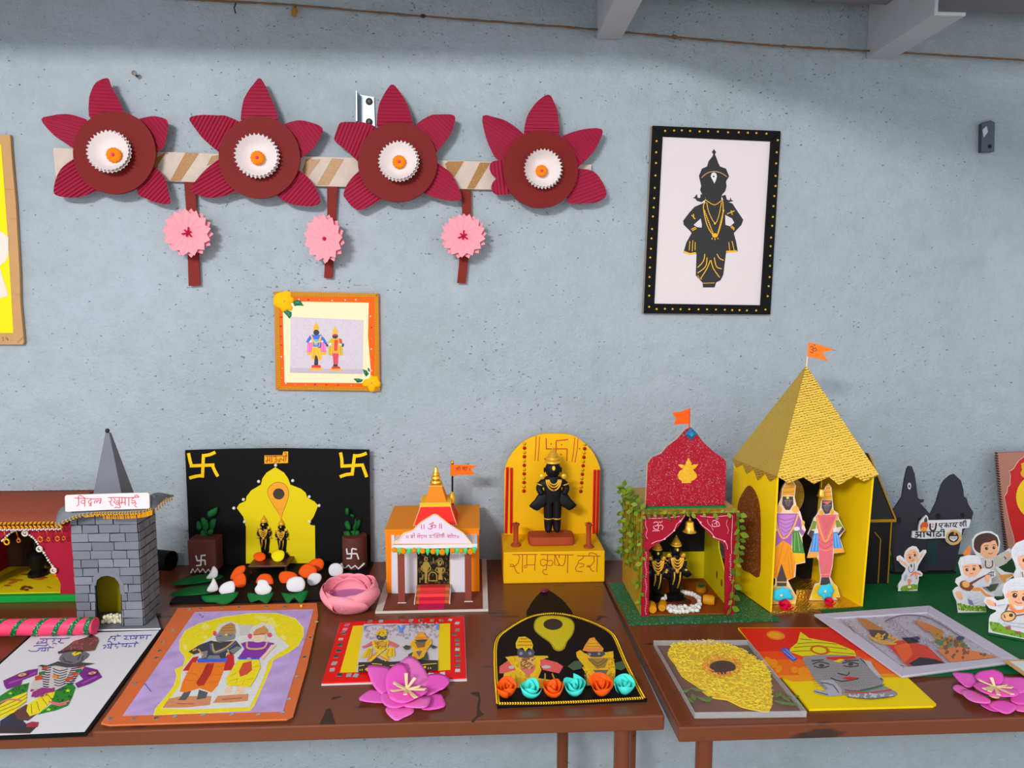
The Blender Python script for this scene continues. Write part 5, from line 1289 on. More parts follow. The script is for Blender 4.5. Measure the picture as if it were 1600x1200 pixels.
# clay slab, statue, lamp stands
ts = Horiz(zs_+0.0005)
terra = mat('terracotta_clay', (150, 68, 44), 0.7, bump=0.3, bscale=60)
sl0, sl1 = ts.p(*zz(z, [(250,862)])[0]), ts.p(*zz(z, [(575,862)])[0]); slb = min(sl0.y+0.045, Ybd-0.004)
zsl = Vert(sl0.y).p(*zz(z, [(410,800)])[0]).z
bs = MB(); n = 28; pf = []
cxs, cys = (sl0.x+sl1.x)/2, (sl0.y+slb)/2; hw, hd = (sl1.x-sl0.x)/2, (slb-sl0.y)/2
for i in range(n):
    a = 2*math.pi*i/n; ca, sa = math.cos(a), math.sin(a)
    pf.append((cxs+hw*math.copysign(abs(ca)**0.35, ca), cys+hd*math.copysign(abs(sa)**0.35, sa)))
bs.hexa([(x, y, zs_+0.0003) for x, y in pf], [(x, y, zsl) for x, y in pf]).build('clay_slab', terra, None, 'reddish clay slab under the black statue on the yellow plinth', 'slab', bevel=0.003)
ip = Vert(cys-0.004); ft = ip.p(*zz(z, [(415,760)])[0]); tp = ip.p(*zz(z, [(412,170)])[0])
idol('clay_statue', 'black clay statue with gold crown and necklaces in the yellow shrine', (ft.x, cys-0.002, zsl+0.0002), tp.z-zsl, clay, False, None, False, True)
def lamp(label, cx_, y0, y1, lw, gold):
    b = ts.p(*zz(z, [(cx_[0], y0-10)])[0]); pl = Vert(b.y); h = pl.p(*zz(z, [(cx_[1], y1)])[0]).z - zs_
    k = 0.225/F_PX*1.16
    o = thing('lamp_stand', label, 'lamp stand', (b.x, b.y, zs_+0.0003))
    MB().lathe([(0.0093,0),(0.0095,0.0022),(0.007,0.004),(0.0048,0.006),(0.0044,h*0.5),(0.005,h-0.005),(0.0066,h-0.003),(0.0072,h),(0.003,h-0.001)], (b.x, b.y, zs_+0.0003), 16).build('stand', terra, o, sm='auto')
    if gold:
        for a in (0.3, 2.8): MB().ball((b.x+0.006*math.cos(a), b.y-0.003, zs_+h+0.0004), 0.0014, 6, 5).build('gold_dab', gold_p, o, sm=True)
    MB().tube([(b.x, b.y, zs_+h-0.001), (b.x+0.0005, b.y, zs_+h+0.004)], 0.0005, 5).build('wick', mat('wick', (60,50,40), 0.9), o)
lamp('small clay lamp stand with plain rim on the yellow plinth', (160,168), 865, 703, 0, False)
lamp('small clay lamp stand with gold dabbed rim on the yellow plinth', (665,660), 875, 703, 0, True)
# ================================================================== green shrine with leaf vines
z = (930, 630, 0.30012); z7 = (1010, 780, 0.15837)
Yg = tab(1003, 963.5, 0.003).y; GP = Vert(Yg)
gx0, gx1 = GP.p(1003.5, 900).x, GP.p(1149, 900).x
Ygb = Yg + 0.150; zgt = GP.p(1076, 802).z; zg = ZT+0.003
gs = thing('vine_shrine', 'red arched shrine model hung with green leaf vines and a brass bell', 'shrine', ((gx0+gx1)/2, (Yg+Ygb)/2, ZT))
gfelt = mat('green_glitter_sheet', (14, 92, 54), 0.6, glitter=0.35, var=0.15, vscale=60)
g0 = tab(977, 977.5)
tFL = tab(1203, 959); tk = tFL.y+0.125; tBL = V((Vert(tk).p(1147, 718).x-0.004, tk, ZT))
tl_ = lambda y: tFL.x + (tBL.x-tFL.x)*(y-tFL.y)/(tBL.y-tFL.y) - 0.0035
gq = [(0.2335, g0.y), (tl_(g0.y)+0.003, g0.y+0.004), (tl_(tFL.y), tFL.y), (tl_(Ygb-0.01), Ygb-0.01), (0.2300, Ygb-0.01)]
MB().hexa([(x, y, ZT+0.0001) for x, y in gq], [(x, y, zg) for x, y in gq]).build('green_base', gfelt, gs)
red_g = mat('maroon_glitter', (146, 20, 40), 0.5, glitter=0.2, var=0.1, vscale=80)
red_pn = mat('maroon_painted', (142, 24, 42), 0.55)
gold_gl = mat('gold_glitter', (170, 132, 30), 0.5, glitter=0.4, var=0.25, vscale=120)
olive = mat('olive_yellow', (190, 176, 30), 0.65)
opening = [(25,1135),(25,500),(70,460),(130,428),(190,392),(240,352),(285,305),(330,250),(370,190),(395,150),(440,160),(500,205),(540,262),(600,322),(650,375),(720,412),(765,450),(775,490),(775,1135)]
op = [GP.p(*p) for p in zz(z7, opening)]
op[0].z = op[-1].z = zg
outer = [V((gx0, Yg, zg)), V((gx0, Yg, zgt)), V((gx1, Yg, zgt)), V((gx1, Yg, zg))]
MB().prism(outer + op[::-1], (0, 0.003, 0)).build('front_arch', red_pn, gs)
MB().box((gx0, Yg+0.003, zg), (gx0+0.002, Ygb, zgt)).build('side_wall', gold_gl, gs)
rw = [(Yg+0.003, zg), (Yg+0.003, zg+0.055), (Yg+0.035, zg+0.045), (Yg+0.075, zg+0.082), (Yg+0.095, zgt), (Ygb, zgt), (Ygb, zg)]
wo = MB().prism([V((gx1-0.002, y_, z_)) for y_, z_ in rw], (0.002, 0, 0)).build('side_wall', olive, gs)
for k in range(3):
    y_ = Yg+0.030+0.024*k; z_ = zg+0.026+0.005*k
    MB().prism([V((gx1-0.0026, y_+0.0035*math.cos(a), z_+0.006*math.sin(a))) for a in [2*math.pi*i/12 for i in range(12)]], (0.0008,0,0)).build('small_window', mat('brown_window', (112,66,20), 0.6), wo)
MB().box((gx0+0.002, Ygb-0.002, zg), (gx1-0.002, Ygb, zg+0.052)).build('back_wall', olive, gs)
MB().box((gx0+0.002, Ygb-0.002, zg+0.052), (gx1-0.002, Ygb, zgt)).build('back_curtain', mat('black_curtain', (26,25,26), 0.7), gs)
MB().box((gx0+0.002, Yg+0.003, zg), (gx1-0.002, Ygb-0.002, zg+0.002)).build('inner_floor', mat('rust_floor', (132, 66, 28), 0.6), gs)
MB().box((gx0-0.002, Yg-0.003, zgt), (gx1+0.002, Ygb, zgt+0.003)).build('roof', gold_gl, gs)
# crest board on the roof
zrt = zgt+0.003; Yc = Horiz(zrt).p(1072, 793).y; CB = Vert(Yc)
crest = [(265,543),(272,400),(276,312),(300,282),(345,265),(375,228),(430,186),(470,140),(497,126),(525,150),(560,200),(620,256),(660,280),(683,306),(680,430),(674,538)]
P_ = [CB.p(*p) for p in zz(z, crest)]
P_[0].z = P_[-1].z = zrt
cb = MB().prism(P_, (0, 0.004, 0)).build('crest_board', red_g, gs)
braid([p+V((0,0.002,0)) for p in P_[:9]], 0.0045, 0, (-0.6,-0.8,0.2)).build('crest_trim', mat('pale_trim', (206,186,150), 0.5), cb, kind='stuff')
MB().box((P_[0].x-0.001, Yc-0.004, zrt), (P_[-1].x+0.001, Yc-0.0002, zrt+0.003)).build('crest_strip', mat('green_strip', (20,110,60), 0.6), cb)
A = Art(CB, z, 0.0003).c(206,156,34)
A.poly([(485,283),(500,310),(502,325),(515,318),(537,318),(520,340),(508,345),(528,370),(530,385),(515,400),(498,405),(498,416),(450,416),(450,405),(435,395),(428,375),(440,352),(460,342),(448,338),(430,320),(450,318),(468,325),(472,310)])
A.c(158,22,44).ell(481,349,9,9)
A.build('kalash_print', cb, mat('gold_glitter_print', (206,156,34), 0.5, glitter=0.4))
jc = CB.p(*zz(z, [(499,160)])[0], 0.0015); k = 0.0105
MB().add([jc+V((-k,0,0)), jc+V((0,0,-k)), jc+V((k,0,0)), jc+V((0,0,k)), jc+V((-k*0.4,-0.004,0)), jc+V((0,-0.004,-k*0.4)), jc+V((k*0.4,-0.004,0)), jc+V((0,-0.004,k*0.4))], [[0,1,5,4],[1,2,6,5],[2,3,7,6],[3,0,4,7],[4,5,6,7],[3,2,1,0]]).build('blue_gem', mat('blue_gem', (60, 120, 160), 0.08, 0.4), cb)
p0, p1 = CB.p(*zz(z, [(491,135)])[0]), CB.p(*zz(z, [(493,27)])[0])
fo = MB().tube([p0+V((0,0.002,-0.004)), p1+V((0,0.002,0))], 0.0011, 6).build('flag_pole', mat('orange_pole', (206,72,20), 0.5), cb)
o = MB().dome([CB.p(*p) for p in zz(z, [(402,50),(445,44),(490,28),(489,66),(488,108),(445,108),(408,112),(421,80)])], (0,-1,0), 0.001, 0.0005, 2).build('flag', mat('flag_deep_orange', (238,96,14), 0.6), fo)
# white line drawing on the arch
A = Art(GP, z7, 0.0003).c(226,176,186)
A.sts([[(20,190),(120,188),(240,180),(330,168)],[(380,150),(340,215),(300,245),(275,305),(235,345),(190,380),(150,405),(100,415),(50,440)],[(450,165),(500,190),(530,230),(560,265),(620,310),(655,350),(665,375),(720,395),(770,415),(795,455),(800,495)],[(530,165),(650,178),(760,165),(850,160)],[(850,165),(845,300),(838,400),(840,540)]], 5, 3)
A.sts([[(-5,190),(-8,260),(8,300),(-5,360),(12,390)],[(600,200),(610,240),(640,270),(660,310)],[(800,200),(790,250),(810,300),(800,340)]], 3, 3)
A.sts([[(70,235),(95,222),(118,235),(105,258),(80,265)],[(70,265),(75,290),(110,300),(120,275),(112,258)],[(115,262),(150,255),(165,280),(150,300)],[(125,218),(140,232),(158,215)],[(60,312),(130,310)]], 6, 2)
A.sts([[(650,225),(665,208),(690,215),(688,235),(668,242)],[(650,240),(652,265),(690,270),(695,245)],[(690,240),(700,215),(715,235),(722,262),(700,268)],[(685,190),(700,200),(715,188)]], 6, 2)
for p in ((335,215),(275,308),(180,392),(535,228),(665,372),(770,415)): A.ell(p[0], p[1], 9)
for k in range(26): A.st([(-12+6*math.sin(k), 520+k*24), (2+6*math.sin(k), 528+k*24), (-8+4*math.sin(k), 540+k*24)], 3)
for k in range(12): A.st([(822+7*math.sin(k*1.7), 545+k*22), (838, 552+k*22), (826, 562+k*22)], 4)
A.build('line_drawing', gs, PEN)
# bell
bp_ = Vert(Yg-0.004); bc = bp_.p(*zz(z7, [(425,320)])[0]); kb = z7[2]/F_PX*1.08
bo_ = MB().lathe([(72*kb,0),(70*kb,4*kb),(50*kb,22*kb),(44*kb,60*kb),(38*kb,105*kb),(18*kb,112*kb),(10*kb,122*kb),(14*kb,132*kb),(8*kb,142*kb),(0,146*kb)], bc, 20).build('bell', gold_m, gs, 'small brass bell', sm='auto')
MB().tube([bc+V((0,0,142*kb)), V((bc.x, Yg-0.003, zgt+0.001))], 0.0006, 5).build('bell_string', MATS['jute'], bo_)
# vines
leaf_me = []
for k, colr in enumerate(((92,112,34),(66,88,28),(114,132,52))):
    q = smooth([(0,0),(0.28,0.35),(0.30,0.6),(0,1.0),(-0.30,0.6),(-0.28,0.35)], True, 2)
    mbq = MB(); mbq.add([V((x, y, 0.12-0.5*x*x)) for x, y in q] + [V((0,0.5,0.06))], [[i, (i+1) % len(q), len(q)] for i in range(len(q))])
    leaf_me.append(data_mesh('vine_leaf_%d' % k, mbq, mat('vine_leaf_%d' % k, colr, 0.6), True))
vine_m = mat('vine_stem', (92, 106, 40), 0.7); rv = random.Random(11)
def vine(path, out, nleaf, size):
    P_ = [V(p) for p in smooth([tuple(p) for p in path], False, 4)]
    o = MB().tube(P_, 0.0009, 5).build('vine', vine_m, gs)
    for i in range(nleaf):
        t_ = (i+rv.random()*0.6)/nleaf*(len(P_)-1); k = min(int(t_), len(P_)-2); p = P_[k].lerp(P_[k+1], t_-k)
        d = (P_[k+1]-P_[k]).normalized(); side = d.cross(V(out)).normalized()*(1 if i % 2 else -1)
        yv = (side*0.8 + d*rv.uniform(0.1,0.6) + V(out)*rv.uniform(0.1,0.5)).normalized(); nv = (V(out)+V((rv.uniform(-.4,.4), rv.uniform(-.4,.4), rv.uniform(-.4,.4)))).normalized()
        xv = yv.cross(nv).normalized(); nv = xv.cross(yv); s_ = size*rv.uniform(0.75,1.25)
        M = Mx((xv*s_, yv*s_, nv*s_)).transposed().to_4x4(); M.translation = p + V(out)*0.0012
        inst('leaf', leaf_me[rv.randrange(3)], M, o)
L_ = lambda yy, zz_: V((gx0-0.0025, yy, zz_))
for (yy, drop) in ((Yg+0.014, 0.125), (Yg+0.045, 0.10), (Yg+0.075, 0.115), (Yg+0.10, 0.12), (Yg+0.125, 0.11), (Yg+0.06, 0.085), (Yg+0.142, 0.12)):
    vine([L_(yy, zgt+0.004), L_(yy+0.004, zgt-drop*0.3), L_(yy-0.004, zgt-drop*0.65), L_(yy+0.003, zgt-drop)], (-1,-0.25,0), 15, 0.0105)
vine([(gx0-0.003, Yg-0.003, zgt+0.004), (gx0-0.002, Yg+0.05, zgt+0.006), (gx0-0.003, Yg+0.10, zgt+0.005), (gx0-0.002, Ygb, zgt+0.006)], (-0.5,-0.3,1), 22, 0.011)
vine([(gx0, Yg-0.004, zgt+0.001), (gx0+0.04, Yg-0.005, zgt+0.0005), (gx0+0.08, Yg-0.005, zgt+0.0015), (gx1, Yg-0.004, zgt+0.001)], (0,-1,0.3), 24, 0.009)
vine([(gx0-0.0015, Yg-0.002, zgt-0.002), (gx0-0.003, Yg-0.003, zgt-0.04), (gx0-0.001, Yg-0.003, zgt-0.08), (gx0-0.003, Yg-0.002, zg+0.02)], (-0.5,-1,0), 14, 0.0095)
vine([(gx1-0.001, Yg-0.003, zgt), (gx1+0.002, Yg-0.004, zgt-0.045), (gx1-0.003, Yg-0.004, zgt-0.09), (gx1-0.008, Yg-0.004, zg+0.006)], (0.3,-1,0), 26, 0.0125)
# figures inside, draped with chains
fz = zg+0.002
pi = Vert(Yg+0.060); a_ = pi.p(*zz(z7, [(282,880)])[0]); tp = pi.p(*zz(z7, [(275,350)])[0])
idol('figurine', 'black and gold figurine with tall crown inside the vine shrine', (a_.x, a_.y, fz), (tp.z-fz)/1.1, resin, True, None, True, True)
a_ = pi.p(*zz(z7, [(95,880)])[0]); tp = pi.p(*zz(z7, [(90,395)])[0])
idol('figurine', 'black and gold figurine half hidden by the shrine arch', (max(a_.x, gx0+0.018), a_.y, fz), (tp.z-fz)/1.1, resin, True, None, True, True)
gar = thing('pearl_garland', 'ring of white beads and sequins lying on the vine shrine floor', 'garland', Horiz(fz).p(*zz(z7, [(345,1030)])[0]))
wb = data_mesh('white_bead', MB().ball((0,0,0), 1, 9, 6), mat('white_bead', (236,234,228), 0.4), True)
hz = Horiz(fz+0.004)
for i in range(34):
    a = 2*math.pi*i/34; x = 345+180*math.cos(a)+rv.uniform(-8,8); y = 1010+88*math.sin(a)+rv.uniform(-5,5)
    if i < 18 and y > 1010: y += 12
    inst('bead', wb, TRS(hz.p(*zz(z7, [(x,y)])[0]) + V((0,0,0.0003)), s=rv.uniform(0.0036,0.0046)), gar)
for i in range(34):
    x = rv.uniform(225,520); y = rv.uniform(1055,1115); inst('bead', wb, TRS(hz.p(*zz(z7, [(x,y)])[0]) + V((0,0,rv.uniform(-0.0008,0.003))), (rv.random(),rv.random(),0), (0.0042,0.0036,0.003)), gar)
MB().lathe([(0.016,0),(0.016,0.002),(0.0,0.0022)], Horiz(fz).p(*zz(z7, [(345,1010)])[0]), 20, sy=0.7).build('dark_petals', mat('dark_rose_petals', (74,34,24), 0.8), gar)
tan = mat('tan_wood_roll', (196,136,50), 0.5, var=0.25, vscale=80)
def roll(label, a, b, r):
    p, q = Horiz(fz+r).p(*zz(z7, [a])[0]), Horiz(fz+r).p(*zz(z7, [b])[0]); d = (q-p)
    o = MB().tube([p, p.lerp(q,0.15), p.lerp(q,0.5), p.lerp(q,0.85), q], [r*0.8, r*0.95, r, r*0.95, r*0.8], 14)
    o.build('wooden_roll', tan, None, label, 'wooden roll', sm='auto')
roll('small tan roll touching the white bead ring in the shrine', (152,1075), (165,1020), 0.0068)
roll('small tan roll beside the shrine arch pillar', (62,1090), (45,1035), 0.0075)
roll('larger tan roll lying under the yellow side wall of the shrine', (560,985), (672,1000), 0.0085)
pc = Horiz(fz).p(*zz(z7, [(535,930)])[0])
pt = thing('mini_pot', 'tiny brown pot with green sprigs inside the vine shrine', 'pot', pc)
MB().lathe([(0.006,0),(0.0095,0.005),(0.0085,0.011),(0.007,0.012),(0.003,0.011)], pc, 14).build('pot', mat('pot_brown', (150,96,34), 0.6), pt, sm='auto')
for k in range(6):
    a = k*1.05; e = pc+V((0.009*math.cos(a), 0.006*math.sin(a), 0.018)); m_ = pc+V((0,0,0.011)); w = V((-math.sin(a)*0.002, math.cos(a)*0.002, 0))
    MB().dome([m_, (m_+e)/2+w, e, (m_+e)/2-w], (0,-0.5,1), 0.001, 0.0005, 2).build('sprig', mat('dark_green_leaf'), pt)

# ================================================================== gold-roofed tower
z = (1130, 520, 0.37518)
def at(pl, p): return pl.p(*zz(z, [p])[0])
ya, yb2 = tab(1203, 959).y, tab(1348, 950).y
FLb, FRb = tab(1203, 959), tab(1348, 950)
FLt = Vert(ya).p(1214, 744); FRt = Vert(yb2).p(1366, 742)
yk = ya + 0.125
BLt = Vert(yk).p(1147, 718); BLb = V((BLt.x-0.004, yk, ZT)); FLt.x = min(FLt.x, FLb.x+0.008)
BRb = FRb + (BLb-FLb); BRt = FRt + (BLt-FLt)
tw2 = thing('gold_tower_model', 'tall yellow card tower with gold foil pyramid roof and orange flag', 'model building', ((FLb.x+FRb.x)/2, (ya+yk)/2, ZT))
yw = mat('yellow_painted_card', (244, 206, 8), 0.6, var=0.08, vscale=24)
def foil():
    m = mat('gold_foil', (238, 196, 100), 0.22, 0.88); nt = m.node_tree; b = nt.nodes['Principled BSDF']
    tc = nt.nodes.new('ShaderNodeTexCoord'); mp = nt.nodes.new('ShaderNodeMapping'); mp.inputs['Rotation'].default_value = (0.3, 0.2, 0.785)
    vo = nt.nodes.new('ShaderNodeTexVoronoi'); vo.inputs['Scale'].default_value = 260; vo.inputs['Randomness'].default_value = 0.35
    nt.links.new(tc.outputs['Object'], mp.inputs[0]); nt.links.new(mp.outputs[0], vo.inputs['Vector'])
    bp = nt.nodes.new('ShaderNodeBump'); bp.inputs['Strength'].default_value = 0.9; bp.inputs['Distance'].default_value = 0.0012
    n = nt.nodes.new('ShaderNodeTexNoise'); n.inputs['Scale'].default_value = 24; nt.links.new(tc.outputs['Object'], n.inputs[0])
    ad = nt.nodes.new('ShaderNodeMath'); ad.operation = 'MULTIPLY_ADD'; ad.inputs[1].default_value = 2.0; nt.links.new(n.outputs['Fac'], ad.inputs[0]); nt.links.new(vo.outputs['Distance'], ad.inputs[2])
    nt.links.new(ad.outputs[0], bp.inputs['Height']); nt.links.new(bp.outputs[0], b.inputs['Normal'])
    return m
FOIL = foil()
UPZ = V((0,0,0.003))
def wallslab(name, a, b, c, d, inward, m, th=0.003): return MB().prism([V(a), V(b), V(c), V(d)], V(inward)*th).build(name, m, tw2)
MB().hexa([FLb, FRb, BRb, BLb], [FLb+UPZ, FRb+UPZ, BRb+UPZ, BLb+UPZ]).build('floor_plate', FOIL, tw2)
lw = wallslab('left_wall', FLb+UPZ, BLb+UPZ, BLt, FLt, (1,0,0), yw)
wallslab('right_wall', FRb+UPZ, BRb+UPZ, BRt, FRt, (-1,0,0), yw)
wallslab('back_wall', BLb+UPZ+V((0.003,0,0)), BRb+UPZ-V((0.003,0,0)), BRt-V((0.003,0,0)), BLt+V((0.003,0,0)), (0,-1,0), mat('black_inner', (18,17,18), 0.7))
LPn = Pl3(FLb+UPZ, BLb+UPZ, FLt)
wq = smooth([(72,970),(64,840),(60,720),(85,660),(110,636),(138,672),(154,745),(156,900),(150,1015),(110,1000)], True, 3)
sheet(LPn, zz(z, wq), 0.0003, 0.0005).build('arched_window', mat('bronze_glitter', (112, 58, 22), 0.5, glitter=0.25, var=0.2, vscale=100), lw)
# halo disc and the step behind the figures
hp = Vert(yk-0.006); hc = at(hp, (285,680)); hr = 0.026
MB().lathe([(hr,0),(hr,0.001),(0,0.0011)], hc, 32, (0,-1,0), 0.85, 1.25).build('halo_disc', gold_gl, tw2)
stp = FLb.lerp(FRb, 0.42); 
MB().box((stp.x, ya+0.055, ZT+0.003), (stp.x+0.030, yk-0.004, ZT+0.016)).build('gold_step', FOIL, tw2)
# roof
ap = Vert((ya+yk)/2).p(1259.5, 571)
c1 = FLt+V((-0.002,-0.006,0.001)); c2 = FRt+V((0.004,-0.006,0.002)); c3 = BRt+V((0.006,0.003,0.002)); c4 = BLt+V((-0.002,0.003,0.001))
for nm, a, b in (('roof_front', c1, c2), ('roof_right', c2, c3), ('roof_back', c3, c4), ('roof_left', c4, c1)):
    n = (b-a).cross(ap-a).normalized(); MB().prism([a, b, ap], n*-0.0012).build(nm, FOIL, tw2)
def scallops(name, a, b, k, drop, out):
    P_ = [a]
    for i in range(k):
        t0, t1 = i/k, (i+1)/k; P_.append(a.lerp(b, (t0+t1)/2-0.02)-V((0,0,drop*(0.8+0.4*((i*7) % 3)/2)))); 
        if i < k-1: P_.append(a.lerp(b, t1)-V((0,0,0.002)))
    P_.append(b)
    MB().prism([p+V(out) for p in P_], V(out)*-0.6).build(name, FOIL, tw2)
scallops('scallop_edge', c1, c2, 4, 0.013, (0,-0.001,0)); scallops('scallop_edge', c4, c1, 4, 0.016, (-0.001,0,0)); scallops('scallop_edge', c2, c3, 4, 0.014, (0.001,0,0))
fp = Vert((ya+yk)/2); p0, p1 = at(fp, (345,140)), at(fp, (357,42))
fo = MB().tube([p0-V((0,0,0.008)), p1], 0.0009, 6).build('flag_pole', mat('cream_pole', (226,206,170), 0.6), tw2)
fq = Vert((ya+yk)/2-0.0012)
flo = sheet(fq, zz(z, [(356,38),(410,52),(465,70),(414,82),(438,120),(395,108),(350,98)]), 0.0005).build('flag', mat('flag_light_orange', (240,128,62), 0.6), fo)
A = Art(fq, z, 0.0002).c(120,40,20); A.sts([[(362,60),(372,56),(376,66),(368,70)],[(368,70),(378,76),(370,84),(362,78)],[(376,68),(386,62),(390,72),(382,76)],[(376,50),(384,52)]], 3.4)
A.build('flag_text', flo, PEN)
bpn = Vert(ya+0.012); bc = at(bpn, (407,680)); kb = z[2]/F_PX*1.1
bo_ = MB().lathe([(18*kb,0),(13*kb,8*kb),(9*kb,30*kb),(4*kb,34*kb),(0,38*kb)], bc, 14).build('bell', gold_m, tw2, 'small brass bell', sm='auto')
MB().tube([bc+V((0,0,36*kb)), bc+V((0,0,90*kb))], 0.0005, 5).build('bell_string', gold_p, bo_)
# paper figures standing inside
z9 = (1190, 740, 0.18325)
def standee(name, label, outline, yb_px, art, z, cat='standee', floor=ZT+0.0032, th=0.0012, rim=(236,232,228), group=None, dy=0.0):
    low = max(zz(z, outline), key=lambda p: p[1]); b = Horiz(floor).p(*low) if yb_px is None else Horiz(floor).p(*zz(z, [yb_px])[0])
    pl = Vert(b.y+dy); P_ = [pl.p(*p) for p in zz(z, outline)]; zmin = min(p.z for p in P_)
    for p in P_: p.z = max(p.z, floor)
    t = thing(name, label, cat, (sum(p.x for p in P_)/len(P_), b.y+dy, floor), group)
    MB().prism(P_, (0, th, 0)).build('card', mat('card_%d_%d_%d' % rim, rim, 0.6), t)
    x0, x1 = min(p.x for p in P_ if p.z < floor+0.01), max(p.x for p in P_ if p.z < floor+0.01)
    MB().add([V((x0+0.004, b.y+dy+th, floor+0.0003)), V((x1-0.004, b.y+dy+th, floor+0.0003)), V(((x0+x1)/2, b.y+dy+th+0.014, floor+0.0003)), V(((x0+x1)/2, b.y+dy+th, floor+0.025))], [[0,1,2],[0,1,3],[1,2,3],[0,2,3]]).build('prop', MATS['card_%d_%d_%d' % rim], t)
    A = Art(pl, z, 0.0002); art(A); A.build('print', t)
    return t, pl
def vit(A):
    A.c(232,192,120).poly([(70,1105),(60,1010),(130,950),(215,950),(300,1050),(280,1110)])
    A.c(66,58,62).poly([(150,770),(190,770),(215,900),(212,960),(130,960),(130,900)])
    A.c(206,160,90).st([(132,925),(215,925)],10)
    A.c(72,128,62).poly([(92,500),(125,495),(120,690),(85,690)]).poly([(262,490),(315,485),(350,600),(365,680),(262,675)])
    A.c(120,168,96).sts([[(285,500),(280,660)],[(305,500),(325,660)],[(105,510),(100,680)]],8)
    A.c(226,176,56).poly([(258,675),(368,680),(370,750),(300,768),(258,735)]).poly([(82,690),(120,690),(118,735),(80,740)])
    A.c(150,92,160).poly([(110,340),(310,340),(345,420),(340,470),(372,500),(345,530),(310,480),(262,490),(255,620),(118,640),(125,500)])
    A.c(232,150,50).poly([(120,620),(185,570),(250,610),(290,760),(275,890),(215,905),(170,765),(130,900),(85,860)])
    A.c(200,116,30).sts([[(185,585),(120,860)],[(235,620),(190,740)],[(250,680),(265,880)],[(225,700),(245,880)]],6)
    A.c(180,122,188).poly([(140,350),(290,350),(250,480),(190,545),(150,480)])
    A.c(110,62,120).sts([[(150,380),(205,400),(280,375)],[(155,410),(205,435),(275,405)],[(160,440),(205,470),(265,440)],[(165,470),(205,505),(255,470)]],4,2)
    A.c(222,166,90).st([(115,350),(140,480),(180,550),(225,530),(280,440),(310,350)],14,3).ell(150,305,26,28).ell(290,305,30,30).ell(352,420,16,20)
    A.c(240,240,238).ell(115,480,18,16).ell(300,470,26,18)
    A.c(62,54,60).poly([(180,195),(268,195),(272,260),(240,310),(205,310),(175,260)])
    A.c(96,86,90).ell(225,245,24,34)
    A.c(206,196,190).ell(204,230,9,5).ell(249,230,9,5).c(24,20,24).ell(204,230,5).ell(249,230,5).c(40,34,38).sts([[(192,216),(214,214)],[(238,214),(260,216)],[(225,238),(222,262),(232,264)]],4).c(120,70,60).st([(215,280),(238,280)],5)
    A.c(210,152,60).poly([(178,190),(185,120),(215,75),(255,60),(285,100),(278,190),(225,180)])
    A.c(170,112,36).sts([[(185,160),(280,155)],[(195,120),(275,118)],[(215,90),(265,85)]],5)
    A.c(232,206,60).ell(222,205,13,10)
standee('paper_figure', 'printed paper figure in purple and orange robes inside the gold tower', [(70,1108),(62,1010),(115,945),(118,900),(78,860),(95,760),(78,735),(88,500),(105,430),(108,330),(140,270),(168,200),(175,130),(210,65),(260,45),(292,100),(282,200),(300,280),(330,325),(350,400),(378,480),(345,545),(350,600),(372,740),(372,760),(295,775),(288,880),(225,910),(250,960),(300,1050),(288,1112)], None, vit, z9, rim=(232,206,176))
def ruk(A):
    A.c(240,206,80).poly([(412,1072),(455,960),(500,935),(610,935),(640,965),(668,1050),(600,1058),(560,1075)])
    A.c(62,54,60).poly([(510,885),(575,885),(590,945),(500,950)])
    A.c(74,134,200).poly([(445,505),(490,500),(485,670),(410,670)]).poly([(608,500),(648,495),(690,640),(612,640)])
    A.c(130,184,232).sts([[(455,520),(435,660)],[(475,520),(465,660)],[(625,510),(635,630)],[(640,510),(665,630)]],7)
    A.c(226,160,84).poly([(410,668),(485,668),(475,715),(390,720)]).poly([(612,638),(695,635),(708,672),(615,680)])
    A.c(206,104,112).poly([(478,350),(640,350),(615,480),(608,600),(605,750),(580,885),(510,885),(490,760),(485,560),(468,400)])
    A.c(176,74,86).sts([[(490,520),(540,560),(600,520)],[(490,560),(540,600),(605,560)],[(490,600),(540,640),(605,600)]],5,2)
    A.c(226,140,120).sts([[(490,640),(540,660),(600,640)],[(505,860),(585,860)]],7)
    A.c(196,96,104).poly([(500,370),(625,370),(545,540)])
    A.c(214,150,92).st([(468,360),(500,480),(545,580),(600,480),(650,350)],18,3)
    A.c(116,134,54).poly([(440,400),(470,410),(460,470),(415,480)]).poly([(630,400),(655,395),(690,450),(640,460)])
    A.c(62,54,60).poly([(415,480),(450,490),(430,560),(398,520)]).poly([(690,450),(708,480),(660,530),(645,520),(675,480)])
    A.c(240,238,236).poly([(455,480),(480,470),(485,505),(448,512)]).poly([(610,465),(640,460),(640,495),(610,500)])
    A.c(62,54,60).poly([(515,230),(600,230),(600,290),(575,340),(540,345),(512,290)])
    A.c(96,84,90).ell(556,285,24,34).c(206,196,190).ell(537,274,9,5).ell(580,270,9,5).c(24,20,24).ell(537,274,5).ell(580,270,5).c(40,34,38).sts([[(526,262),(548,259)],[(570,256),(592,258)],[(558,282),(556,302),(564,304)]],4)
    A.c(200,110,100).poly([(515,240),(600,235),(560,265)]).c(140,60,60).st([(545,322),(568,320)],5)
    A.c(214,156,64).poly([(510,225),(535,150),(560,95),(578,88),(600,225)]).ell(510,335,18,22).ell(600,328,18,22)
    A.c(170,112,36).sts([[(520,200),(600,195)],[(535,160),(592,155)],[(550,125),(588,120)]],5)
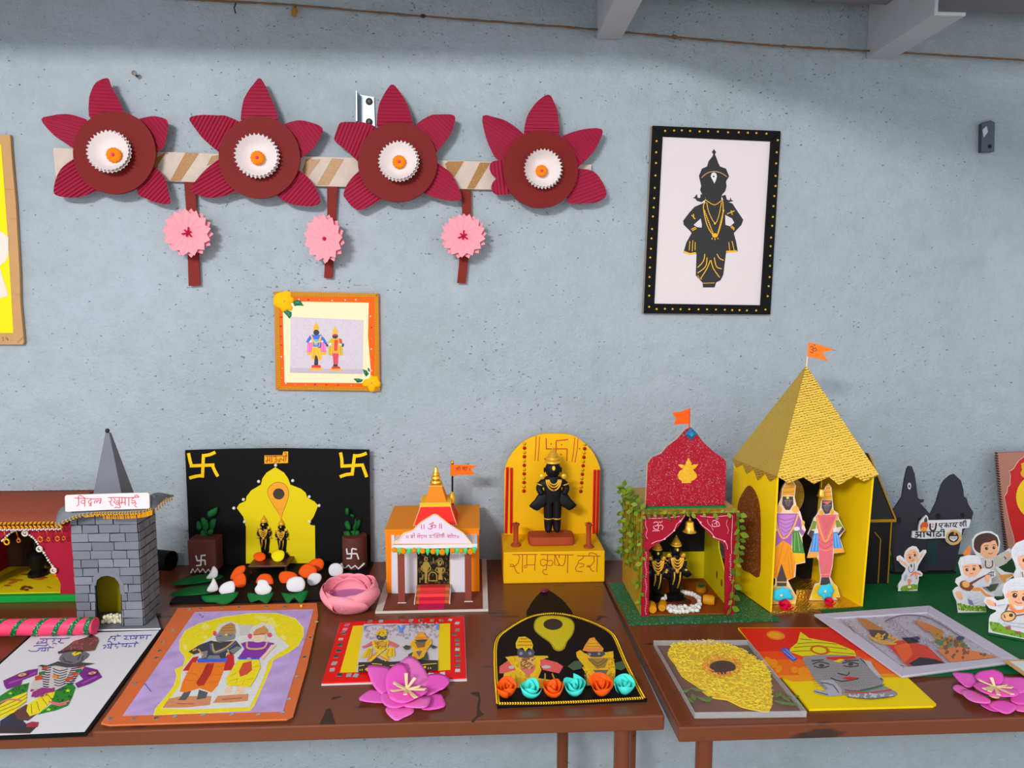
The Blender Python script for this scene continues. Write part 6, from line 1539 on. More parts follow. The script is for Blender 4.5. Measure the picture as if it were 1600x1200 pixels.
standee('paper_figure', 'printed paper figure in pink dress and blue skirt inside the gold tower', [(405,1080),(440,980),(455,940),(495,930),(500,880),(485,740),(470,715),(388,718),(435,560),(392,515),(420,450),(445,380),(470,350),(500,290),(512,200),(540,120),(572,82),(596,120),(606,230),(615,310),(655,340),(660,380),(690,440),(712,480),(665,545),(708,670),(615,682),(605,790),(585,880),(612,930),(645,960),(672,1055),(590,1060),(555,1082)], None, ruk, z9, rim=(232,214,196))
blue_f = mat('sky_blue_paper', (76,184,214), 0.65); rose_r = mat('red_rose_paper', (196, 24, 60), 0.5)
def blue_flower(label, pts, c, base_px):
    b = Horiz(ZT+0.0032).p(*zz(z9, [base_px])[0]); pl = Pl(b+V((0,-0.0035,0)), (0,-1,0.1)); t = thing('blue_paper_flower', label, 'paper flower', b)
    MB().dome([pl.p(*p) for p in zz(z9, smooth(pts, True, 2))], pl.n, 0.002, 0.0006, 3).build('petals', blue_f, t, sm=True)
    MB().ball(pl.p(*zz(z9, [c])[0], 0.0022), 0.0022, 8, 6).build('centre', mat('cream_centre', (236,220,150), 0.5), t, sm=True)
blue_flower('blue paper flower at the foot of the purple robed paper figure', [(90,1060),(100,1030),(110,990),(150,985),(175,962),(205,980),(245,985),(250,1020),(272,1050),(255,1075),(200,1070),(160,1085),(120,1085)], (168,1040), (170,1135))
blue_flower('blue paper flower at the foot of the pink dressed paper figure', [(478,1010),(495,985),(510,950),(545,955),(580,935),(605,965),(618,1000),(600,1035),(598,1060),(560,1055),(525,1078),(512,1045),(485,1035)], (543,1005), (545,1105))
for lab, c, r in (('red paper rose before the purple robed paper figure', (205,1150), 0.0125), ('red paper rose before the pink dressed paper figure', (580,1118), 0.0095)):
    p = Horiz(ZT+0.0035).p(*zz(z9, [c])[0]); paper_rose('paper_rose', lab, p+V((0,0.004,0)), r, 0.009, rose_r, None, None, (0,-0.4,1), 2)
# ================================================================== green cloth and the things standing on it
cloth = MB(); nx, ny = 40, 24; cx0, cx1, cy0, cy1 = 0.555, 1.25, -0.478, -0.026; vs = []
for j in range(ny+1):
    for i in range(nx+1):
        x = cx0+(cx1-cx0)*i/nx; y = cy0+(cy1-cy0)*j/ny
        vs.append((x, y, ZT+0.0012+0.0004*math.sin(x*31+y*17)))
n = len(vs); vs2 = [(x, y, ZT+0.0001) for x, y, _ in vs]
fs = [[j*(nx+1)+i, j*(nx+1)+i+1, (j+1)*(nx+1)+i+1, (j+1)*(nx+1)+i] for j in range(ny) for i in range(nx)]
edge = [j for j in range(nx+1)]
cloth.add(vs, fs)
o = cloth.build('green_cloth', mat('green_paper_cloth', (6, 84, 46), 0.6, var=0.1, vscale=10), None, 'dark green sheet covering the end of the right table', 'cloth', sm=True, fixn=False)
o.modifiers.new('s', 'SOLIDIFY').thickness = 0.0008
ZG = ZT+0.0018
# ---- black temple with gold edges behind the tower
z = (1340, 690, 0.2585)
yB = tab(1383, 913).y; BP_ = Vert(yB)
bt = thing('black_temple_model', 'black card temple model with gold edges behind the gold tower', 'model building', (BP_.p(1360, 900).x, yB+0.04, ZT))
xl, xr = BP_.p(1300, 900).x, BP_.p(1388, 900).x; ztb = BP_.p(1392, 812).z
blk2 = mat('black_gloss_card', (22, 21, 22), 0.45); gpen = mat('gold_pen', (150, 112, 40), 0.45, 0.3)
MB().box((xl, yB, ZG), (xr, yB+0.045, ztb)).build('body', blk2, bt)
apx = Vert(yB+0.02).p(1352, 708)
MB().hexa([(xl-0.004, yB-0.004, ztb), (xr+0.004, yB-0.004, ztb), (xr+0.004, yB+0.047, ztb), (xl-0.004, yB+0.047, ztb)], [(apx.x-0.006, apx.y-0.003, apx.z), (apx.x+0.004, apx.y-0.003, apx.z), (apx.x+0.004, apx.y+0.003, apx.z), (apx.x-0.006, apx.y+0.003, apx.z)]).build('roof', blk2, bt)
MB().box((xl-0.005, yB-0.006, ztb-0.0025), (xr+0.005, yB-0.003, ztb+0.0025)).build('gold_band', gpen, bt)
MB().tube([(xr+0.004, yB-0.005, ztb+0.002), (apx.x+0.004, apx.y-0.004, apx.z)], 0.0014, 6).build('gold_edge', gpen, bt)
MB().tube([(xr-0.0006, yB-0.0006, ztb-0.002), (xr-0.0006, yB-0.0006, ZG+0.001)], 0.0012, 6).build('gold_edge', gpen, bt)
a0 = BP_.p(1362, 905).x; a1 = BP_.p(1372, 905).x
MB().tube([(a1, yB-0.0006, ZG+0.001), (a1, yB-0.0006, ztb-0.035), (a0, yB-0.0006, ztb-0.022)], 0.0009, 6).build('door_line', gpen, bt)
# ---- dark silhouettes of two temple towers
yS_ = tab(1480, 896).y; SPn = Vert(yS_); slate = mat('slate_black_card', (44, 43, 50), 0.6)
sl = thing('silhouette_stand', 'two slate black silhouette cutouts standing against the wall', 'cutout', (SPn.p(1450, 890).x, yS_, ZG))
def cut(name, pts, pl, m, th, parent, floor):
    P_ = [pl.p(*p) for p in zz(z, pts)]
    for p in P_: p.z = max(p.z, floor)
    return MB().prism(P_, (0, th, 0)).build(name, m, parent)
c1 = cut('pointed_cutout', [(228,800),(215,700),(200,640),(192,540),(188,445),(215,415),(245,370),(268,335),(276,280),(285,225),(298,165),(310,148),(328,150),(345,195),(355,262),(364,340),(385,352),(402,350),(398,365),(378,372),(410,405),(440,442),(425,500),(418,620),(420,800)], SPn, slate, 0.003, sl, ZG)
c2 = cut('rounded_cutout', [(420,800),(420,640),(430,480),(440,440),(478,362),(492,310),(508,262),(525,235),(560,205),(585,197),(600,212),(625,235),(640,290),(642,330),(660,345),(668,375),(700,430),(688,475),(650,520),(630,570),(612,660),(590,760),(582,800)], Vert(yS_+0.004), slate, 0.003, sl, ZG)
dk = mat('cutout_hole', (24, 24, 28), 0.7)
for pl, par, (x, y, rx, ry) in ((SPn, c1, (250,475,13,20)), (SPn, c1, (378,475,14,18)), (Vert(yS_+0.004), c2, (488,450,16,18)), (Vert(yS_+0.004), c2, (635,445,12,14))):
    sheet(pl, zz(z, [(x+rx*math.cos(a), y+ry*math.sin(a)) for a in [2*math.pi*i/12 for i in range(12)]]), 0.0003, 0.0005).build('round_recess', dk, par)
A = Art(SPn, z, 0.0003).c(186,188,196).poly([(301,268),(306,252),(314,248),(323,258),(323,278),(314,290),(306,284)],2).c(44,43,50).ell(313,270,5,9)
A.build('tilak_mark', c1)
sheet(Vert(yS_+0.004), zz(z, [(420,600),(480,600),(480,745),(420,745)]), 0.0003, 0.0005).build('teal_door', mat('teal_dark', (34,52,54), 0.5), c2)
MB().box((SPn.p(1394,890).x, yS_-0.004, ZG), (SPn.p(1492,890).x, yS_+0.016, ZG+0.003)).build('foot', blk2, sl)
# ---- lettered sign
zA_ = (1415, 790, 0.075); SGn = Vert(yS_-0.004)
sg = thing('festival_sign', 'white cutout sign with black lettering and round badge on the silhouettes', 'sign', SGn.p(1470, 842))
sheet(SGn, zz(zA_, [(150,535),(270,535),(280,430),(310,330),(390,240),(440,200),(465,240),(475,310),(960,300),(1360,290),(1320,455),(1180,480),(1165,600),(1168,700),(1100,770),(1000,825),(930,815),(860,760),(835,680),(650,680),(400,695),(300,690),(135,668)]), 0.003, 0.0).build('card', mat('sign_card_white', (226,226,232), 0.6), sg)
A = Art(SGn, zA_, 0.0003)
A.c(196,92,56).poly([(310,500),(300,420),(340,350),(400,330),(460,350),(478,420),(450,470),(440,545),(320,545)])
A.c(60,54,44).poly([(385,345),(390,290),(430,230),(455,290),(450,345)]).c(226,150,70).poly([(320,480),(400,440),(450,480),(440,545),(325,545)])
A.c(150,60,40).sts([[(320,430),(470,420)],[(340,390),(450,380)]],10)
A.c(24,22,24).sts([[(515,370),(510,450),(520,500),(560,525),(600,515),(625,470),(640,360)]],34,3)
A.c(206,90,90).ell(568,390,16,20).ell(562,440,20,16)
A.c(24,22,24)
A.sts([[(690,375),(880,362)],[(900,368),(1100,352)],[(1120,350),(1270,335)]],14)
A.sts([[(705,380),(700,420),(740,430),(755,460),(735,470)],[(755,375),(765,405),(730,425)],
  [(855,370),(855,450)],[(855,410),(820,400),(810,430),(850,440)],[(855,405),(890,400),(900,440),(880,450)],[(935,365),(938,448)],
  [(1010,365),(1010,385)],[(1015,385),(985,400),(990,430),(1040,435),(1070,450)],[(1070,355),(1045,395),(1030,440)],
  [(1125,360),(1150,370),(1130,400),(1160,435)],[(1165,360),(1185,385),(1165,415)],[(1210,345),(1212,440)],[(1255,340),(1258,435)],[(1205,345),(1215,318),(1255,312),(1262,340)]],20)
A.sts([[(200,550),(820,540)]],16)
A.sts([[(210,560),(255,575),(240,605),(200,600)],[(240,605),(270,630),(235,660),(190,650)],[(255,610),(305,615)],[(315,555),(318,665)],[(382,555),(385,660)],
  [(450,560),(440,590),(470,615),(510,605)],[(520,550),(522,650)],[(455,580),(515,625)],[(585,550),(585,650)],
  [(690,548),(690,570)],[(690,570),(640,590),(640,630),(700,640),(745,620),(735,590),(700,605)],[(800,545),(800,645)],[(735,540),(745,500),(790,495),(805,540)],[(620,655),(625,665)]],26)
A.c(206,160,104).ell(1005,660,160,160,0,28).c(34,28,28).ell(995,655,112,112,0,24)
A.c(196,120,70).ell(1025,580,24,36).c(222,220,226).poly([(925,640),(1080,640),(1075,690),(1010,745),(975,735),(915,690)]).c(34,28,28).sts([[(930,665),(1070,665)],[(950,690),(1050,690)]],8)
A.build('lettering', sg)
# ---- red poster standing at the end
yR = -0.032; RPn = Vert(yR)
rp = thing('red_poster', 'brown-edged poster with red arch and yellow circle leaning on the wall', 'poster', (RPn.p(1640, 880).x, yR, ZG))
P_ = [RPn.p(*p) for p in ((1558,708),(1600,706),(1800,704),(1796,890),(1576,890),(1566,800))]
for p in P_:
    if p.z < ZG+0.008: p.z = ZG
MB().prism(P_, (0, 0.005, 0)).build('board', mat('dusty_brown_card', (158,112,98), 0.75), rp)
mb = MB(); ea, eb = RPn.p(1558,708), RPn.p(1575,886)
for k in range(46):
    c = ea.lerp(eb, k/45); mb.box((c.x-0.0012, yR-0.0006, c.z-0.0013), (c.x+0.0012, yR+0.005, c.z+0.0008))
mb.build('ridged_edge', mat('dark_ridge', (58,36,34), 0.8), rp, kind='stuff')
zr2 = (1460, 690, 0.13333)
A = Art(RPn, zr2, 0.0003)
half = [(1090,120),(1045,185),(990,225),(960,270),(930,320),(880,350),(895,400),(890,460),(890,510),(860,535),(858,590),(822,645),(835,720),(860,850),(890,980),(920,1080),(940,1160),(935,1400)]
mir = [(2*1240-x, y) for x, y in half[::-1]]
A.c(226,196,190).poly([(x-6 if x < 1240 else x+6, y-4) for x, y in half+mir])
A.c(178,26,26).poly(half+mir)
A.c(240,200,10).ell(1240,650,282,280,0,40)
A.c(178,26,26).ell(1240,650,150,150,0,30)
A.c(206,160,20).ell(1090,370,80,60).ell(1050,300,30,40).poly([(1010,260),(1060,240),(1100,230),(1120,300),(1040,310)])
A.build('poster_print', rp)
# ---- printed children standees
def kid(label, z, outline, art, base=None, floor=ZG, dy=0.0):
    if base: 
        a, b = Horiz(floor).p(*zz(z, [base[0]])[0]), Horiz(floor).p(*zz(z, [base[1]])[0])
    else:
        low = max(zz(z, outline), key=lambda p: p[1]); a = Horiz(floor).p(*low)+V((0,dy,0)); b = a+V((0.05,0,0))
    d = (b-a); d.z = 0; d.normalize(); nrm = V((d.y, -d.x, 0)); pl = Pl(a, nrm)
    P_ = [pl.p(*p) for p in zz(z, outline)]
    for p in P_:
        if p.z < floor+0.002: p.z = floor
    t = thing('child_standee', label, 'standee', (sum(p.x for p in P_)/len(P_), a.y, floor))
    cm = mat('standee_white', (232,232,236), 0.5)
    MB().prism(P_, pl.n*-0.0012).build('card', cm, t)
    lows = [p for p in P_ if p.z < floor+0.01]; m0, m1 = lows[0], lows[-1]; mid = (m0+m1)/2; bk = pl.n*-1
    MB().add([m0.lerp(m1,0.2)+bk*0.0014, m0.lerp(m1,0.8)+bk*0.0014, mid+bk*0.02+V((0,0,0.0002)), mid+bk*0.0014+V((0,0,0.03))], [[0,1,2],[0,1,3],[1,2,3],[0,2,3]]).build('prop', cm, t)
    f0, f1 = m0+pl.n*0.0006, m1+pl.n*0.0006
    MB().hexa([f0, f1, f1+pl.n*0.008, f0+pl.n*0.008], [p+V((0,0,0.0004)) for p in (f0, f1, f1+pl.n*0.008, f0+pl.n*0.008)]).build('fold_tab', MATS['green_paper_cloth'], t)
    A = Art(pl, z, 0.0002); art(A); A.build('print', t); return t
def grass(A, pts, seed):
    A.c(120,150,60).poly(pts); A.c(84,124,40).speck(pts, 46, 6, 16, seed); A.c(168,190,110).speck(pts, 30, 5, 12, seed+1)
SK = (232,176,142); SKd = (206,140,104)
def kid1(A):
    grass(A, [(225,1080),(250,1020),(370,985),(500,970),(585,975),(580,1075),(350,1110),(240,1110)], 3)
    A.c(214,214,226).poly([(380,560),(530,530),(545,640),(520,720),(600,760),(590,900),(480,930),(370,900),(300,910),(310,760),(380,700)])
    A.c(170,176,200).poly([(300,790),(350,760),(380,800),(340,900),(295,890)])
    A.c(232,232,240).poly([(340,330),(360,260),(430,220),(500,215),(575,240),(610,320),(600,380),(560,300),(430,240),(350,360)])
    A.c(*SK).poly([(345,370),(380,290),(440,250),(520,245),(585,300),(600,370),(575,440),(520,505),(450,535),(380,520),(345,450)],2)
    A.c(*SK).poly([(190,450),(215,430),(260,480),(340,520),(380,590),(330,590),(250,510),(200,490)]).poly([(640,400),(660,330),(700,310),(690,360),(660,400),(600,500),(560,540),(560,480)])
    A.c(*SKd).st([(265,485),(240,510)],14).st([(640,395),(670,400)],14)
    A.c(50,30,22).ell(425,415,26,30).ell(530,365,26,30).c(255,255,255).ell(432,405,7,8).ell(538,355,7,8)
    A.c(110,62,46).sts([[(385,370),(415,352),(445,358)],[(490,318),(520,300),(545,305)]],9,2)
    A.c(180,80,70).st([(440,475),(480,480),(510,455)],10,2).c(*SKd).ell(478,440,10,8)
    A.c(90,60,66).sts([[(395,600),(400,680),(440,730),(500,690),(515,610),(510,540)]],13,3)
    A.c(90,56,46).poly([(430,560),(465,550),(470,620),(440,620)])
    A.c(236,140,96).poly([(440,780),(490,720),(560,700),(570,720),(620,740),(660,760),(640,785),(560,750),(580,860),(550,870),(530,750),(470,790),(430,830)])
    A.c(*SKd).poly([(370,880),(420,850),(460,900),(430,950),(430,1000),(390,1000),(385,950)]).c(246,222,196).ell(415,1030,42,26)
kid('small printed child standee dancing with both arms raised', (1390,840,0.075), [(180,1115),(190,960),(250,880),(260,790),(330,690),(340,640),(240,560),(200,500),(150,470),(150,400),(220,370),(290,420),(320,470),(305,380),(330,290),(400,215),(490,175),(560,190),(610,260),(625,330),(700,260),(760,258),(770,300),(700,410),(600,580),(570,690),(640,700),(690,750),(680,800),(610,815),(610,880),(590,960),(580,1085),(400,1115)], kid1)
def veena(A):
    grass(A, [(118,885),(110,815),(230,845),(330,840),(400,855),(405,905),(250,898)], 8)
    A.c(224,224,236).poly([(150,585),(220,545),(330,540),(420,575),(440,640),(350,650),(360,700),(380,790),(330,830),(225,840),(215,770),(130,690),(120,640)])
    A.c(190,192,212).sts([[(210,770),(250,800),(330,770)],[(220,800),(260,830),(340,800)],[(240,740),(220,790)]],10,2)
    A.c(120,112,150).poly([(215,770),(260,790),(280,840),(225,830)])
    A.c(236,150,80).poly([(260,652),(350,655),(372,680),(410,720),(480,745),(440,752),(390,735),(350,690),(262,688)])
    A.c(*SK).poly([(85,705),(120,690),(150,715),(165,770),(140,785),(105,755)],2)
    A.c(*SK).poly([(160,430),(175,415),(340,410),(365,440),(358,470),(330,500),(290,540),(220,540),(175,500)],2)
    A.c(60,36,28).poly([(325,415),(352,420),(362,455),(345,462)])
    A.c(232,232,240).poly([(140,450),(132,380),(160,335),(230,318),(310,325),(345,360),(352,415),(260,408),(165,425)],2)
    A.c(206,206,220).sts([[(165,420),(260,404),(350,412)]],6,2)
    A.c(50,30,22).ell(205,468,15,17).ell(280,460,15,17).c(255,255,255).ell(209,463,4).ell(284,455,4)
    A.c(80,48,36).sts([[(180,440),(205,432),(222,440)],[(260,432),(285,424),(302,432)]],5,2).c(190,70,70).st([(232,508),(255,510),(272,500)],6,2)
    A.c(230,130,90).st([(232,428),(230,450)],4)
    A.c(120,66,44).poly([(130,620),(145,590),(190,580),(225,605),(240,600),(380,530),(390,540),(260,620),(280,640),(240,690),(180,680),(140,655)],2)
    A.c(216,160,100).ell(195,620,40,34,20)
    A.c(110,62,44).st([(240,610),(330,560),(440,510)],12).c(54,42,46).sts([[(430,500),(490,490)],[(440,520),(490,535)],[(460,480),(455,545)],[(480,485),(478,535)]],6)
    A.c(*SK).poly([(395,535),(420,518),(445,540),(435,590),(410,605),(392,570)],2)
kid('printed child standee in white cap playing a veena', (1480,820,0.15), [(115,905),(100,800),(70,740),(58,690),(90,655),(120,640),(85,600),(95,560),(150,530),(130,450),(118,400),(140,340),(220,315),(310,318),(350,360),(370,450),(440,465),(500,480),(512,530),(460,560),(465,600),(430,640),(360,650),(420,700),(490,720),(492,760),(410,755),(400,830),(406,910)], veena)
def boy(A):
    A.c(196,190,186).poly([(340,350),(480,340),(600,280),(640,270),(660,340),(620,400),(540,430),(500,440),(560,530),(620,590),(560,620),(500,690),(440,700),(380,660),(390,520),(360,470)])
    A.c(214,208,206).poly([(345,360),(400,350),(470,345),(500,420),(490,470),(390,470)])
    A.c(206,146,86).poly([(520,480),(560,520),(680,510),(690,530),(620,560),(600,610),(560,580)])
    A.c(72,84,66).poly([(400,650),(460,620),(540,610),(500,680),(450,700)])
    A.c(96,54,48).sts([[(400,370),(400,430),(430,450),(470,430),(470,370)]],12,3)
    A.c(*SK).poly([(345,300),(350,200),(420,170),(500,150),(532,220),(520,300),(470,345),(400,345),(360,320)],2)
    A.c(*SK).poly([(600,330),(620,300),(660,290),(665,320),(630,345)]).c(100,56,50).st([(595,330),(615,360)],12)
    A.c(64,40,36).poly([(278,230),(285,150),(330,105),(400,85),(460,90),(520,130),(535,200),(525,230),(500,160),(440,180),(380,190),(350,230),(345,295),(300,270)],2)
    A.c(50,30,24).ell(410,245,16,18).ell(487,238,15,17).c(255,255,255).ell(415,240,4).ell(492,233,4)
    A.c(70,44,34).sts([[(385,222),(410,212),(430,218)],[(468,212),(490,206),(508,214)]],6,2).c(160,60,60).st([(430,295),(455,302),(478,290)],7,2).c(226,120,80).st([(452,175),(450,200)],5)
    A.c(238,140,80).poly([(162,300),(232,215),(246,225),(245,310),(175,318)])
kid('printed child standee with dark brown hair holding out an arm', (1480,820,0.15), [(360,745),(370,660),(340,480),(330,350),(290,300),(262,240),(262,160),(300,100),(380,66),(460,68),(530,110),(552,180),(540,270),(505,330),(600,280),(650,245),(690,270),(670,350),(600,410),(530,440),(600,490),(690,505),(690,535),(630,580),(585,640),(578,745)], boy, base=((360,765),(578,760)))
def turban(A):
    A.c(226,226,236).poly([(700,340),(700,240),(760,190),(860,175),(960,210),(980,300),(960,340),(860,310),(760,320)],2)
    A.c(204,204,218).sts([[(705,300),(800,250),(960,270)],[(710,260),(820,215),(950,240)],[(730,340),(840,300),(965,315)]],7,2)
    A.c(*SK).poly([(735,330),(800,315),(900,315),(955,340),(950,420),(900,480),(820,490),(760,440),(740,390)],2)
    A.c(50,30,22).ell(800,370,16,18).ell(890,370,16,18).c(170,70,60).st([(825,440),(850,446),(872,438)],6,2)
    A.c(216,212,216).poly([(760,490),(920,490),(960,640),(950,900),(740,900),(720,640)])
    A.c(150,92,60).st([(780,490),(800,570),(850,600),(900,570),(920,490)],12,3)
    A.c(238,150,84).poly([(740,700),(950,690),(950,730),(740,740)])
kid('printed child standee in a tall white turban behind the drummer', (1480,820,0.15), [(700,960),(690,640),(700,560),(690,520),(720,460),(700,390),(668,330),(668,260),(720,190),(800,158),(900,155),(980,190),(1010,280),(985,380),(960,460),(990,560),(1010,960)], turban, base=((690,990),(1010,1010)))
def drum(A):
    A.c(120,160,60).poly([(450,1080),(440,1010),(540,1020),(620,1080),(780,1120),(960,1160),(960,1210),(700,1160),(480,1112)])
    A.c(84,124,40).speck([(450,1080),(440,1010),(540,1020),(620,1080),(780,1120),(800,1170),(480,1112)], 50, 6, 16, 4)
    A.c(224,224,234).poly([(640,820),(560,810),(510,830),(500,860),(560,870),(600,880),(570,960),(520,990),(560,1040),(640,1060),(760,1080),(900,1100),(940,960),(900,850)])
    A.c(186,186,200).sts([[(560,960),(600,1010),(760,1030),(880,1030)],[(580,1030),(700,1060),(860,1080)],[(520,845),(600,830)]],12,2)
    A.c(*SK).poly([(405,790),(430,775),(480,800),(510,825),(490,850),(440,840),(410,820)],2).c(150,96,76).st([(500,815),(505,850)],12)
    A.c(*SK).poly([(640,720),(650,690),(860,680),(885,720),(880,800),(830,870),(740,900),(670,870),(640,800)],2)
    A.c(*SK).ell(628,735,18,26)
    A.c(238,240,246).poly([(620,690),(615,640),(650,590),(720,565),(800,565),(870,590),(900,640),(890,690),(760,670)],2)
    A.c(208,208,220).sts([[(622,665),(720,630),(890,650)],[(630,635),(720,600),(880,620)],[(625,688),(740,660),(888,680)]],7,2)
    A.c(50,30,22).ell(705,735,26,26).ell(800,770,22,26).c(255,255,255).ell(712,728,7).ell(806,762,7)
    A.c(80,50,40).sts([[(670,705),(705,692),(735,702)],[(785,722),(810,718),(835,730)]],6,2).c(*SKd).ell(745,775,9,7)
    A.c(180,70,70).st([(705,795),(740,815),(780,815)],9,2)
    A.c(226,132,84).st([(650,830),(680,880),(750,905),(820,880),(850,840)],34,3).c(244,244,248).poly([(690,830),(740,850),(800,840),(780,880),(720,885)])
    A.c(120,84,66).st([(640,830),(610,900),(580,960)],20).st([(700,950),(840,925)],16)
    A.c(110,76,60).ell(640,952,82,58,-5).c(226,178,120).ell(636,954,70,48,-5)
    A.c(60,44,44).ell(665,942,22,18).st([(590,935),(605,970)],12)
    A.c(140,96,84).poly([(600,1060),(660,1050),(665,1090),(620,1095)]).poly([(690,1110),(760,1110),(790,1140),(720,1135)])
kid('printed child standee in white turban with a round stringed instrument', (1480,820,0.15), [(430,1118),(435,980),(450,940),(510,905),(510,890),(440,870),(380,800),(400,755),(470,750),(520,790),(590,775),(600,760),(575,690),(590,620),(650,570),(730,548),(820,548),(900,590),(925,650),(910,760),(900,830),(960,900),(980,1040),(985,1220),(800,1185)], drum, base=((430,1120),(800,1192)))
# ================================================================== pictures and flowers lying on the tables
def slab(th, pts, m, parent, name='sheet', z0=0.0):
    hp = Horiz(ZT+z0+th); return sheet(hp, pts, th).build(name, m, parent)
# ---- white drawing with a black border
z = (0, 940, 0.21661)
tl, tr, br = tab(51, 991), tab(255.6, 984.4), tab(135, 1151); bl_ = tl + (br-tr)
wd = thing('ink_drawing', 'white sheet with black border and coloured drawing of a crowned figure', 'drawing', (tl+br)/2)
T_ = 0.002
MB().prism([V((p.x, p.y, ZT+0.0002+T_)) for p in (tl, tr, br, bl_)], (0,0,-T_)).build('backing', blackp, wd)
HP = Horiz(ZT+T_+0.0005)
cn = (tl+br)/2; ins = [p.lerp(cn, 0.045) for p in (tl, tr, br, bl_)]
MB().prism([V((p.x, p.y, ZT+T_+0.0006)) for p in ins], (0,0,-0.0004)).build('paper', mat('drawing_paper', (236,234,240), 0.6), wd)
A = Art(HP, z, 0.0004)
A.c(46,36,40).poly([(-60,905),(60,880),(180,870),(200,900),(262,905),(215,950),(-60,950)])
A.c(40,40,62).poly([(0,860),(110,790),(160,790),(170,860),(180,905),(60,910),(0,905)])
A.c(150,40,60).poly([(190,880),(230,865),(280,870),(270,905),(190,905)])
A.c(86,50,44).poly([(95,800),(190,740),(280,800),(200,860),(130,850)])
A.c(222,206,30).poly([(-60,770),(0,745),(90,690),(195,648),(190,720),(100,800),(0,845),(-60,860)]).poly([(200,740),(330,660),(430,640),(370,720),(290,800),(215,828),(190,790)])
A.c(120,110,20).sts([[(0,790),(120,740),(195,690)],[(0,820),(130,760),(190,720)],[(0,765),(110,715),(195,668)],[(225,740),(230,810)],[(265,720),(285,790)],[(300,690),(340,745)],[(345,670),(380,715)]],5)
A.c(34,120,38).poly([(-60,700),(0,680),(110,610),(210,585),(195,650),(90,690),(0,745),(-60,760)]).poly([(400,640),(450,600),(520,590),(545,620),(520,690),(490,750),(400,785),(330,800),(270,815),(370,740)])
A.c(20,70,24).speck([(0,690),(110,615),(205,590),(190,645),(90,685),(0,735)],30,5,9,2).speck([(400,650),(520,595),(540,630),(500,720),(400,770),(330,790)],36,5,9,3)
A.c(206,110,120).sts([[(0,730),(60,705),(150,712)],[(350,720),(430,735),(500,715)],[(370,735),(430,748),(480,735)]],11,2)
A.c(170,226,60)
for (x, y, r) in ((75,662,20),(490,642,24),(350,778,24)):
    A.poly([(x+(r if i % 2 == 0 else r*0.4)*math.cos(math.pi*i/5-1.57), y+(r*0.6 if i % 2 == 0 else r*0.25)*math.sin(math.pi*i/5-1.57)) for i in range(10)])
A.c(112,28,122).poly([(300,478),(200,495),(110,530),(22,570),(30,605),(48,632),(150,600),(160,565),(240,535),(290,520)]).poly([(570,500),(620,470),(700,490),(735,545),(650,590),(560,622),(540,590),(600,560),(575,530)])
A.c(150,70,156).sts([[(60,590),(150,560),(260,510)],[(590,590),(700,540)]],10)
A.c(60,60,70).poly([(555,600),(590,605),(560,622)]).poly([(395,600),(470,590),(450,640),(400,640)])
A.c(206,200,196).poly([(275,470),(420,440),(600,440),(610,470),(560,530),(500,590),(400,640),(270,630),(215,640),(230,590),(270,530)])
A.c(40,36,70)
for i in range(9):
    t = i/8; A.sts([[(300+t*10, 470+t*140), (340, 478+t*138), (370-t*20, 474+t*140)]], 8); A.sts([[(600-t*70, 455+t*130), (560-t*60, 462+t*130), (520-t*60, 470+t*120)]], 8)
for i in range(7): A.st([(380+i*2, 480+i*20),(430, 500+i*18),(490-i*4, 485+i*18)], 6, 2)
A.c(190,70,40).poly([(250,540),(300,525),(310,560),(255,570)]).poly([(470,555),(540,530),(520,560),(470,580)]).ell(325,480,22,10).ell(590,466,22,9).ell(540,520,22,12)
A.c(20,110,60).poly([(280,510),(330,500),(320,525),(280,530)]).poly([(545,500),(590,480),(585,510),(550,515)])
A.c(140,40,110).poly([(240,650),(300,620),(390,625),(380,650),(300,665),(225,690)]).speck([(215,640),(400,600),(380,660),(230,700)],40,5,10,6)
A.c(222,130,40).ell(398,541,22,12).c(200,40,50).ell(478,458,20,9)
A.c(58,58,62).poly([(268,465),(300,455),(340,460),(420,430),(460,440),(540,430),(610,440),(685,445),(640,455),(560,470),(480,475),(400,460),(330,470)])
A.c(100,98,104).poly([(425,420),(445,380),(500,355),(610,362),(640,385),(600,420),(540,450),(470,445)],2)
A.c(70,68,76).sts([[(450,400),(470,430),(520,440)],[(580,380),(560,420)],[(600,390),(590,430)]],12)
A.c(226,206,30).poly([(515,375),(555,352),(590,358),(585,372),(535,392)]).c(80,70,20).st([(540,372),(565,362)],6)
A.c(104,64,60).poly([(425,362),(500,310),(530,285),(620,258),(660,232),(705,262),(708,285),(680,350),(610,358),(520,356),(440,370)])
A.c(52,34,40).sts([[(418,368),(520,350),(600,358)]],16).poly([(640,250),(660,232),(678,250),(650,262)])
A.c(140,92,84).speck([(440,360),(530,290),(620,262),(700,275),(680,340),(520,350)],40,5,10,9).c(190,60,90).speck([(440,360),(530,290),(620,262),(700,275),(680,340),(520,350)],16,4,8,12)
A.c(120,40,60).ell(160,528,44,18,-12).ell(665,515,40,16,-10).c(206,200,180).ell(160,528,30,10,-12).ell(665,515,28,9,-10).c(190,60,60).ell(160,528,14,5).ell(665,515,14,5)
A.build('drawing', wd)
zt4 = (40, 980, 0.1375)
A = Art(HP, zt4, 0.0004).c(58,46,150)
